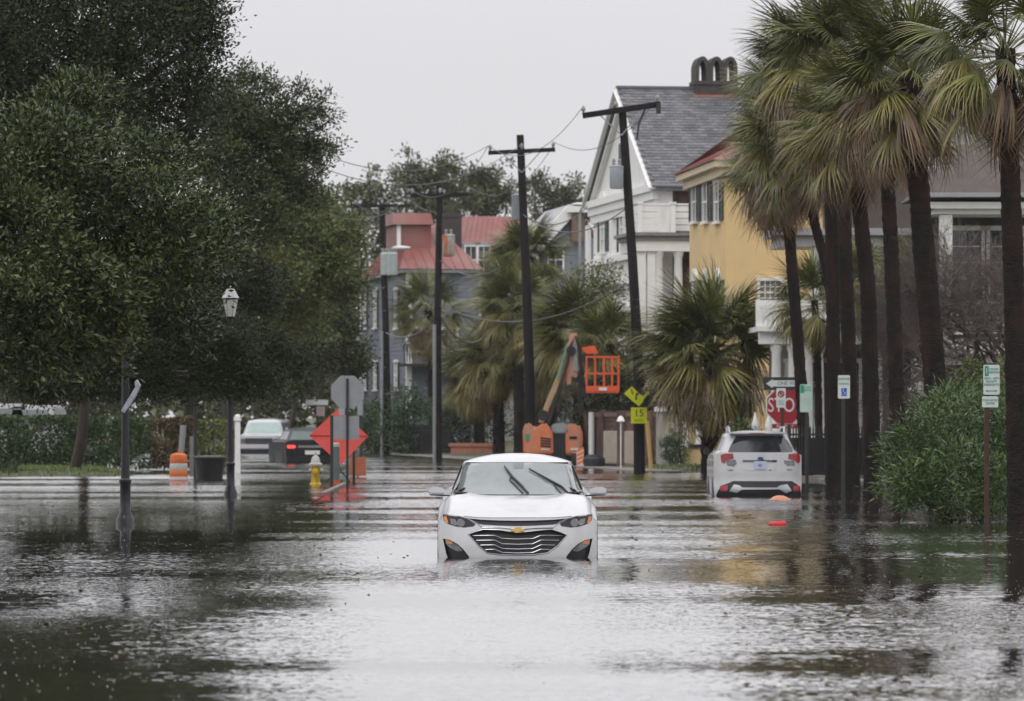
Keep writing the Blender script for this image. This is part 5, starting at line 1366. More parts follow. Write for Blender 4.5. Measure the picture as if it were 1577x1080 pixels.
w = C.poly(bp); MB().prism(w, -0.018, 0.0, lambda x, y, z: (x, s_fd(x, z)+y, z)).build('badge', m_gold, C.root)
# windscreen, wipers, mirrors
wsp = [(292, 392), (330, 398), (540, 402), (775, 403), (1010, 402), (1220, 400), (1263, 394), (1250, 350), (1220, 260), (1192, 185), (1180, 172), (1000, 163), (775, 160), (560, 161), (385, 168), (368, 180), (340, 260), (308, 345)]
cf = C.cf
wsq = C.poly(wsp, cf)
C_ws = sheet('windscreen', wsq, [], C.g(cf), 0.05, m_fog_sky_clear, C.root, -0.012)
cx_ = sum(p[0] for p in wsq)/len(wsq); cz_ = sum(p[1] for p in wsq)/len(wsq)
sheet('windscreen_seal', [(cx_+(x-cx_)*1.018, cz_+(z-cz_)*1.03) for x, z in wsq], [[(cx_+(x-cx_)*0.985, cz_+(z-cz_)*0.97) for x, z in wsq]], C.g(cf), 0.05, m_black, C.root, -0.007)
sheet('sensor_housing', C.poly([(738, 164), (822, 164), (815, 205), (745, 205)], cf), [], C.g(cf), 0.05, pm('grey_plastic', (0.18, 0.2, 0.21)), C_ws, -0.016)
cowl = C.poly([(285, 396), (775, 408), (1268, 398), (1262, 412), (775, 420), (292, 410)], cf)
sheet('cowl', cowl, [], C.g(cf), 0.05, m_black, C.root, -0.010)
for bl_, ar in (([(855, 392), (800, 330), (735, 268), (675, 186)], [(815, 392), (745, 320), (714, 292), (722, 268)]), ([(1172, 406), (1110, 345), (1000, 285), (862, 207)], [(1120, 404), (1075, 360), (1040, 310)])):
    wp = bpy.data.objects.new('wiper', None); link(wp, C.root)
    pt = [C.inv(a, b, cf) for a, b in bl_]; MB().tube([(x, cf(x, z)-0.06, z) for x, z in pt], [0.012, 0.016, 0.015, 0.009], 6).build('wiper_blade', m_black, wp, smooth=True)
    pt = [C.inv(a, b, cf) for a, b in ar]; MB().tube([(x, cf(x, z)-0.04, z) for x, z in pt], 0.008, 6).build('wiper_arm', m_black, wp, smooth=True)
for sg in (-1, 1):
    mr = MB().prism([(0.83*sg, 0.735), (0.87*sg, 0.785), (0.95*sg, 0.80), (1.04*sg, 0.795), (1.065*sg, 0.77), (1.06*sg, 0.735), (1.03*sg, 0.712), (0.88*sg, 0.712)], 1.42, 1.58).build('mirror', m_wpaint, C.root, smooth=True, bevel=0.02)
    MB().prism([(0.80*sg, 0.705), (0.90*sg, 0.711), (1.03*sg, 0.711), (1.055*sg, 0.733), (1.03*sg, 0.70), (0.90*sg, 0.692), (0.80*sg, 0.690)], 1.44, 1.56).build('mirror_base', m_black, mr)
    MB().box(*sorted((sg*0.88, sg*1.04)), 1.581, 1.585, 0.722, 0.785).build('mirror_glass', m_tint, mr)
C.side_glass([[(1.75, 0.76), (2.75, 0.76), (2.75, 1.04), (2.35, 1.04)], [(2.85, 0.76), (3.75, 0.77), (3.6, 1.03), (2.85, 1.04)]])
C.wheel(0.95, 0.08, 0.33); C.wheel(3.75, 0.08, 0.33)
for sg in (-1, 1): MB().box(*sorted((sg*0.925, sg*0.94)), 2.35, 2.55, 0.50, 0.53).build('door_handle', m_wpaint, C.root)
mb = MB()
for sg in (-1, 1):
    for y in (1.6, 2.8): mb.box(*sorted((sg*0.924, sg*0.9275)), y, y+0.008, -0.1, 0.56)
mb.build('door_seams', m_black, C.root)
# bonnet shut line and creases
pts = [(x, s_fd(x, s_top(x, 0.1))+0.014+0.0*abs(x), 0) for x in np.linspace(-0.62, 0.62, 40)]
pts = [(x, y, s_top(x, y)+0.001) for x, y, z in pts]
MB().tube(pts, 0.0035, 4).build('bonnet_gap', m_black, C.root)
MB().box(-0.15, 0.15, 0.02, 0.03, -0.02, 0.02).build('tow_cover', m_wpaint, C.root)

# ---- white estate car parked at right, seen from behind
def r_fd(x, z):
    a = min(1, abs(x)/0.90); return 0.10*a*a+0.12*a**6 + 0.10*max(0, z-0.5) - 0.05*math.exp(-((z-0.12)/0.16)**2)
def r_top(x, y):
    z = 0.90 - 0.12*sstep(3.0, 4.5, y); a = abs(x)
    if a > 0.72: z -= 0.06*((a-0.72)/0.18)**2
    return z
K = Car('estate_car', 'white sport utility car parked by the palms, seen from behind with red tail lights', 1167.5, 93, R(-0.6), 0.90, 4.5, 0.0, m_wpaint, r_fd, r_top,
        dict(z0=0.885, z1=1.275, w0=0.86, w1=0.66, a0=0.14, a1=0.50, b0=3.5, b1=2.6, p=4.5, dome=0.075), (1060, 560, 4.696))
K.sidez = [(1.0, 0.6), (1.0, 0.3), (0.99, 0.05), (0.98, -0.15)]
K.shell()
out = []
for i in range(25):
    x = max(-0.899, min(0.899, -0.90+1.8*i/24)); y = 0.1
    for _ in range(6): y = r_fd(x, r_top(x, y))
    out.append((x, r_top(x, y)+0.001))
out += [(0.90, 0.3), (0.88, -0.15), (-0.88, -0.15), (-0.90, 0.3)]
tl = [(232, 662), (262, 652), (322, 650), (328, 688), (272, 700), (262, 724), (238, 712)]
tr = [(724, 656), (798, 648), (808, 668), (808, 712), (792, 722), (770, 702), (722, 688)]
bk_ = [(288, 866), (322, 850), (750, 850), (790, 876), (812, 920), (815, 975), (192, 975), (215, 920), (240, 882)]
hs_ = [K.poly(tl), K.poly(tr), K.poly(bk_)]
sheet('tailgate', out, hs_, K.g(), 0.04, m_wpaint, K.root, 0.0, 0.03)
for i, h in enumerate(hs_[:2]):
    q = sheet('tail_light', h, [], K.g(), 0.03, m_redl, K.root, -0.012, 0.03)
    cl = [(270, 702), (340, 695), (352, 722), (330, 745), (282, 738)] if i == 0 else [(690, 700), (768, 704), (770, 738), (720, 742), (694, 722)]
    sheet('reversing_lamp', K.poly(cl), [], K.g(), 0.03, m_clear, q, -0.008)
sheet('bumper', hs_[2], [], K.g(), 0.04, m_black, K.root, -0.02, 0.06)
sk = [(296, 922), (330, 874), (368, 880), (392, 897), (640, 897), (665, 880), (715, 872), (748, 920), (705, 938), (660, 910), (385, 912), (350, 936)]
sheet('skid_plate', K.poly(sk), [], K.g(), 0.03, m_alloy, K.root, -0.06, 0.04)
for p in ([(228, 884), (288, 880), (282, 920), (232, 925)], [(756, 884), (808, 886), (810, 922), (760, 922)]):
    sheet('red_reflector', K.poly(p), [], K.g(), 0.03, m_redl, K.root, -0.03, 0.01)
sheet('plate_recess', K.poly([(392, 712), (642, 712), (635, 765), (600, 774), (430, 774), (400, 765)]), [], K.g(), 0.03, m_wpaint, K.root, -0.006)
sheet('garnish', K.poly([(392, 698), (642, 698), (640, 711), (394, 711)]), [], K.g(), 0.03, m_tint, K.root, -0.02, 0.02)
pl_ = sheet('number_plate', K.poly([(476, 706), (564, 706), (564, 764), (476, 764)]), [], K.g(), 0.05, pm('plate', (0.42, 0.47, 0.6), rough=0.4), K.root, -0.022, 0.01)
x, z = K.inv(520, 737); text('plate_number', 'SC', 0.07, (x, r_fd(x, z)-0.03, z), pm('navy_ink', (0.02, 0.03, 0.12)), pl_)
x, z = K.inv(522, 687); MB().lathe([(0.001, 0), (0.06, 0.0), (0.062, 0.008), (0.001, 0.01)], (0, 0, 0), 20, 'y').build('emblem', pm('blue_badge', (0.05, 0.09, 0.25), rough=0.2, metal=0.3), K.root).matrix_local = Matrix.Translation((x, r_fd(x, z)-0.03, z)) @ Matrix.Diagonal((1, 1, 0.55, 1))
x, z = K.inv(312, 771); text('lettering', 'SUBARU', 0.045, (x, r_fd(x, z)-0.006, z), m_black, K.root)
x, z = K.inv(722, 769); text('lettering', 'FORESTER', 0.04, (x, r_fd(x, z)-0.006, z), m_black, K.root)
kf = K.cf
gp = K.poly([(286, 640), (304, 590), (345, 524), (690, 524), (736, 585), (756, 632), (745, 645), (510, 648), (300, 647)], kf)
gl = sheet('rear_window', gp, [], K.g(kf), 0.05, m_tint, K.root, -0.02)
MB().bar((K.inv(520, 650, kf)[0], kf(0, 0.9)-0.05, 0.905), (K.inv(600, 632, kf)[0], kf(0, 0.94)-0.05, 0.935), 0.015).build('wiper', m_black, K.root)
sp = MB().box(-0.60, 0.60, 0.34, 0.62, 1.272, 1.312).build('roof_spoiler', m_wpaint, K.root, bevel=0.015)
MB().box(-0.15, 0.15, 0.335, 0.339, 1.285, 1.297).build('brake_light', m_redl, sp)
for sg in (-1, 1):
    MB().tube([(sg*0.56, 0.62, 1.30), (sg*0.57, 0.68, 1.40), (sg*0.57, 1.0, 1.415), (sg*0.56, 2.2, 1.41), (sg*0.55, 2.4, 1.32)], 0.022, 8).build('roof_rail', m_wpaint, K.root, smooth=True)
    MB().prism([(0.88*sg, 0.84), (0.92*sg, 0.98), (1.0*sg, 0.98), (1.03*sg, 0.88), (1.0*sg, 0.83)], 2.75, 2.9).build('mirror', m_black, K.root, bevel=0.015)
K.side_glass([[(0.55, 0.94), (1.25, 0.93), (1.25, 1.22), (0.75, 1.22)], [(1.33, 0.93), (2.2, 0.93), (2.2, 1.22), (1.33, 1.23)], [(2.28, 0.93), (3.2, 0.93), (2.6, 1.21), (2.28, 1.22)]])
K.wheel(0.95, -0.02, 0.35); K.wheel(3.6, -0.02, 0.35)
mb = MB().box(-0.912, -0.901, 0.3, 4.3, -0.1, 0.02); mb.build('side_cladding', m_black, K.root)
for y in (1.1, 2.2): MB().box(-0.925, -0.901, y, y+0.18, 0.72, 0.75).build('door_handle', m_wpaint, K.root)

# ---- white van-like truck far up the street, dark car beside it
def v_fd(x, z):
    a = min(1, abs(x)/1.0); return 0.12*a**3 + 0.06*max(0, z-0.6)
def v_top(x, y): return 0.84+0.10*min(1, y/1.3) - (0.08*((abs(x)-0.8)/0.2)**2 if abs(x) > 0.8 else 0)
V_ = Car('truck', 'white sport utility truck with headlamps towards the camera, far up the flooded street', 398.5, 200, R(-3), 1.0, 5.6, -0.05, m_wpaint, v_fd, v_top,
         dict(z0=0.93, z1=1.5, w0=0.93, w1=0.76, a0=1.35, a1=2.0, b0=5.55, b1=5.4, p=6, dome=0.1), (350, 600, 5.84))
V_.sidez = [(1.0, 0.55), (1.0, 0.3), (0.99, 0.1), (0.98, -0.1)]
V_.shell()
out = []
for i in range(13):
    x = max(-0.998, min(0.998, -1+2*i/12)); y = 0.1
    for _ in range(5): y = v_fd(x, v_top(x, y))
    out.append((x, v_top(x, y)+0.001))
sheet('front_panel', out+[(1.0, 0.3), (0.98, -0.1), (-0.98, -0.1), (-1.0, 0.3)], [], V_.g(), 0.1, m_wpaint, V_.root)
gr_ = MB().box(-0.60, 0.60, -0.06, 0.02, 0.50, 0.74).build('grille', m_black, V_.root)
for k in range(4): MB().box(-0.58, 0.58, -0.085, -0.061, 0.53+k*0.06, 0.545+k*0.06).build('grille_bar', m_chrome, gr_)
for sg in (-1, 1): MB().box(*sorted((sg*0.62, sg*0.93)), -0.02, 0.12, 0.52, 0.72).build('headlight', m_clear, V_.root, bevel=0.02)
MB().box(-0.97, 0.97, -0.16, 0.1, 0.26, 0.46).build('bumper', m_wpaint, V_.root, bevel=0.03)
MB().box(-0.9, 0.9, -0.12, 0.1, -0.05, 0.255).build('lower_bumper', m_black, V_.root)
def boxcar_ws(car, mat, x0, x1, z0, z1, inset=0.12):
    sheet('windscreen', [(-x0, z0), (x0, z0), (x1, z1), (-x1, z1)], [], car.g(car.cf), 0.1, mat, car.root, -0.015)
boxcar_ws(V_, pm('pale_windscreen', (0.30, 0.40, 0.38), rough=0.12, coat=0.8), 0.82, 0.70, 0.98, 1.42)
for sg in (-1, 1): MB().box(*sorted((sg*1.0, sg*1.22)), 1.7, 1.85, 0.95, 1.2).build('mirror', m_black if sg < 0 else m_wpaint, V_.root, bevel=0.03)
V_.side_glass([[(2.0, 0.99), (2.9, 0.99), (2.9, 1.42), (2.3, 1.42)], [(3.0, 0.99), (4.0, 0.99), (4.0, 1.42), (3.0, 1.42)], [(4.1, 0.99), (5.2, 0.99), (5.1, 1.42), (4.1, 1.42)]])
V_.wheel(1.0, 0.1, 0.40); V_.wheel(4.4, 0.1, 0.40)

def d_fd(x, z): a = min(1, abs(x)/0.92); return 0.12*a**3 + 0.1*max(0, z-0.5)
def d_top(x, y): return 0.80-0.10*sstep(3.3, 4.6, y) - (0.07*((abs(x)-0.74)/0.18)**2 if abs(x) > 0.74 else 0)
D_ = Car('hatchback', 'black car with a glowing red tail light beside the road works sign', 481, 160, R(11), 0.92, 4.5, 0.0, m_dkpaint, d_fd, d_top,
         dict(z0=0.78, z1=1.17, w0=0.84, w1=0.66, a0=0.10, a1=0.75, b0=3.6, b1=2.7, p=4, dome=0.09), (350, 600, 5.84))
D_.sidez = [(1.0, 0.5), (1.0, 0.3), (0.99, 0.1), (0.98, -0.1)]
D_.shell()
out = []
for i in range(13):
    x = max(-0.918, min(0.918, -0.92+1.84*i/12)); y = 0.1
    for _ in range(5): y = d_fd(x, d_top(x, y))
    out.append((x, d_top(x, y)+0.001))
sheet('tailgate', out+[(0.92, 0.3), (0.9, -0.1), (-0.9, -0.1), (-0.92, 0.3)], [], D_.g(), 0.1, m_dkpaint, D_.root)
sheet('rear_window', [(-0.72, 0.82), (0.72, 0.82), (0.58, 1.12), (-0.58, 1.12)], [], D_.g(D_.cf), 0.1, pm('green_glass', (0.05, 0.08, 0.08), rough=0.15, coat=0.5), D_.root, -0.015)
m_tail = pm('lit_tail_light', (0.6, 0.02, 0.02), rough=0.2, emit=((1, 0.08, 0.06), 1.6))
for sg in (-1, 1): MB().box(*sorted((sg*0.60, sg*0.88)), -0.02, 0.14, 0.52, 0.63).build('tail_light', m_tail if sg < 0 else m_redl, D_.root, bevel=0.02)
MB().box(-0.5, 0.5, -0.02, 0.02, 0.54, 0.62).build('garnish', m_alloy, D_.root)
MB().box(-0.26, 0.26, -0.03, 0.02, 0.30, 0.44).build('number_plate', m_white, D_.root)
MB().box(-0.9, 0.9, -0.07, 0.1, 0.02, 0.24).build('bumper', m_black, D_.root, bevel=0.02)
D_.side_glass([[(0.8, 0.83), (1.6, 0.83), (1.6, 1.1), (1.0, 1.1)], [(1.68, 0.83), (2.5, 0.83), (2.5, 1.1), (1.68, 1.11)], [(2.58, 0.83), (3.3, 0.83), (2.75, 1.09), (2.58, 1.1)]])
D_.wheel(0.9, 0.02, 0.34); D_.wheel(3.5, 0.02, 0.34)

# pale vehicles whose roofs show over the hedge at left
for i, (px0, px1, pyt, lb) in enumerate(((-24, 26, 622, 'white van roof showing over the hedge at the left edge'), (30, 64, 624, 'pale car roof showing over the hedge, second from the left edge'))):
    d = 152; x0, x1 = PX(px0, d), PX(px1, d); zt = PZ(pyt, d)
    t = thing('parked_van' if i == 0 else 'parked_car', ((x0+x1)/2, d, 0.1), lb, 'van' if i == 0 else 'car')
    w = (x1-x0)/2 if i else 1.0
    w = max(w, 0.85); z = zt-0.1
    MB().prism([(-w, 0.3), (w, 0.3), (w, z*0.6), (w*0.86, z*0.97), (w*0.6, z), (-w*0.6, z), (-w*0.86, z*0.97), (-w, z*0.6)], 0, 4.4).build('body', m_wpaint, t, bevel=0.05, smooth=True)
    MB().prism([(-w*0.82, z*0.64), (w*0.82, z*0.64), (w*0.7, z*0.92), (-w*0.7, z*0.92)], -0.02, 0.02).build('windscreen', m_fog_sky, t)
    for sg in (-1, 1):
        MB().box(*sorted((sg*w*0.55, sg*w*0.9)), -0.03, 0.02, z*0.42, z*0.52).build('headlight', m_clear, t)
        for y in (0.8, 3.5): MB().lathe([(0.3, 0), (0.3, 0.2)], (sg*w-0.1, y, 0.3), 16, 'x').build('wheel', m_rubber, t)
# ------------------------------------------------------------------ poles, wires, lamps, signs, lift, small things
m_pole = pm('creosoted_pole', (0.020, 0.018, 0.018), rough=0.9, spec=0.15, var=0.3, scale=5, bump=0.6, stretch=(1, 1, 0.1))
m_galv = pm('galvanised', (0.28, 0.30, 0.31), rough=0.5, var=0.15, metal=0.3)
m_transf = pm('transformer_paint', (0.33, 0.36, 0.39), rough=0.5, var=0.12, dirt=((0.16, 0.08, 0.05), 2.0, 0.56, 0.66))
m_ins = pm('insulator', (0.25, 0.24, 0.24), rough=0.3)
m_cable = pm('cable', (0.09, 0.09, 0.095), rough=0.6)
m_lampblack = pm('lamp_post_black', (0.008, 0.009, 0.012), rough=0.4, var=0.2, coat=0.2)
m_signwhite = pm('sign_white', (0.62, 0.66, 0.64), rough=0.4, var=0.05)
m_signgreen = pm('sign_green', (0.02, 0.30, 0.19), rough=0.4, var=0.06)
m_mint = pm('sign_mint', (0.46, 0.62, 0.55), rough=0.4, var=0.05)
m_signred = pm('sign_red', (0.30, 0.012, 0.022), rough=0.45, var=0.08)
m_signblue = pm('sign_blue', (0.02, 0.09, 0.42), rough=0.4, var=0.06)
m_signblack = pm('sign_black', (0.03, 0.03, 0.04), rough=0.4)
m_signback = pm('sign_back', (0.30, 0.31, 0.33), rough=0.45, var=0.08, metal=0.3)
m_yelgreen = pm('fluorescent_yellow', (0.66, 0.72, 0.01), rough=0.45, var=0.05)
m_hiviz = pm('fluorescent_orange', (0.95, 0.13, 0.10), rough=0.6, var=0.07)
m_post = pm('dark_sign_post', (0.03, 0.035, 0.03), rough=0.6, var=0.2, metal=0.2)
m_rust = pm('rusty_post', (0.06, 0.03, 0.022), rough=0.8, var=0.35)
m_lift = pm('lift_orange', (0.62, 0.19, 0.085), rough=0.45, var=0.15, dirt=((0.42, 0.24, 0.17), 1.6, 0.46, 0.7))
m_basket = pm('basket_orange', (0.66, 0.10, 0.035), rough=0.4, var=0.1)
m_boom = pm('boom_cream', (0.42, 0.30, 0.17), rough=0.5, var=0.2)

def pole(name, label, pts, d0, d1, r, cat='utility pole', group='utility poles along the street', z0=0.0):
    """leaning pole through photo pixels, from the base up"""
    q = PP(pts, d0, d1); base = Vector(q[0]); base.z = z0
    t = thing(name, base, label, cat, group)
    MB().tube([Vector(q[0])-base - Vector((0, 0, 0.3))] + [Vector(p)-base for p in q[1:]], [r*1.15] + [r*(1.1-0.35*i/(len(q)-1)) for i in range(1, len(q))], 12).build('pole', m_pole, t, smooth=True)
    return t, base
def crossarm(t, base, a, b, d, braces=True, ins=((0.03,), (0.5,), (0.97,)), w=0.12):
    A, B = P(*a, d)-base, P(*b, d)-base; A.y -= 0.16; B.y -= 0.16
    ca = MB().bar(A, B, w, w*1.1).build('crossarm', m_pole, t)
    for (f,) in ins:
        p = A.lerp(B, f) + Vector((0, 0, w*0.5)); MB().lathe([(0.03, 0), (0.03, 0.05), (0.075, 0.07), (0.05, 0.10), (0.075, 0.12), (0.04, 0.19), (0.02, 0.22)], p, 10).build('insulator', m_ins, ca, smooth=True)
    if braces:
        m = A.lerp(B, 0.5)
        for f in (0.22, 0.78): MB().bar(A.lerp(B, f)+Vector((0, -0.03, -0.05)), m+Vector((0, -0.03, -0.75)), 0.035).build('brace', m_galv, t)
    return A+base, B+base
def transformer(t, base, px, py0, py1, d, w, mat, hang=1):
    a = P(px, py1, d)-base; h = (py1-py0)/F*d; a.y -= 0.42
    o = MB().lathe([(w*0.85, 0), (w, 0.05), (w, h*0.9), (w*1.06, h*0.92), (w*1.06, h*0.97), (w*0.5, h*1.02)], a, 16).build('transformer', mat, t, smooth=True)
    for s_ in (-1, 1): MB().lathe([(0.04, 0), (0.06, 0.05), (0.035, 0.09), (0.06, 0.13), (0.03, 0.2)], a+Vector((s_*w*0.4, 0, h)), 8).build('bushing', m_ins, o, smooth=True)
    MB().box(a.x-0.08, a.x+0.08, a.y+w*0.8, a.y+0.42, a.z+h*0.3, a.z+h*0.7).build('bracket', m_galv, t)

t1, b1 = pole('utility_pole', 'nearest utility pole, leaning, with a grey transformer and the yellow signs', [(985, 727), (983, 560), (974, 400), (964, 250), (958, 165)], 134, 134, 0.15)
A1, B1 = crossarm(t1, b1, (897, 179), (1017, 161), 134, ins=((0.01,), (0.43,), (0.96,)), w=0.15)
transformer(t1, b1, 949, 256, 292, 134, 0.20, m_transf)
MB().box(P(1010, 0, 134).x-b1.x, P(1017, 0, 134).x-b1.x, -0.4, -0.1, P(0, 176, 134).z-b1.z, P(0, 160, 134).z-b1.z).build('arrester', m_iron, t1)
MB().tube([P(995, 165, 134)-b1, P(984, 190, 134)-b1, P(981, 214, 134)-b1], 0.03, 6).build('arrester_lead', m_iron, t1)
t2, b2 = pole('utility_pole', 'second utility pole with a braced crossarm against the sky', [(818, 705), (815, 560), (810, 420), (805, 300), (801, 208)], 160, 160, 0.17)
A2, B2 = crossarm(t2, b2, (752, 236), (855, 231), 160, w=0.13)
transformer(t2, b2, 798, 300, 340, 161.5, 0.24, m_transf)
t3, b3 = pole('utility_pole', 'third utility pole, straight, with a pale conduit and a rust-stained box', [(674, 707), (674, 500), (677, 286)], 173, 173, 0.15)
A3, B3 = crossarm(t3, b3, (632, 302), (724, 300), 173, braces=False, w=0.12)
MB().tube([P(669, 707, 172.8)-b3-Vector((0, 0, 0.2)), P(669, 500, 172.8)-b3], 0.07, 8).build('conduit', m_galv, t3)
transformer(t3, b3, 691, 362, 396, 173, 0.24, pm('rusty_transformer', (0.40, 0.41, 0.39), rough=0.5, dirt=((0.42, 0.13, 0.04), 2.5, 0.54, 0.62)))
t4, b4 = pole('utility_pole', 'farthest utility pole with a white transformer bank and a street light arm', [(597, 702), (594, 500), (588, 308)], 197, 197, 0.16)
A4, B4 = crossarm(t4, b4, (545, 318), (632, 317), 197, braces=False, w=0.12)
for px in (592, 600, 607): transformer(t4, b4, px, 390, 424, 197, 0.16, pm('pale_transformer', (0.46, 0.52, 0.52), rough=0.5))
arm = MB().tube([P(598, 388, 197)-b4, P(612, 384, 197)-b4, P(622, 383, 197)-b4], 0.05, 6).build('light_arm', m_galv, t4)
MB().ball(P(618, 382, 197)-b4, (0.42, 0.16, 0.10)).build('lamp_head', m_signwhite, arm, smooth=True)
MB().tube([P(588, 702, 196.6)-b4-Vector((0, 0, 0.2)), P(588, 510, 196.6)-b4], 0.06, 8).build('conduit', m_galv, t4)
# a second street light by the grey gable, on its own bracket pole
ts = thing('street_light', (PX(893, 199), 199, 0.1), 'flat-headed street light beside the wooden chimney', 'street light')
MB().tube([(0, 0, 0), (0, 0, PZ(330, 199))], [0.09, 0.06], 8).build('post', m_galv, ts); MB().tube([(0, 0, PZ(330, 199)), (0.1, -0.5, PZ(324, 199)), (0.1, -0.7, PZ(322, 199))], 0.04, 6).build('arm', m_galv, ts)
MB().ball((0.1, -0.9, PZ(320, 199)), (0.5, 0.2, 0.09)).build('lamp_head', m_signwhite, ts, smooth=True)

def wire(label, a, b, sag, r=0.012):
    a, b = Vector(a), Vector(b); pts = []
    o = a.copy()
    for i in range(17):
        t = i/16; p = a.lerp(b, t)-o; p.z -= sag*4*t*(1-t); pts.append(p)
    w = MB().tube(pts, r, 4).build('overhead_wire', m_cable, None); w.location = o
    tag(w, label, 'wire', 'overhead wires between the poles')
lift_ = Vector((0, 0, 0.25))
wire('wire from the left end of the leaning pole crossarm to the second pole', A1+lift_, A2+lift_, 0.8)
wire('wire from the right end of the leaning pole crossarm to the second pole', B1+lift_, B2+lift_, 0.8)
wire('wire from the left end of the second pole crossarm to the third pole', A2+lift_, A3+lift_, 0.9)
wire('wire from the right end of the second pole crossarm to the third pole', B2+lift_, B3+lift_, 0.9)
wire('wire from the left end of the third pole crossarm to the farthest pole', A3+lift_, A4+lift_, 0.7)
wire('wire from the right end of the third pole crossarm to the farthest pole', B3+lift_, B4+lift_, 0.7)
wire('top wire running left from the second pole into the ragged oak', A2+lift_, P(380, 172, 120), 1.2, 0.012)
wire('middle wire running left from the second pole into the ragged oak', (A2+B2)/2+lift_, P(380, 195, 120), 1.5, 0.012)
wire('lower wire running left from the third pole into the ragged oak', A3, P(400, 250, 122), 1.2, 0.012)
wire('sagging cable from the third pole across to the white gabled house', P(677, 470, 173), P(960, 440, 150), 0.9, 0.022)
wire('low cable from the third pole down towards the palms', P(677, 486, 173), P(742, 522, 176), 0.5, 0.035)
wire('cable from the third pole left to the farthest pole at mid height', P(677, 484, 173), P(594, 512, 197), 0.5, 0.03)
wire('thick cable from the second pole to the third pole at mid height', P(807, 380, 160), P(677, 400, 173), 0.8, 0.025)
wire('cable from the second pole up to the white house corner', P(805, 330, 160), P(905, 318, 163), 0.5, 0.02)
wire('cable from the leaning pole to the second pole below the crossarms', P(968, 318, 134), P(805, 330, 160), 0.7, 0.02)

# ---- street lamps
def street_lamp(px, py, label, ztop, r=0.055):
    d = WD(py); t = thing('street_lamp', (PX(px, d), d, 0), label, 'street lamp', 'black post-top street lamps on the left')
    h = ztop; g = 0.60
    MB().lathe([(0.135, -0.3), (0.135, 0.10), (0.11, 0.13), (0.105, 0.17), (0.082, 0.21), (0.080, 0.62), (0.095, 0.64), (0.095, 0.68), (0.068, 0.71), (0.060, 1.2), (0.048, h-g-0.3), (0.075, h-g-0.27), (0.075, h-g-0.23), (0.045, h-g-0.2), (0.05, h-g-0.04), (0.09, h-g)], (0, 0, 0), 18).build('post', m_lampblack, t, smooth=True)
    la = MB(); q = 0.095; w = 0.165
    for a in range(6):
        an = R(60*a); la.bar((q*math.cos(an), q*math.sin(an), h-g), (w*math.cos(an), w*math.sin(an), h-0.24), 0.007)
    la.lathe([(0.185, h-0.24), (0.185, h-0.215), (0.15, h-0.215)], (0, 0, 0), 6)
    l_ = la.build('lantern_frame', m_lampblack, t)
    MB().lathe([(q-0.010, h-g+0.01), (w-0.012, h-0.245)], (0, 0, 0), 6).build('lantern_glass', pm('frosted_glass', (0.66, 0.66, 0.62), rough=0.3, var=0.06), l_)
    MB().lathe([(0.18, h-0.214), (0.10, h-0.07), (0.08, h-0.03), (0.02, h-0.02), (0.012, h+0.03)], (0, 0, 0), 6).build('lantern_roof', pm('pale_metal', (0.55, 0.55, 0.55), rough=0.4), l_)
    return t
lp = street_lamp(193, 809, 'street lamp nearest the camera, its lantern lost in oak leaves, bent sign on the post', 4.3)
d = WD(809)
def relp(px, py): v = P(px, py, d)-Vector((PX(193, d), d, 0)); return v
sg = thing('bent_sign', tuple(P(203, 610, d)-Vector((0, 0.1, 0))), 'bent white metal sign hanging edge-on from the nearest lamp post', 'sign')
MB().prism([((a-203)*d/F, -(b_-610)*d/F) for a, b_ in [(188, 633), (193, 636), (210, 610), (217, 594), (212, 585), (209, 588), (210, 596), (204, 606), (199, 614)]], -0.1, 0.12).build('sign_plate', pm('scuffed_white', (0.42, 0.44, 0.5), rough=0.5, var=0.3, scale=12), sg)
MB().bar(((197-203)*d/F, 0.12, 0.05), ((197-203)*d/F, 0.12, 0.25), 0.04).build('strap', m_iron, sg)
street_lamp(355, 765, 'second street lamp with a pale lantern showing among the oak leaves', PZ(443, WD(765)))

def post_thing(name, label, px, py, pytop, r, mat, cat='post', group=None, sq=False, d=None):
    d = d or WD(py); t = thing(name, (PX(px, d), d, 0), label, cat, group); h = PZ(pytop, d)
    mb = MB()
    if sq: mb.box(-r, r, -r, r, -0.3, h)
    else: mb.tube([(0, 0, -0.3), (0, 0, h)], r, 10)
    mb.build('post', mat, t, smooth=not sq); return t, d, h
t, d, h = post_thing('white_post', 'white post with a knob top beside the second street lamp', 366, 728, 648, 0.075, m_trim, sq=True)
MB().box(-0.11, 0.11, -0.11, 0.11, h, h+0.05).build('cap', m_trim, t); MB().ball((0, 0, h+0.10), 0.09).build('knob', m_trim, t, smooth=True)
post_thing('sign_post', 'thin dark green post between the barrel and the litter bin', 301, 735, 612, 0.05, m_post)
t, d, h = post_thing('metal_post', 'slanted galvanised post behind the orange barrel', 277, 730, 655, 0.09, m_galv)
t.rotation_euler.y = R(4)
t, d, h = post_thing('concrete_bollard', 'pale tapered concrete bollard left of the thin green post', 297, 730, 672, 0.10, m_conc)

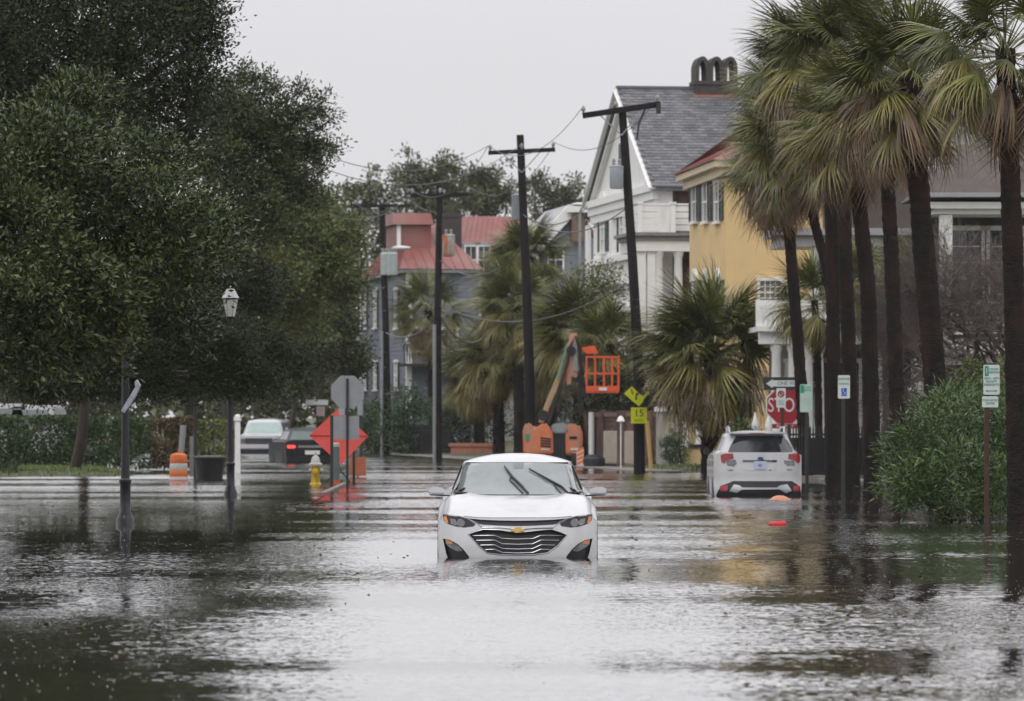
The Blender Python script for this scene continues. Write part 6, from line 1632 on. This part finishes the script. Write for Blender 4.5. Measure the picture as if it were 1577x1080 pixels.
# barrel
d = WD(738); t = thing('traffic_barrel', (PX(275, d), d, 0), 'orange and white striped traffic barrel at the hedge corner', 'traffic barrel')
zt = PZ(699, d); s_ = 14.5*d/F
m_bar_o = pm('barrel_orange', (0.80, 0.20, 0.05), rough=0.5, var=0.1); m_bar_w = pm('barrel_white', (0.62, 0.60, 0.57), rough=0.5, var=0.1)
z0 = -0.2
bands_ = [(-0.2, 0.10*zt, m_bar_w), (0.10*zt, 0.36*zt, m_bar_o), (0.36*zt, 0.62*zt, m_bar_w), (0.62*zt, 0.95*zt, m_bar_o)]
for a, b_, m_ in bands_:
    MB().lathe([(s_*(1.0-0.1*a/zt)*0.97, a), (s_*(1.0-0.1*a/zt), a+0.015), (s_*(1.0-0.1*b_/zt), b_-0.015), (s_*(1.0-0.1*b_/zt)*0.97, b_)], (0, 0, 0), 20).build('band', m_, t, smooth=True)
MB().lathe([(s_*0.9, zt*0.95), (s_*0.6, zt), (0.05, zt+0.02)], (0, 0, 0), 20).bar((-0.1, 0, zt), (0.1, 0, zt+0.05), 0.05).build('lid', m_bar_o, t)
# litter bin
d = WD(737); t = thing('litter_bin', (PX(323, d), d, 0), 'black tapered litter bin with a grey rim beside the thin green post', 'litter bin'); zt = PZ(703, d)
MB().lathe([(0.32, -0.2), (0.36, zt*0.3), (0.42, zt*0.92)], (0, 0, 0), 18).build('bin', m_black, t, smooth=True); MB().lathe([(0.43, zt*0.9), (0.46, zt*0.93), (0.46, zt), (0.30, zt*1.03)], (0, 0, 0), 18).build('rim', pm('grey_rim', (0.10, 0.10, 0.10)), t, smooth=True)

# hydrant
d = WD(747); t = thing('fire_hydrant', (PX(486, d), d, 0), 'yellow fire hydrant with a white bonnet in the flood water', 'fire hydrant'); k = PZ(697, d)/0.80
m_hy = pm('hydrant_yellow', (0.55, 0.36, 0.02), rough=0.4, var=0.12, dirt=((0.25, 0.18, 0.05), 5, 0.55, 0.7)); m_hw = pm('hydrant_white', (0.42, 0.42, 0.38), rough=0.4, var=0.15)
MB().lathe([(0.15*k, -0.3), (0.15*k, 0.03), (0.11*k, 0.06), (0.10*k, 0.42*k), (0.12*k, 0.45*k), (0.12*k, 0.48*k)], (0, 0, 0), 16).build('barrel', m_hy, t, smooth=True)
bo = MB().lathe([(0.17*k, 0.48*k), (0.17*k, 0.52*k), (0.12*k, 0.55*k), (0.10*k, 0.66*k), (0.05*k, 0.72*k), (0.03*k, 0.73*k), (0.03*k, 0.80*k)], (0, 0, 0), 16).build('bonnet', m_hw, t, smooth=True)
for dx, nm_ in ((0.10, 'nozzle'), (-0.16, 'nozzle')): MB().lathe([(0.05*k, 0), (0.05*k, 0.07), (0.03*k, 0.08)], (dx*k if dx > 0 else dx*k-0.0, 0, 0.36*k), 12, 'x').build(nm_, m_hw, t, smooth=True)
MB().lathe([(0.07*k, 0), (0.07*k, -0.09), (0.04*k, -0.10)], (0.0, -0.09, 0.34*k), 12, 'y').build('pumper_nozzle', m_hy, t, smooth=True)

# sign helpers
def octagon(r): return [(r*math.cos(R(22.5+45*i)), r*math.sin(R(22.5+45*i))) for i in range(8)]
def plate(parent, name, poly, x, z, y, mat, th=0.012, bev=0.0):
    return MB().prism([(a+x, b_+z) for a, b_ in poly], y, y+th).build(name, mat, parent)
def rect(w, h, r=0.0):
    if not r: return [(-w/2, -h/2), (w/2, -h/2), (w/2, h/2), (-w/2, h/2)]
    q = []
    for cx_, cy_, a0 in ((w/2-r, h/2-r, 0), (-w/2+r, h/2-r, 90), (-w/2+r, -h/2+r, 180), (w/2-r, -h/2+r, 270)):
        for k_ in range(4): a = R(a0+30*k_); q.append((cx_+r*math.cos(a), cy_+r*math.sin(a)))
    return q

# stop sign seen from behind (left) with a blank plate, the road-works diamond and its posts
d = WD(752)
t = thing('stop_sign', (PX(535, d), d, 0), 'back of a grey octagonal stop sign on a dark post, beside the orange diamond', 'road sign')
MB().box(-0.03, 0.03, -0.02, 0.02, -0.3, PZ(583, d)).build('post', m_post, t)
plate(t, 'sign_back', octagon(0.375/math.cos(R(22.5))), 0, PZ(604, d), 0.025, m_signback)
MB().box(PX(513, d)-PX(535, d), PX(553, d)-PX(535, d), 0.03, 0.045, PZ(677, d), PZ(641, d)).build('sign_plate', m_signback, t)
MB().box(-0.2, -0.06, 0.03, 0.04, PZ(640, d)+0.01, PZ(629, d)).build('small_plate', pm('pale_blue_plate', (0.3, 0.38, 0.42)), t)
t = thing('sign_post', (PX(511, d-1), d-1, 0), 'tall thin dark post left of the stop sign back', 'post'); MB().box(-0.035, 0.035, -0.03, 0.03, -0.3, PZ(640, d-1)).build('post', m_post, t)
d2 = WD(739); t = thing('sign_post', (PX(545, d2), d2, 0), 'short dark post right of the orange diamond sign', 'post'); MB().box(-0.035, 0.035, -0.03, 0.03, -0.3, PZ(676, d2)).build('post', m_post, t)
d3 = 113.5; t = thing('road_works_sign', (PX(521, d3), d3, 0), 'bright orange-red diamond road works sign behind the stop sign posts', 'road sign')
dm_ = [(476, 671), (521, 629), (567, 672), (525, 716)]
w = [(PX(a, d3)-PX(521, d3), PZ(b_, d3)) for a, b_ in dm_]
MB().prism(w, 0.0, 0.012).build('sign_panel', m_hiviz, t)
MB().bar((w[0][0]+0.03, -0.01, w[0][1]), (w[2][0]-0.03, -0.01, w[2][1]), 0.02).build('stretcher', pm('red_bar', (0.35, 0.03, 0.03)), t)
MB().bar((0, 0.03, -0.2), (0, 0.03, w[1][1]-0.05), 0.03).build('stand', m_black, t)
for sx_ in (-0.5, 0.5): MB().bar((0, 0.05, 0.35), (sx_, 0.1, -0.25), 0.03).build('leg', m_black, t)
t = thing('road_works_sign', (PX(551, 122), 122, 0), 'small rust-orange board on the water right of the diamond sign', 'road sign'); MB().box(-0.22, 0.22, 0, 0.02, 0.05, 0.55).build('sign_panel', pm('faded_orange', (0.42, 0.13, 0.06)), t); MB().bar((0, 0.03, -0.3), (0, 0.03, 0.3), 0.04).build('stand', m_black, t)
d4 = WD(746); t = thing('marker_bollard', (PX(517, d4), d4, 0), 'grey-green marker bollard with a pale top in front of the diamond sign', 'bollard'); zt = PZ(682, d4)
MB().lathe([(0.09, -0.3), (0.09, zt-0.1)], (0, 0, 0), 14).build('tube', pm('bollard_green', (0.10, 0.14, 0.13)), t, smooth=True); MB().lathe([(0.10, zt-0.1), (0.10, zt-0.02), (0.05, zt)], (0, 0, 0), 14).build('cap', m_hw, t, smooth=True)
MB().lathe([(0.11, -0.1), (0.11, 0.10)], (0, 0, 0), 14).build('base_band', pm('rust_orange', (0.5, 0.09, 0.03)), t, smooth=True)
kb = MB().hexa([P(488, 765, 96)*1 - Vector((0, 0, 0.2)), P(500, 765, 96)-Vector((0, 0, 0.2)), P(540, 747, 108)-Vector((0, 0, 0.2)), P(530, 747, 108)-Vector((0, 0, 0.2))], [Vector((PX(492, 96), 96, 0.03)), Vector((PX(502, 96), 96, 0.03)), Vector((PX(536, 108), 108, 0.07)), Vector((PX(528, 108), 108, 0.07))])
o = kb.build('kerb', m_conc); tag(o, kind='structure')
# far sign cluster
t = thing('street_sign', (PX(488, 170), 170, 0), 'small far street name sign with a plate under it, above the black car', 'road sign'); MB().bar((0, 0, 0), (0, 0, PZ(615, 170)), 0.06).build('post', m_post, t)
MB().box(-0.42, 0.42, -0.06, -0.04, PZ(624, 170), PZ(616, 170)).build('name_plate', m_signwhite, t); MB().box(-0.02, 0.30, -0.06, -0.04, PZ(641, 170), PZ(626, 170)).build('sign_plate', pm('pink_plate', (0.38, 0.28, 0.30)), t)
t = thing('street_sign', (PX(556, 150), 150, 0), 'narrow sign on a dark post just right of the stop sign back', 'road sign'); MB().bar((0, 0, 0), (0, 0, PZ(590, 150)), 0.1).build('post', m_post, t); MB().box(-0.12, 0.06, -0.09, -0.06, PZ(640, 150), PZ(618, 150)).build('sign_plate', m_signback, t)

# yellow signs on the leaning pole (children would be wrong: they are signs of their own)
d = 133.6
t = thing('warning_sign', tuple(P(984, 640, d)), 'square yellow-green 15 mph sign on the leaning pole', 'road sign')
MB().box(-0.235, 0.235, -0.012, 0, -0.235, 0.235).build('sign_plate', m_yelgreen, t)
text('number', '15', 0.30, (0, -0.016, 0.06), m_signblack, t, ext=0.002); text('lettering', 'M.P.H.', 0.10, (0, -0.016, -0.15), m_signblack, t)
t = thing('warning_sign', tuple(P(980, 608, d)), 'torn and folded yellow-green diamond sign above the 15 mph sign', 'road sign')
q = lambda pts: [((a-980)*d/F, -(b_-608)*d/F) for a, b_ in pts]
MB().prism(q([(961, 606), (973, 595), (978, 600), (984, 606), (992, 612), (990, 619), (984, 626), (974, 618)]), -0.02, 0.0).build('sign_plate', m_yelgreen, t)
MB().prism(q([(991, 615), (1001, 604), (998, 603), (989, 611)]), -0.10, -0.03).build('folded_corner', m_yelgreen, t)
MB().prism(q([(978, 616), (979, 606), (983, 605), (984, 608), (981, 609), (981, 616)]), -0.026, -0.021).build('symbol', m_signblack, t)
MB().prism(q([(973, 608), (971, 600), (973, 598), (976, 607)]), -0.026, -0.021).build('symbol', pm('dull_red', (0.45, 0.12, 0.03)), t)

# stop sign right
d = 119.5; s = F/d
t = thing('stop_sign', (PX(1209, d), d, 0), 'red stop sign under the one way sign, partly behind the palm trunk', 'road sign')
zc = PZ(625, d); r_o = 29.5/s/math.cos(R(22.5))
MB().box(-0.04, 0.04, 0.02, 0.07, -0.1, PZ(580, d)).build('post', m_galv, t)
plate(t, 'sign_plate', octagon(r_o), 0, zc, 0.0, m_signwhite); pr = plate(t, 'sign_face', octagon(r_o*0.93), 0, zc, -0.004, m_signred, 0.003)
text('lettering', 'STOP', r_o*0.98, (0, -0.008, zc), m_signwhite, pr, sx=0.72, ext=0.003)
MB().box(-0.34, 0.34, -0.006, 0.006, PZ(660, d), PZ(653, d)).build('all_way_plate', m_signred, t)
text('lettering', 'ALL WAY', 0.11, (0, -0.010, PZ(656.5, d)), m_signwhite, t)
w0, w1 = PX(1176, d)-PX(1209, d), PX(1240, d)-PX(1209, d)
ow = MB().box(w0, w1, -0.012, 0.0, PZ(601, d), PZ(581, d)).build('one_way_plate', m_signblack, t)
MB().prism([(w0+0.06, PZ(591, d)), (w0+0.24, PZ(584, d)), (w0+0.24, PZ(598, d))], -0.018, -0.013).build('arrow', m_signwhite, ow)
MB().box(w0+0.24, w1-0.05, -0.018, -0.013, PZ(595.5, d), PZ(586, d)).build('arrow_shaft', m_signwhite, ow)
text('lettering', 'ONE WAY', 0.13, ((w0+w1)/2+0.12, -0.020, PZ(590.8, d)), m_signblack, ow)
text('edge', '', 0.1, (0, 0, 0), m_signblack, ow) if False else None

def parking(label, px, pyb, x0, x1, y0, y1, body, postmat, pr=0.035, group=None, pdx=0.0):
    d = WD(pyb); t = thing('parking_sign', (PX(px, d), d, 0), label, 'parking sign', group)
    MB().box(-pr+pdx, pr+pdx, 0.015, 0.055, -0.3, PZ(y0, d)-0.05).build('post', postmat, t)
    w, h = (x1-x0)*d/F, (y1-y0)*d/F; xc = PX((x0+x1)/2, d)-PX(px, d); zc = PZ((y0+y1)/2, d)
    f = plate(t, 'sign_plate', rect(w, h, min(w, h)*0.1), xc, zc, 0.0, body)
    return t, f, xc, zc, w, h, d
t, f, xc, zc, w, h, d = parking('green and white parking sign with an arrow on a rusty post before the oleander', 1520, 812, 1514.5, 1539.5, 562, 608, m_signwhite, m_rust)
plate(f, 'green_panel', rect(w*0.24, h*0.34), xc-w*0.30, zc+h*0.29, -0.004, m_signgreen, 0.003)
text('lettering', '1', h*0.26, (xc-w*0.30, -0.008, zc+h*0.29), m_signwhite, f)
text('lettering', 'HOUR\nPARKING', h*0.105, (xc+w*0.14, -0.004, zc+h*0.30), m_signgreen, f); text('lettering', '8AM - 6PM\nEXCEPT\nRESIDENTS', h*0.105, (xc, -0.004, zc-h*0.06), m_signgreen, f)
MB().box(xc-w*0.26, xc+w*0.26, -0.005, -0.001, zc-h*0.385, zc-h*0.36).prism([(xc-w*0.36, zc-h*0.372), (xc-w*0.24, zc-h*0.33), (xc-w*0.24, zc-h*0.414)], -0.005, -0.001).prism([(xc+w*0.36, zc-h*0.372), (xc+w*0.24, zc-h*0.33), (xc+w*0.24, zc-h*0.414)], -0.005, -0.001).build('arrow', m_signgreen, f)
w2, h2 = 25*d/F, 17*d/F; zc2 = PZ(619, d); f2 = plate(t, 'lower_plate', rect(w2, h2, 0.02), xc-0.02, zc2, 0.0, m_signwhite)
text('lettering', 'TOW AWAY\nZONE', h2*0.28, (xc-0.02, -0.004, zc2), m_signgreen, f2)
t, f, xc, zc, w, h, d = parking('disabled parking sign with a blue wheelchair symbol before the trunk pair', 1299, 772, 1290.5, 1309, 578, 614, m_signwhite, m_post)
text('lettering', 'RESERVED', h*0.14, (xc, -0.004, zc+h*0.34), m_signgreen, f, sx=0.8); text('lettering', 'PARKING', h*0.13, (xc, -0.004, zc+h*0.13), m_signgreen, f, sx=0.8)
b_ = plate(f, 'blue_panel', rect(w*0.46, h*0.34), xc, zc-h*0.22, -0.004, m_signblue, 0.003)
MB().tube([(xc-0.012, -0.007, zc-h*0.11), (xc-0.012, -0.007, zc-h*0.22), (xc+0.022, -0.007, zc-h*0.23), (xc+0.034, -0.007, zc-h*0.33)], 0.006, 5).tube([(xc-0.02+0.034*math.cos(a), -0.007, zc-h*0.26+0.034*math.sin(a)) for a in np.linspace(2.0, 6.0, 9)], 0.004, 5).ball((xc-0.014, -0.007, zc-h*0.085), 0.011).build('wheelchair_symbol', m_signwhite, b_)
t, f, xc, zc, w, h, d = parking('mint-green parking sign in front of the slim leftmost tall palm', 1243, 757, 1232, 1251, 592, 635, m_mint, m_post)
plate(f, 'green_panel', rect(w*0.3, h*0.28), xc-w*0.31, zc+h*0.33, -0.004, m_signgreen, 0.003)
text('lettering', 'HOUR\nPARKING', h*0.1, (xc+w*0.14, -0.004, zc+h*0.33), m_signgreen, f, sx=0.8); text('lettering', '8AM - 6PM\nRESIDENTS\nEXEMPT', h*0.1, (xc, -0.004, zc-h*0.08), m_signwhite, f, sx=0.8)
t, f, xc, zc, w, h, d = parking('white no parking sign in front of the stop sign lettering', 1205, 752, 1195.5, 1210, 598, 628, m_signwhite, m_rust)
MB().tube([(xc+w*0.3*math.cos(a), -0.006, zc+h*0.2+w*0.3*math.sin(a)) for a in np.linspace(0, 2*math.pi, 17)], 0.014, 5).tube([(xc-w*0.22, -0.006, zc+h*0.2+w*0.22), (xc+w*0.22, -0.006, zc+h*0.2-w*0.22)], 0.012, 5).build('no_parking_ring', m_signred, f)
text('letter', 'P', w*0.5, (xc, -0.003, zc+h*0.2), m_signblack, f); text('lettering', 'ANY\nTIME', h*0.14, (xc, -0.004, zc-h*0.25), m_signgreen, f)
t, f, xc, zc, w, h, d = parking('narrow white and red permit sign between the slim and the thick trunk', 1403, 745, 1398, 1409, 597, 632, m_signwhite, m_galv)
MB().prism([(xc-w*0.32, zc+h*0.28), (xc, zc+h*0.44), (xc+w*0.32, zc+h*0.28), (xc+w*0.25, zc+h*0.14), (xc-w*0.25, zc+h*0.14)], -0.006, -0.001).build('red_mark', m_signred, f)
MB().prism([(xc-w*0.32, zc-h*0.14), (xc+w*0.32, zc-h*0.14), (xc+w*0.15, zc-h*0.42), (xc-w*0.15, zc-h*0.42)], -0.006, -0.001).build('red_mark', m_signred, f)

# ---- boom lift
d = 150; s = F/d
t = thing('boom_lift', (PX(851, d), d, 0.05), 'orange articulated boom lift with its empty basket raised', 'boom lift')
def B(pts): return [(PX(a, d)-PX(851, d), PZ(b_, d)-0.05) for a, b_ in pts]
MB().prism(B([(806, 700), (805, 660), (811, 650), (818, 653), (823, 659), (830, 656), (838, 650), (845, 655), (851, 668), (852, 700)]), -0.95, 0.3).build('engine_cover', m_lift, t, bevel=0.06, smooth=True)
MB().prism(B([(871, 700), (870, 656), (876, 653), (890, 653), (896, 660), (897, 680), (895, 695), (888, 703)]), -0.95, 0.3).build('counterweight', m_lift, t, bevel=0.08, smooth=True)
v_ = MB()
for i in range(4): q = B([(832, 673+i*4), (848, 675+i*4), (848, 677.4+i*4), (832, 675.4+i*4)]); v_.prism(q, -0.97, -0.951)
v_.build('vent_slots', m_black, t)
MB().prism(B([(852, 712), (851, 664), (860, 660), (871, 664), (871, 712)]), -0.8, 0.6).build('turntable', m_black, t)
MB().prism(B([(848, 660), (850, 653), (872, 652), (877, 660), (870, 668), (852, 668)]), -0.9, 0.4).build('hydraulic_tank', m_galv, t, bevel=0.04)
MB().prism(B([(820, 722), (820, 700), (884, 700), (884, 722)]), -0.6, 1.2).build('chassis', m_black, t)
for x_ in (-0.85, 0.75):
    for y_ in (-0.7, 1.0): MB().lathe([(0.15, 0), (0.36, 0.02), (0.38, 0.06), (0.38, 0.24), (0.36, 0.28), (0.15, 0.3)], (x_-0.15, y_, 0.10), 18, 'x').build('wheel', m_rubber, t, smooth=True)
MB().prism(B([(846, 655), (852, 630), (845, 640), (838, 648)]), -0.5, 0.2).build('riser_bracket', m_black, t)
MB().prism(B([(829, 651), (840, 620), (860, 572), (874, 527), (880, 532), (866, 580), (848, 625), (838, 651)]), -0.45, -0.15).build('lower_boom', m_boom, t, bevel=0.02)
MB().prism(B([(840, 640), (866, 570), (876, 535), (881, 545), (872, 580), (850, 638)]), -0.10, 0.20).build('upright_link', m_lift, t)
MB().prism(B([(845, 630), (864, 590), (867, 597), (850, 634)]), -0.60, -0.46).build('hydraulic_ram', m_iron, t)
MB().prism(B([(857, 580), (872, 530), (875, 533), (861, 583)]), -0.53, -0.455).build('green_hose', pm('faded_green', (0.16, 0.30, 0.22)), t)
MB().prism(B([(872, 601), (874, 540), (877, 514), (889, 514), (888, 530), (891, 575), (887, 583), (880, 580), (878, 601)]), -0.75, -0.46).build('upper_boom', pm('pinkish_boom', (0.50, 0.26, 0.19), rough=0.5, var=0.15), t, bevel=0.02)
MB().prism(B([(881, 528), (887, 528), (890, 572), (883, 572)]), -0.80, -0.751).build('boom_panel', m_galv, t)
MB().prism(B([(893, 612), (897, 604), (903, 588), (908, 590), (902, 612)]), -0.9, -0.6).build('platform_link', m_black, t)
MB().prism(B([(880, 575), (890, 572), (897, 582), (897, 640), (891, 640), (890, 590), (882, 588)]), -0.72, -0.5).build('jib', m_black, t)
for pts, nm_ in (([(895, 560), (912, 556), (913, 545), (895, 548)], 'basket_pivot'), ([(896, 536), (915, 533), (920, 545), (905, 548), (896, 540)], 'control_console')):
    MB().prism(B(pts), -1.2, -0.5).build(nm_, m_basket if nm_[0] == 'c' else m_black, t)
for (a, b_), r_j in (((879, 541), 0.16), ((876, 598), 0.12), ((836, 640), 0.18), ((894, 576), 0.12)):
    x_, z_ = B([(a, b_)])[0]; MB().lathe([(0.02, 0), (r_j, 0.0), (r_j, 0.12), (0.02, 0.12)], (x_, -0.86, z_), 16, 'y').build('pivot', m_iron, t)
for k_ in range(3):
    hp = [B([(a+k_*1.5, b_)])[0] for a, b_ in ((843, 652), (850, 628), (862, 590), (872, 560), (876, 535), (884, 518), (891, 540), (893, 575), (899, 600))]
    MB().tube([(x_, -0.88-0.03*k_, z_) for x_, z_ in hp], 0.02, 5).build('hydraulic_hose', m_black, t)
for a0, a1, b0, b1, mt_ in ((809, 815, 668, 678, m_signgreen), (876, 888, 672, 676, m_black), (878, 890, 690, 693, m_signwhite), (833, 846, 691, 693, m_signwhite)):
    q = B([(a0, b0), (a1, b0), (a1, b1), (a0, b1)]); MB().prism(q, -0.975, -0.951).build('decal', mt_, t)
bk = bpy.data.objects.new('basket', None); link(bk, t)
x0, z0 = B([(902, 603)])[0]; x1, z1 = B([(951, 551)])[0]
for y_ in (-1.7, -0.8):
    for f_ in (0.0, 0.27, 0.55, 0.8, 1.0): MB().bar((x0+(x1-x0)*f_, y_, z0), (x0+(x1-x0)*f_, y_, z1), 0.05).build('rail_post', m_basket, bk)
    for zf in (0.52, 1.0): MB().bar((x0, y_, z0+(z1-z0)*zf), (x1, y_, z0+(z1-z0)*zf), 0.055).build('rail', m_basket, bk)
    MB().box(x0-0.02, x1+0.02, y_-0.02, y_+0.02, z0-0.02, z0+0.17).build('kick_plate', m_basket, bk)
for x_ in (x0, x1):
    for zf in (0.52, 1.0): MB().bar((x_, -1.7, z0+(z1-z0)*zf), (x_, -0.8, z0+(z1-z0)*zf), 0.05).build('rail', m_basket, bk)
MB().box(x0, x1, -1.7, -0.8, z0-0.06, z0-0.021).build('floor', m_basket, bk)
MB().box((x0+x1)/2-0.12, (x0+x1)/2+0.14, -1.745, -1.721, z0+0.02, z0+0.12).build('label_plate', m_signwhite, bk)

# barricade board and black bin by the lift
d = 148; t = thing('barricade', (PX(893, d), d, 0), 'narrow orange and white striped barricade panel beside the lift', 'barricade'); z0 = 0.02; z1 = PZ(692, d)
MB().box(-0.11, 0.13, 0, 0.03, -0.2, z1).build('panel', m_signwhite, t)
for i in range(4): z = 0.05+i*z1*0.24; MB().prism([(-0.10, z), (0.12, z+0.10), (0.12, z+0.19), (-0.10, z+0.09)], -0.006, -0.001).build('stripe', m_bar_o, t)
t = thing('wheelie_bin', (PX(915, 147), 147, 0), 'dark grey rounded bin right of the striped barricade', 'bin'); zt = PZ(703, 147)
MB().lathe([(0.26, -0.1), (0.36, zt*0.35), (0.36, zt*0.8), (0.28, zt)], (0, 0, 0), 16).build('bin', pm('grey_bin', (0.03, 0.033, 0.04), rough=0.5), t, smooth=True); MB().lathe([(0.30, zt), (0.2, zt+0.06)], (0, 0, 0), 16).build('lid', m_black, t, smooth=True)
# small white path lamps, yellow guy guard
t, dd, hh = post_thing('path_lamp', 'small white lamp head on a thin post in front of the brown brick wall', 956, 722, 650, 0.018, m_trim, cat='lamp', d=142)
MB().lathe([(0.06, hh), (0.13, hh+0.02), (0.08, hh+0.14), (0.03, hh+0.19)], (0, 0, 0), 12).build('lamp_head', m_trim, t, smooth=True)
t, dd, hh = post_thing('white_pole', 'thin white pole beside the orange lift', 911, 722, 635, 0.10, m_signwhite, d=149)
t, dd, hh = post_thing('guy_guard', 'yellow plastic guy wire guard beside the leaning pole', 1003, 725, 648, 0.06, pm('guard_yellow', (0.5, 0.36, 0.10)), d=137); t.rotation_euler.y = R(-5)
# floating things
m_or = pm('orange_plastic', (0.62, 0.24, 0.14), rough=0.4, var=0.15)
t = thing('floating_tub', tuple(P(1201, 770, WD(770))*1), 'upturned faded orange tub floating behind the parked white car', 'tub'); t.location.z = 0
MB().ball((0, 0, -0.03), (0.20, 0.3, 0.12), 16, 8).build('tub', m_or, t, smooth=True); MB().lathe([(0.21, -0.02), (0.225, 0.0), (0.21, 0.015)], (0, 0, 0), 16).build('rim', m_or, t, smooth=True)
t = thing('floating_cup', (PX(1196, WD(809)), WD(809), 0.0), 'small red cup floating on its side in the flood water', 'cup')
MB().lathe([(0.035, -0.12), (0.055, 0.12), (0.05, 0.13)], (0, 0, 0.015), 12, 'x').build('cup', pm('red_cup', (0.55, 0.03, 0.03), rough=0.4), t, smooth=True)
t = thing('floating_branch', (PX(470, WD(778)), WD(778), 0.0), 'dark broken branch floating left of the sedan', 'branch')
rg = np.random.default_rng(3); mb = MB()
limb(mb, (-0.45, 0, 0.01), (0.35, 0.2, 0.03), 0.018, 0.010, rg, n=5); limb(mb, (0.1, 0.1, 0.02), (0.42, 0.1, 0.22), 0.012, 0.005, rg, n=4); limb(mb, (0.2, 0.15, 0.02), (0.50, 0.1, 0.08), 0.010, 0.004, rg, n=4); limb(mb, (-0.3, 0, 0.0), (-0.5, -1.2, 0.01), 0.010, 0.004, rg, n=4)
mb.build('branch', m_bark, t)
t = thing('floating_wood', (PX(448, WD(785)), WD(785), 0.0), 'small dark lump of wood floating left of the branch', 'wood'); MB().ball((0, 0, 0), (0.10, 0.2, 0.03)).build('lump', m_bark, t, smooth=True)
# leaves and bits floating on the water
rng = np.random.default_rng(21); n_ = 700
y = rng.uniform(24, 110, n_); x = rng.uniform(-0.14, 0.14, n_)*y
ok = np.abs(x-0.07) > 1.2; x, y = x[ok], y[ok]; n_ = len(x)
pos = np.stack([x, y, np.full(n_, 0.006)], 1); dr = rng.normal(size=(n_, 3)); dr[:, 2] *= 0.15; dr /= np.linalg.norm(dr, axis=1)[:, None]
v, f = leaf_arrays(pos, dr, 0.05, 0.025, rng)
tag(fast_obj('floating_leaves', v, f, leafmat('wet_leaf', (0.03, 0.025, 0.012), (0.16, 0.11, 0.05))), kind='stuff')
# rain splashes: tiny crowns of water standing on the surface
n_ = 5000; y = 26*np.exp(rng.uniform(0, 1.75, n_)); x = rng.uniform(-0.16, 0.16, n_)*y
pos = np.stack([x, y, np.zeros(n_)], 1); dr = rng.normal(size=(n_, 3))*0.25; dr[:, 2] = 1; dr /= np.linalg.norm(dr, axis=1)[:, None]
v, f = leaf_arrays(pos, dr, 0.009, 0.007, rng, 0.0)
tag(fast_obj('rain_splashes', v, f, pm('splash_water', (0.75, 0.76, 0.78), rough=0.1)), kind='stuff')
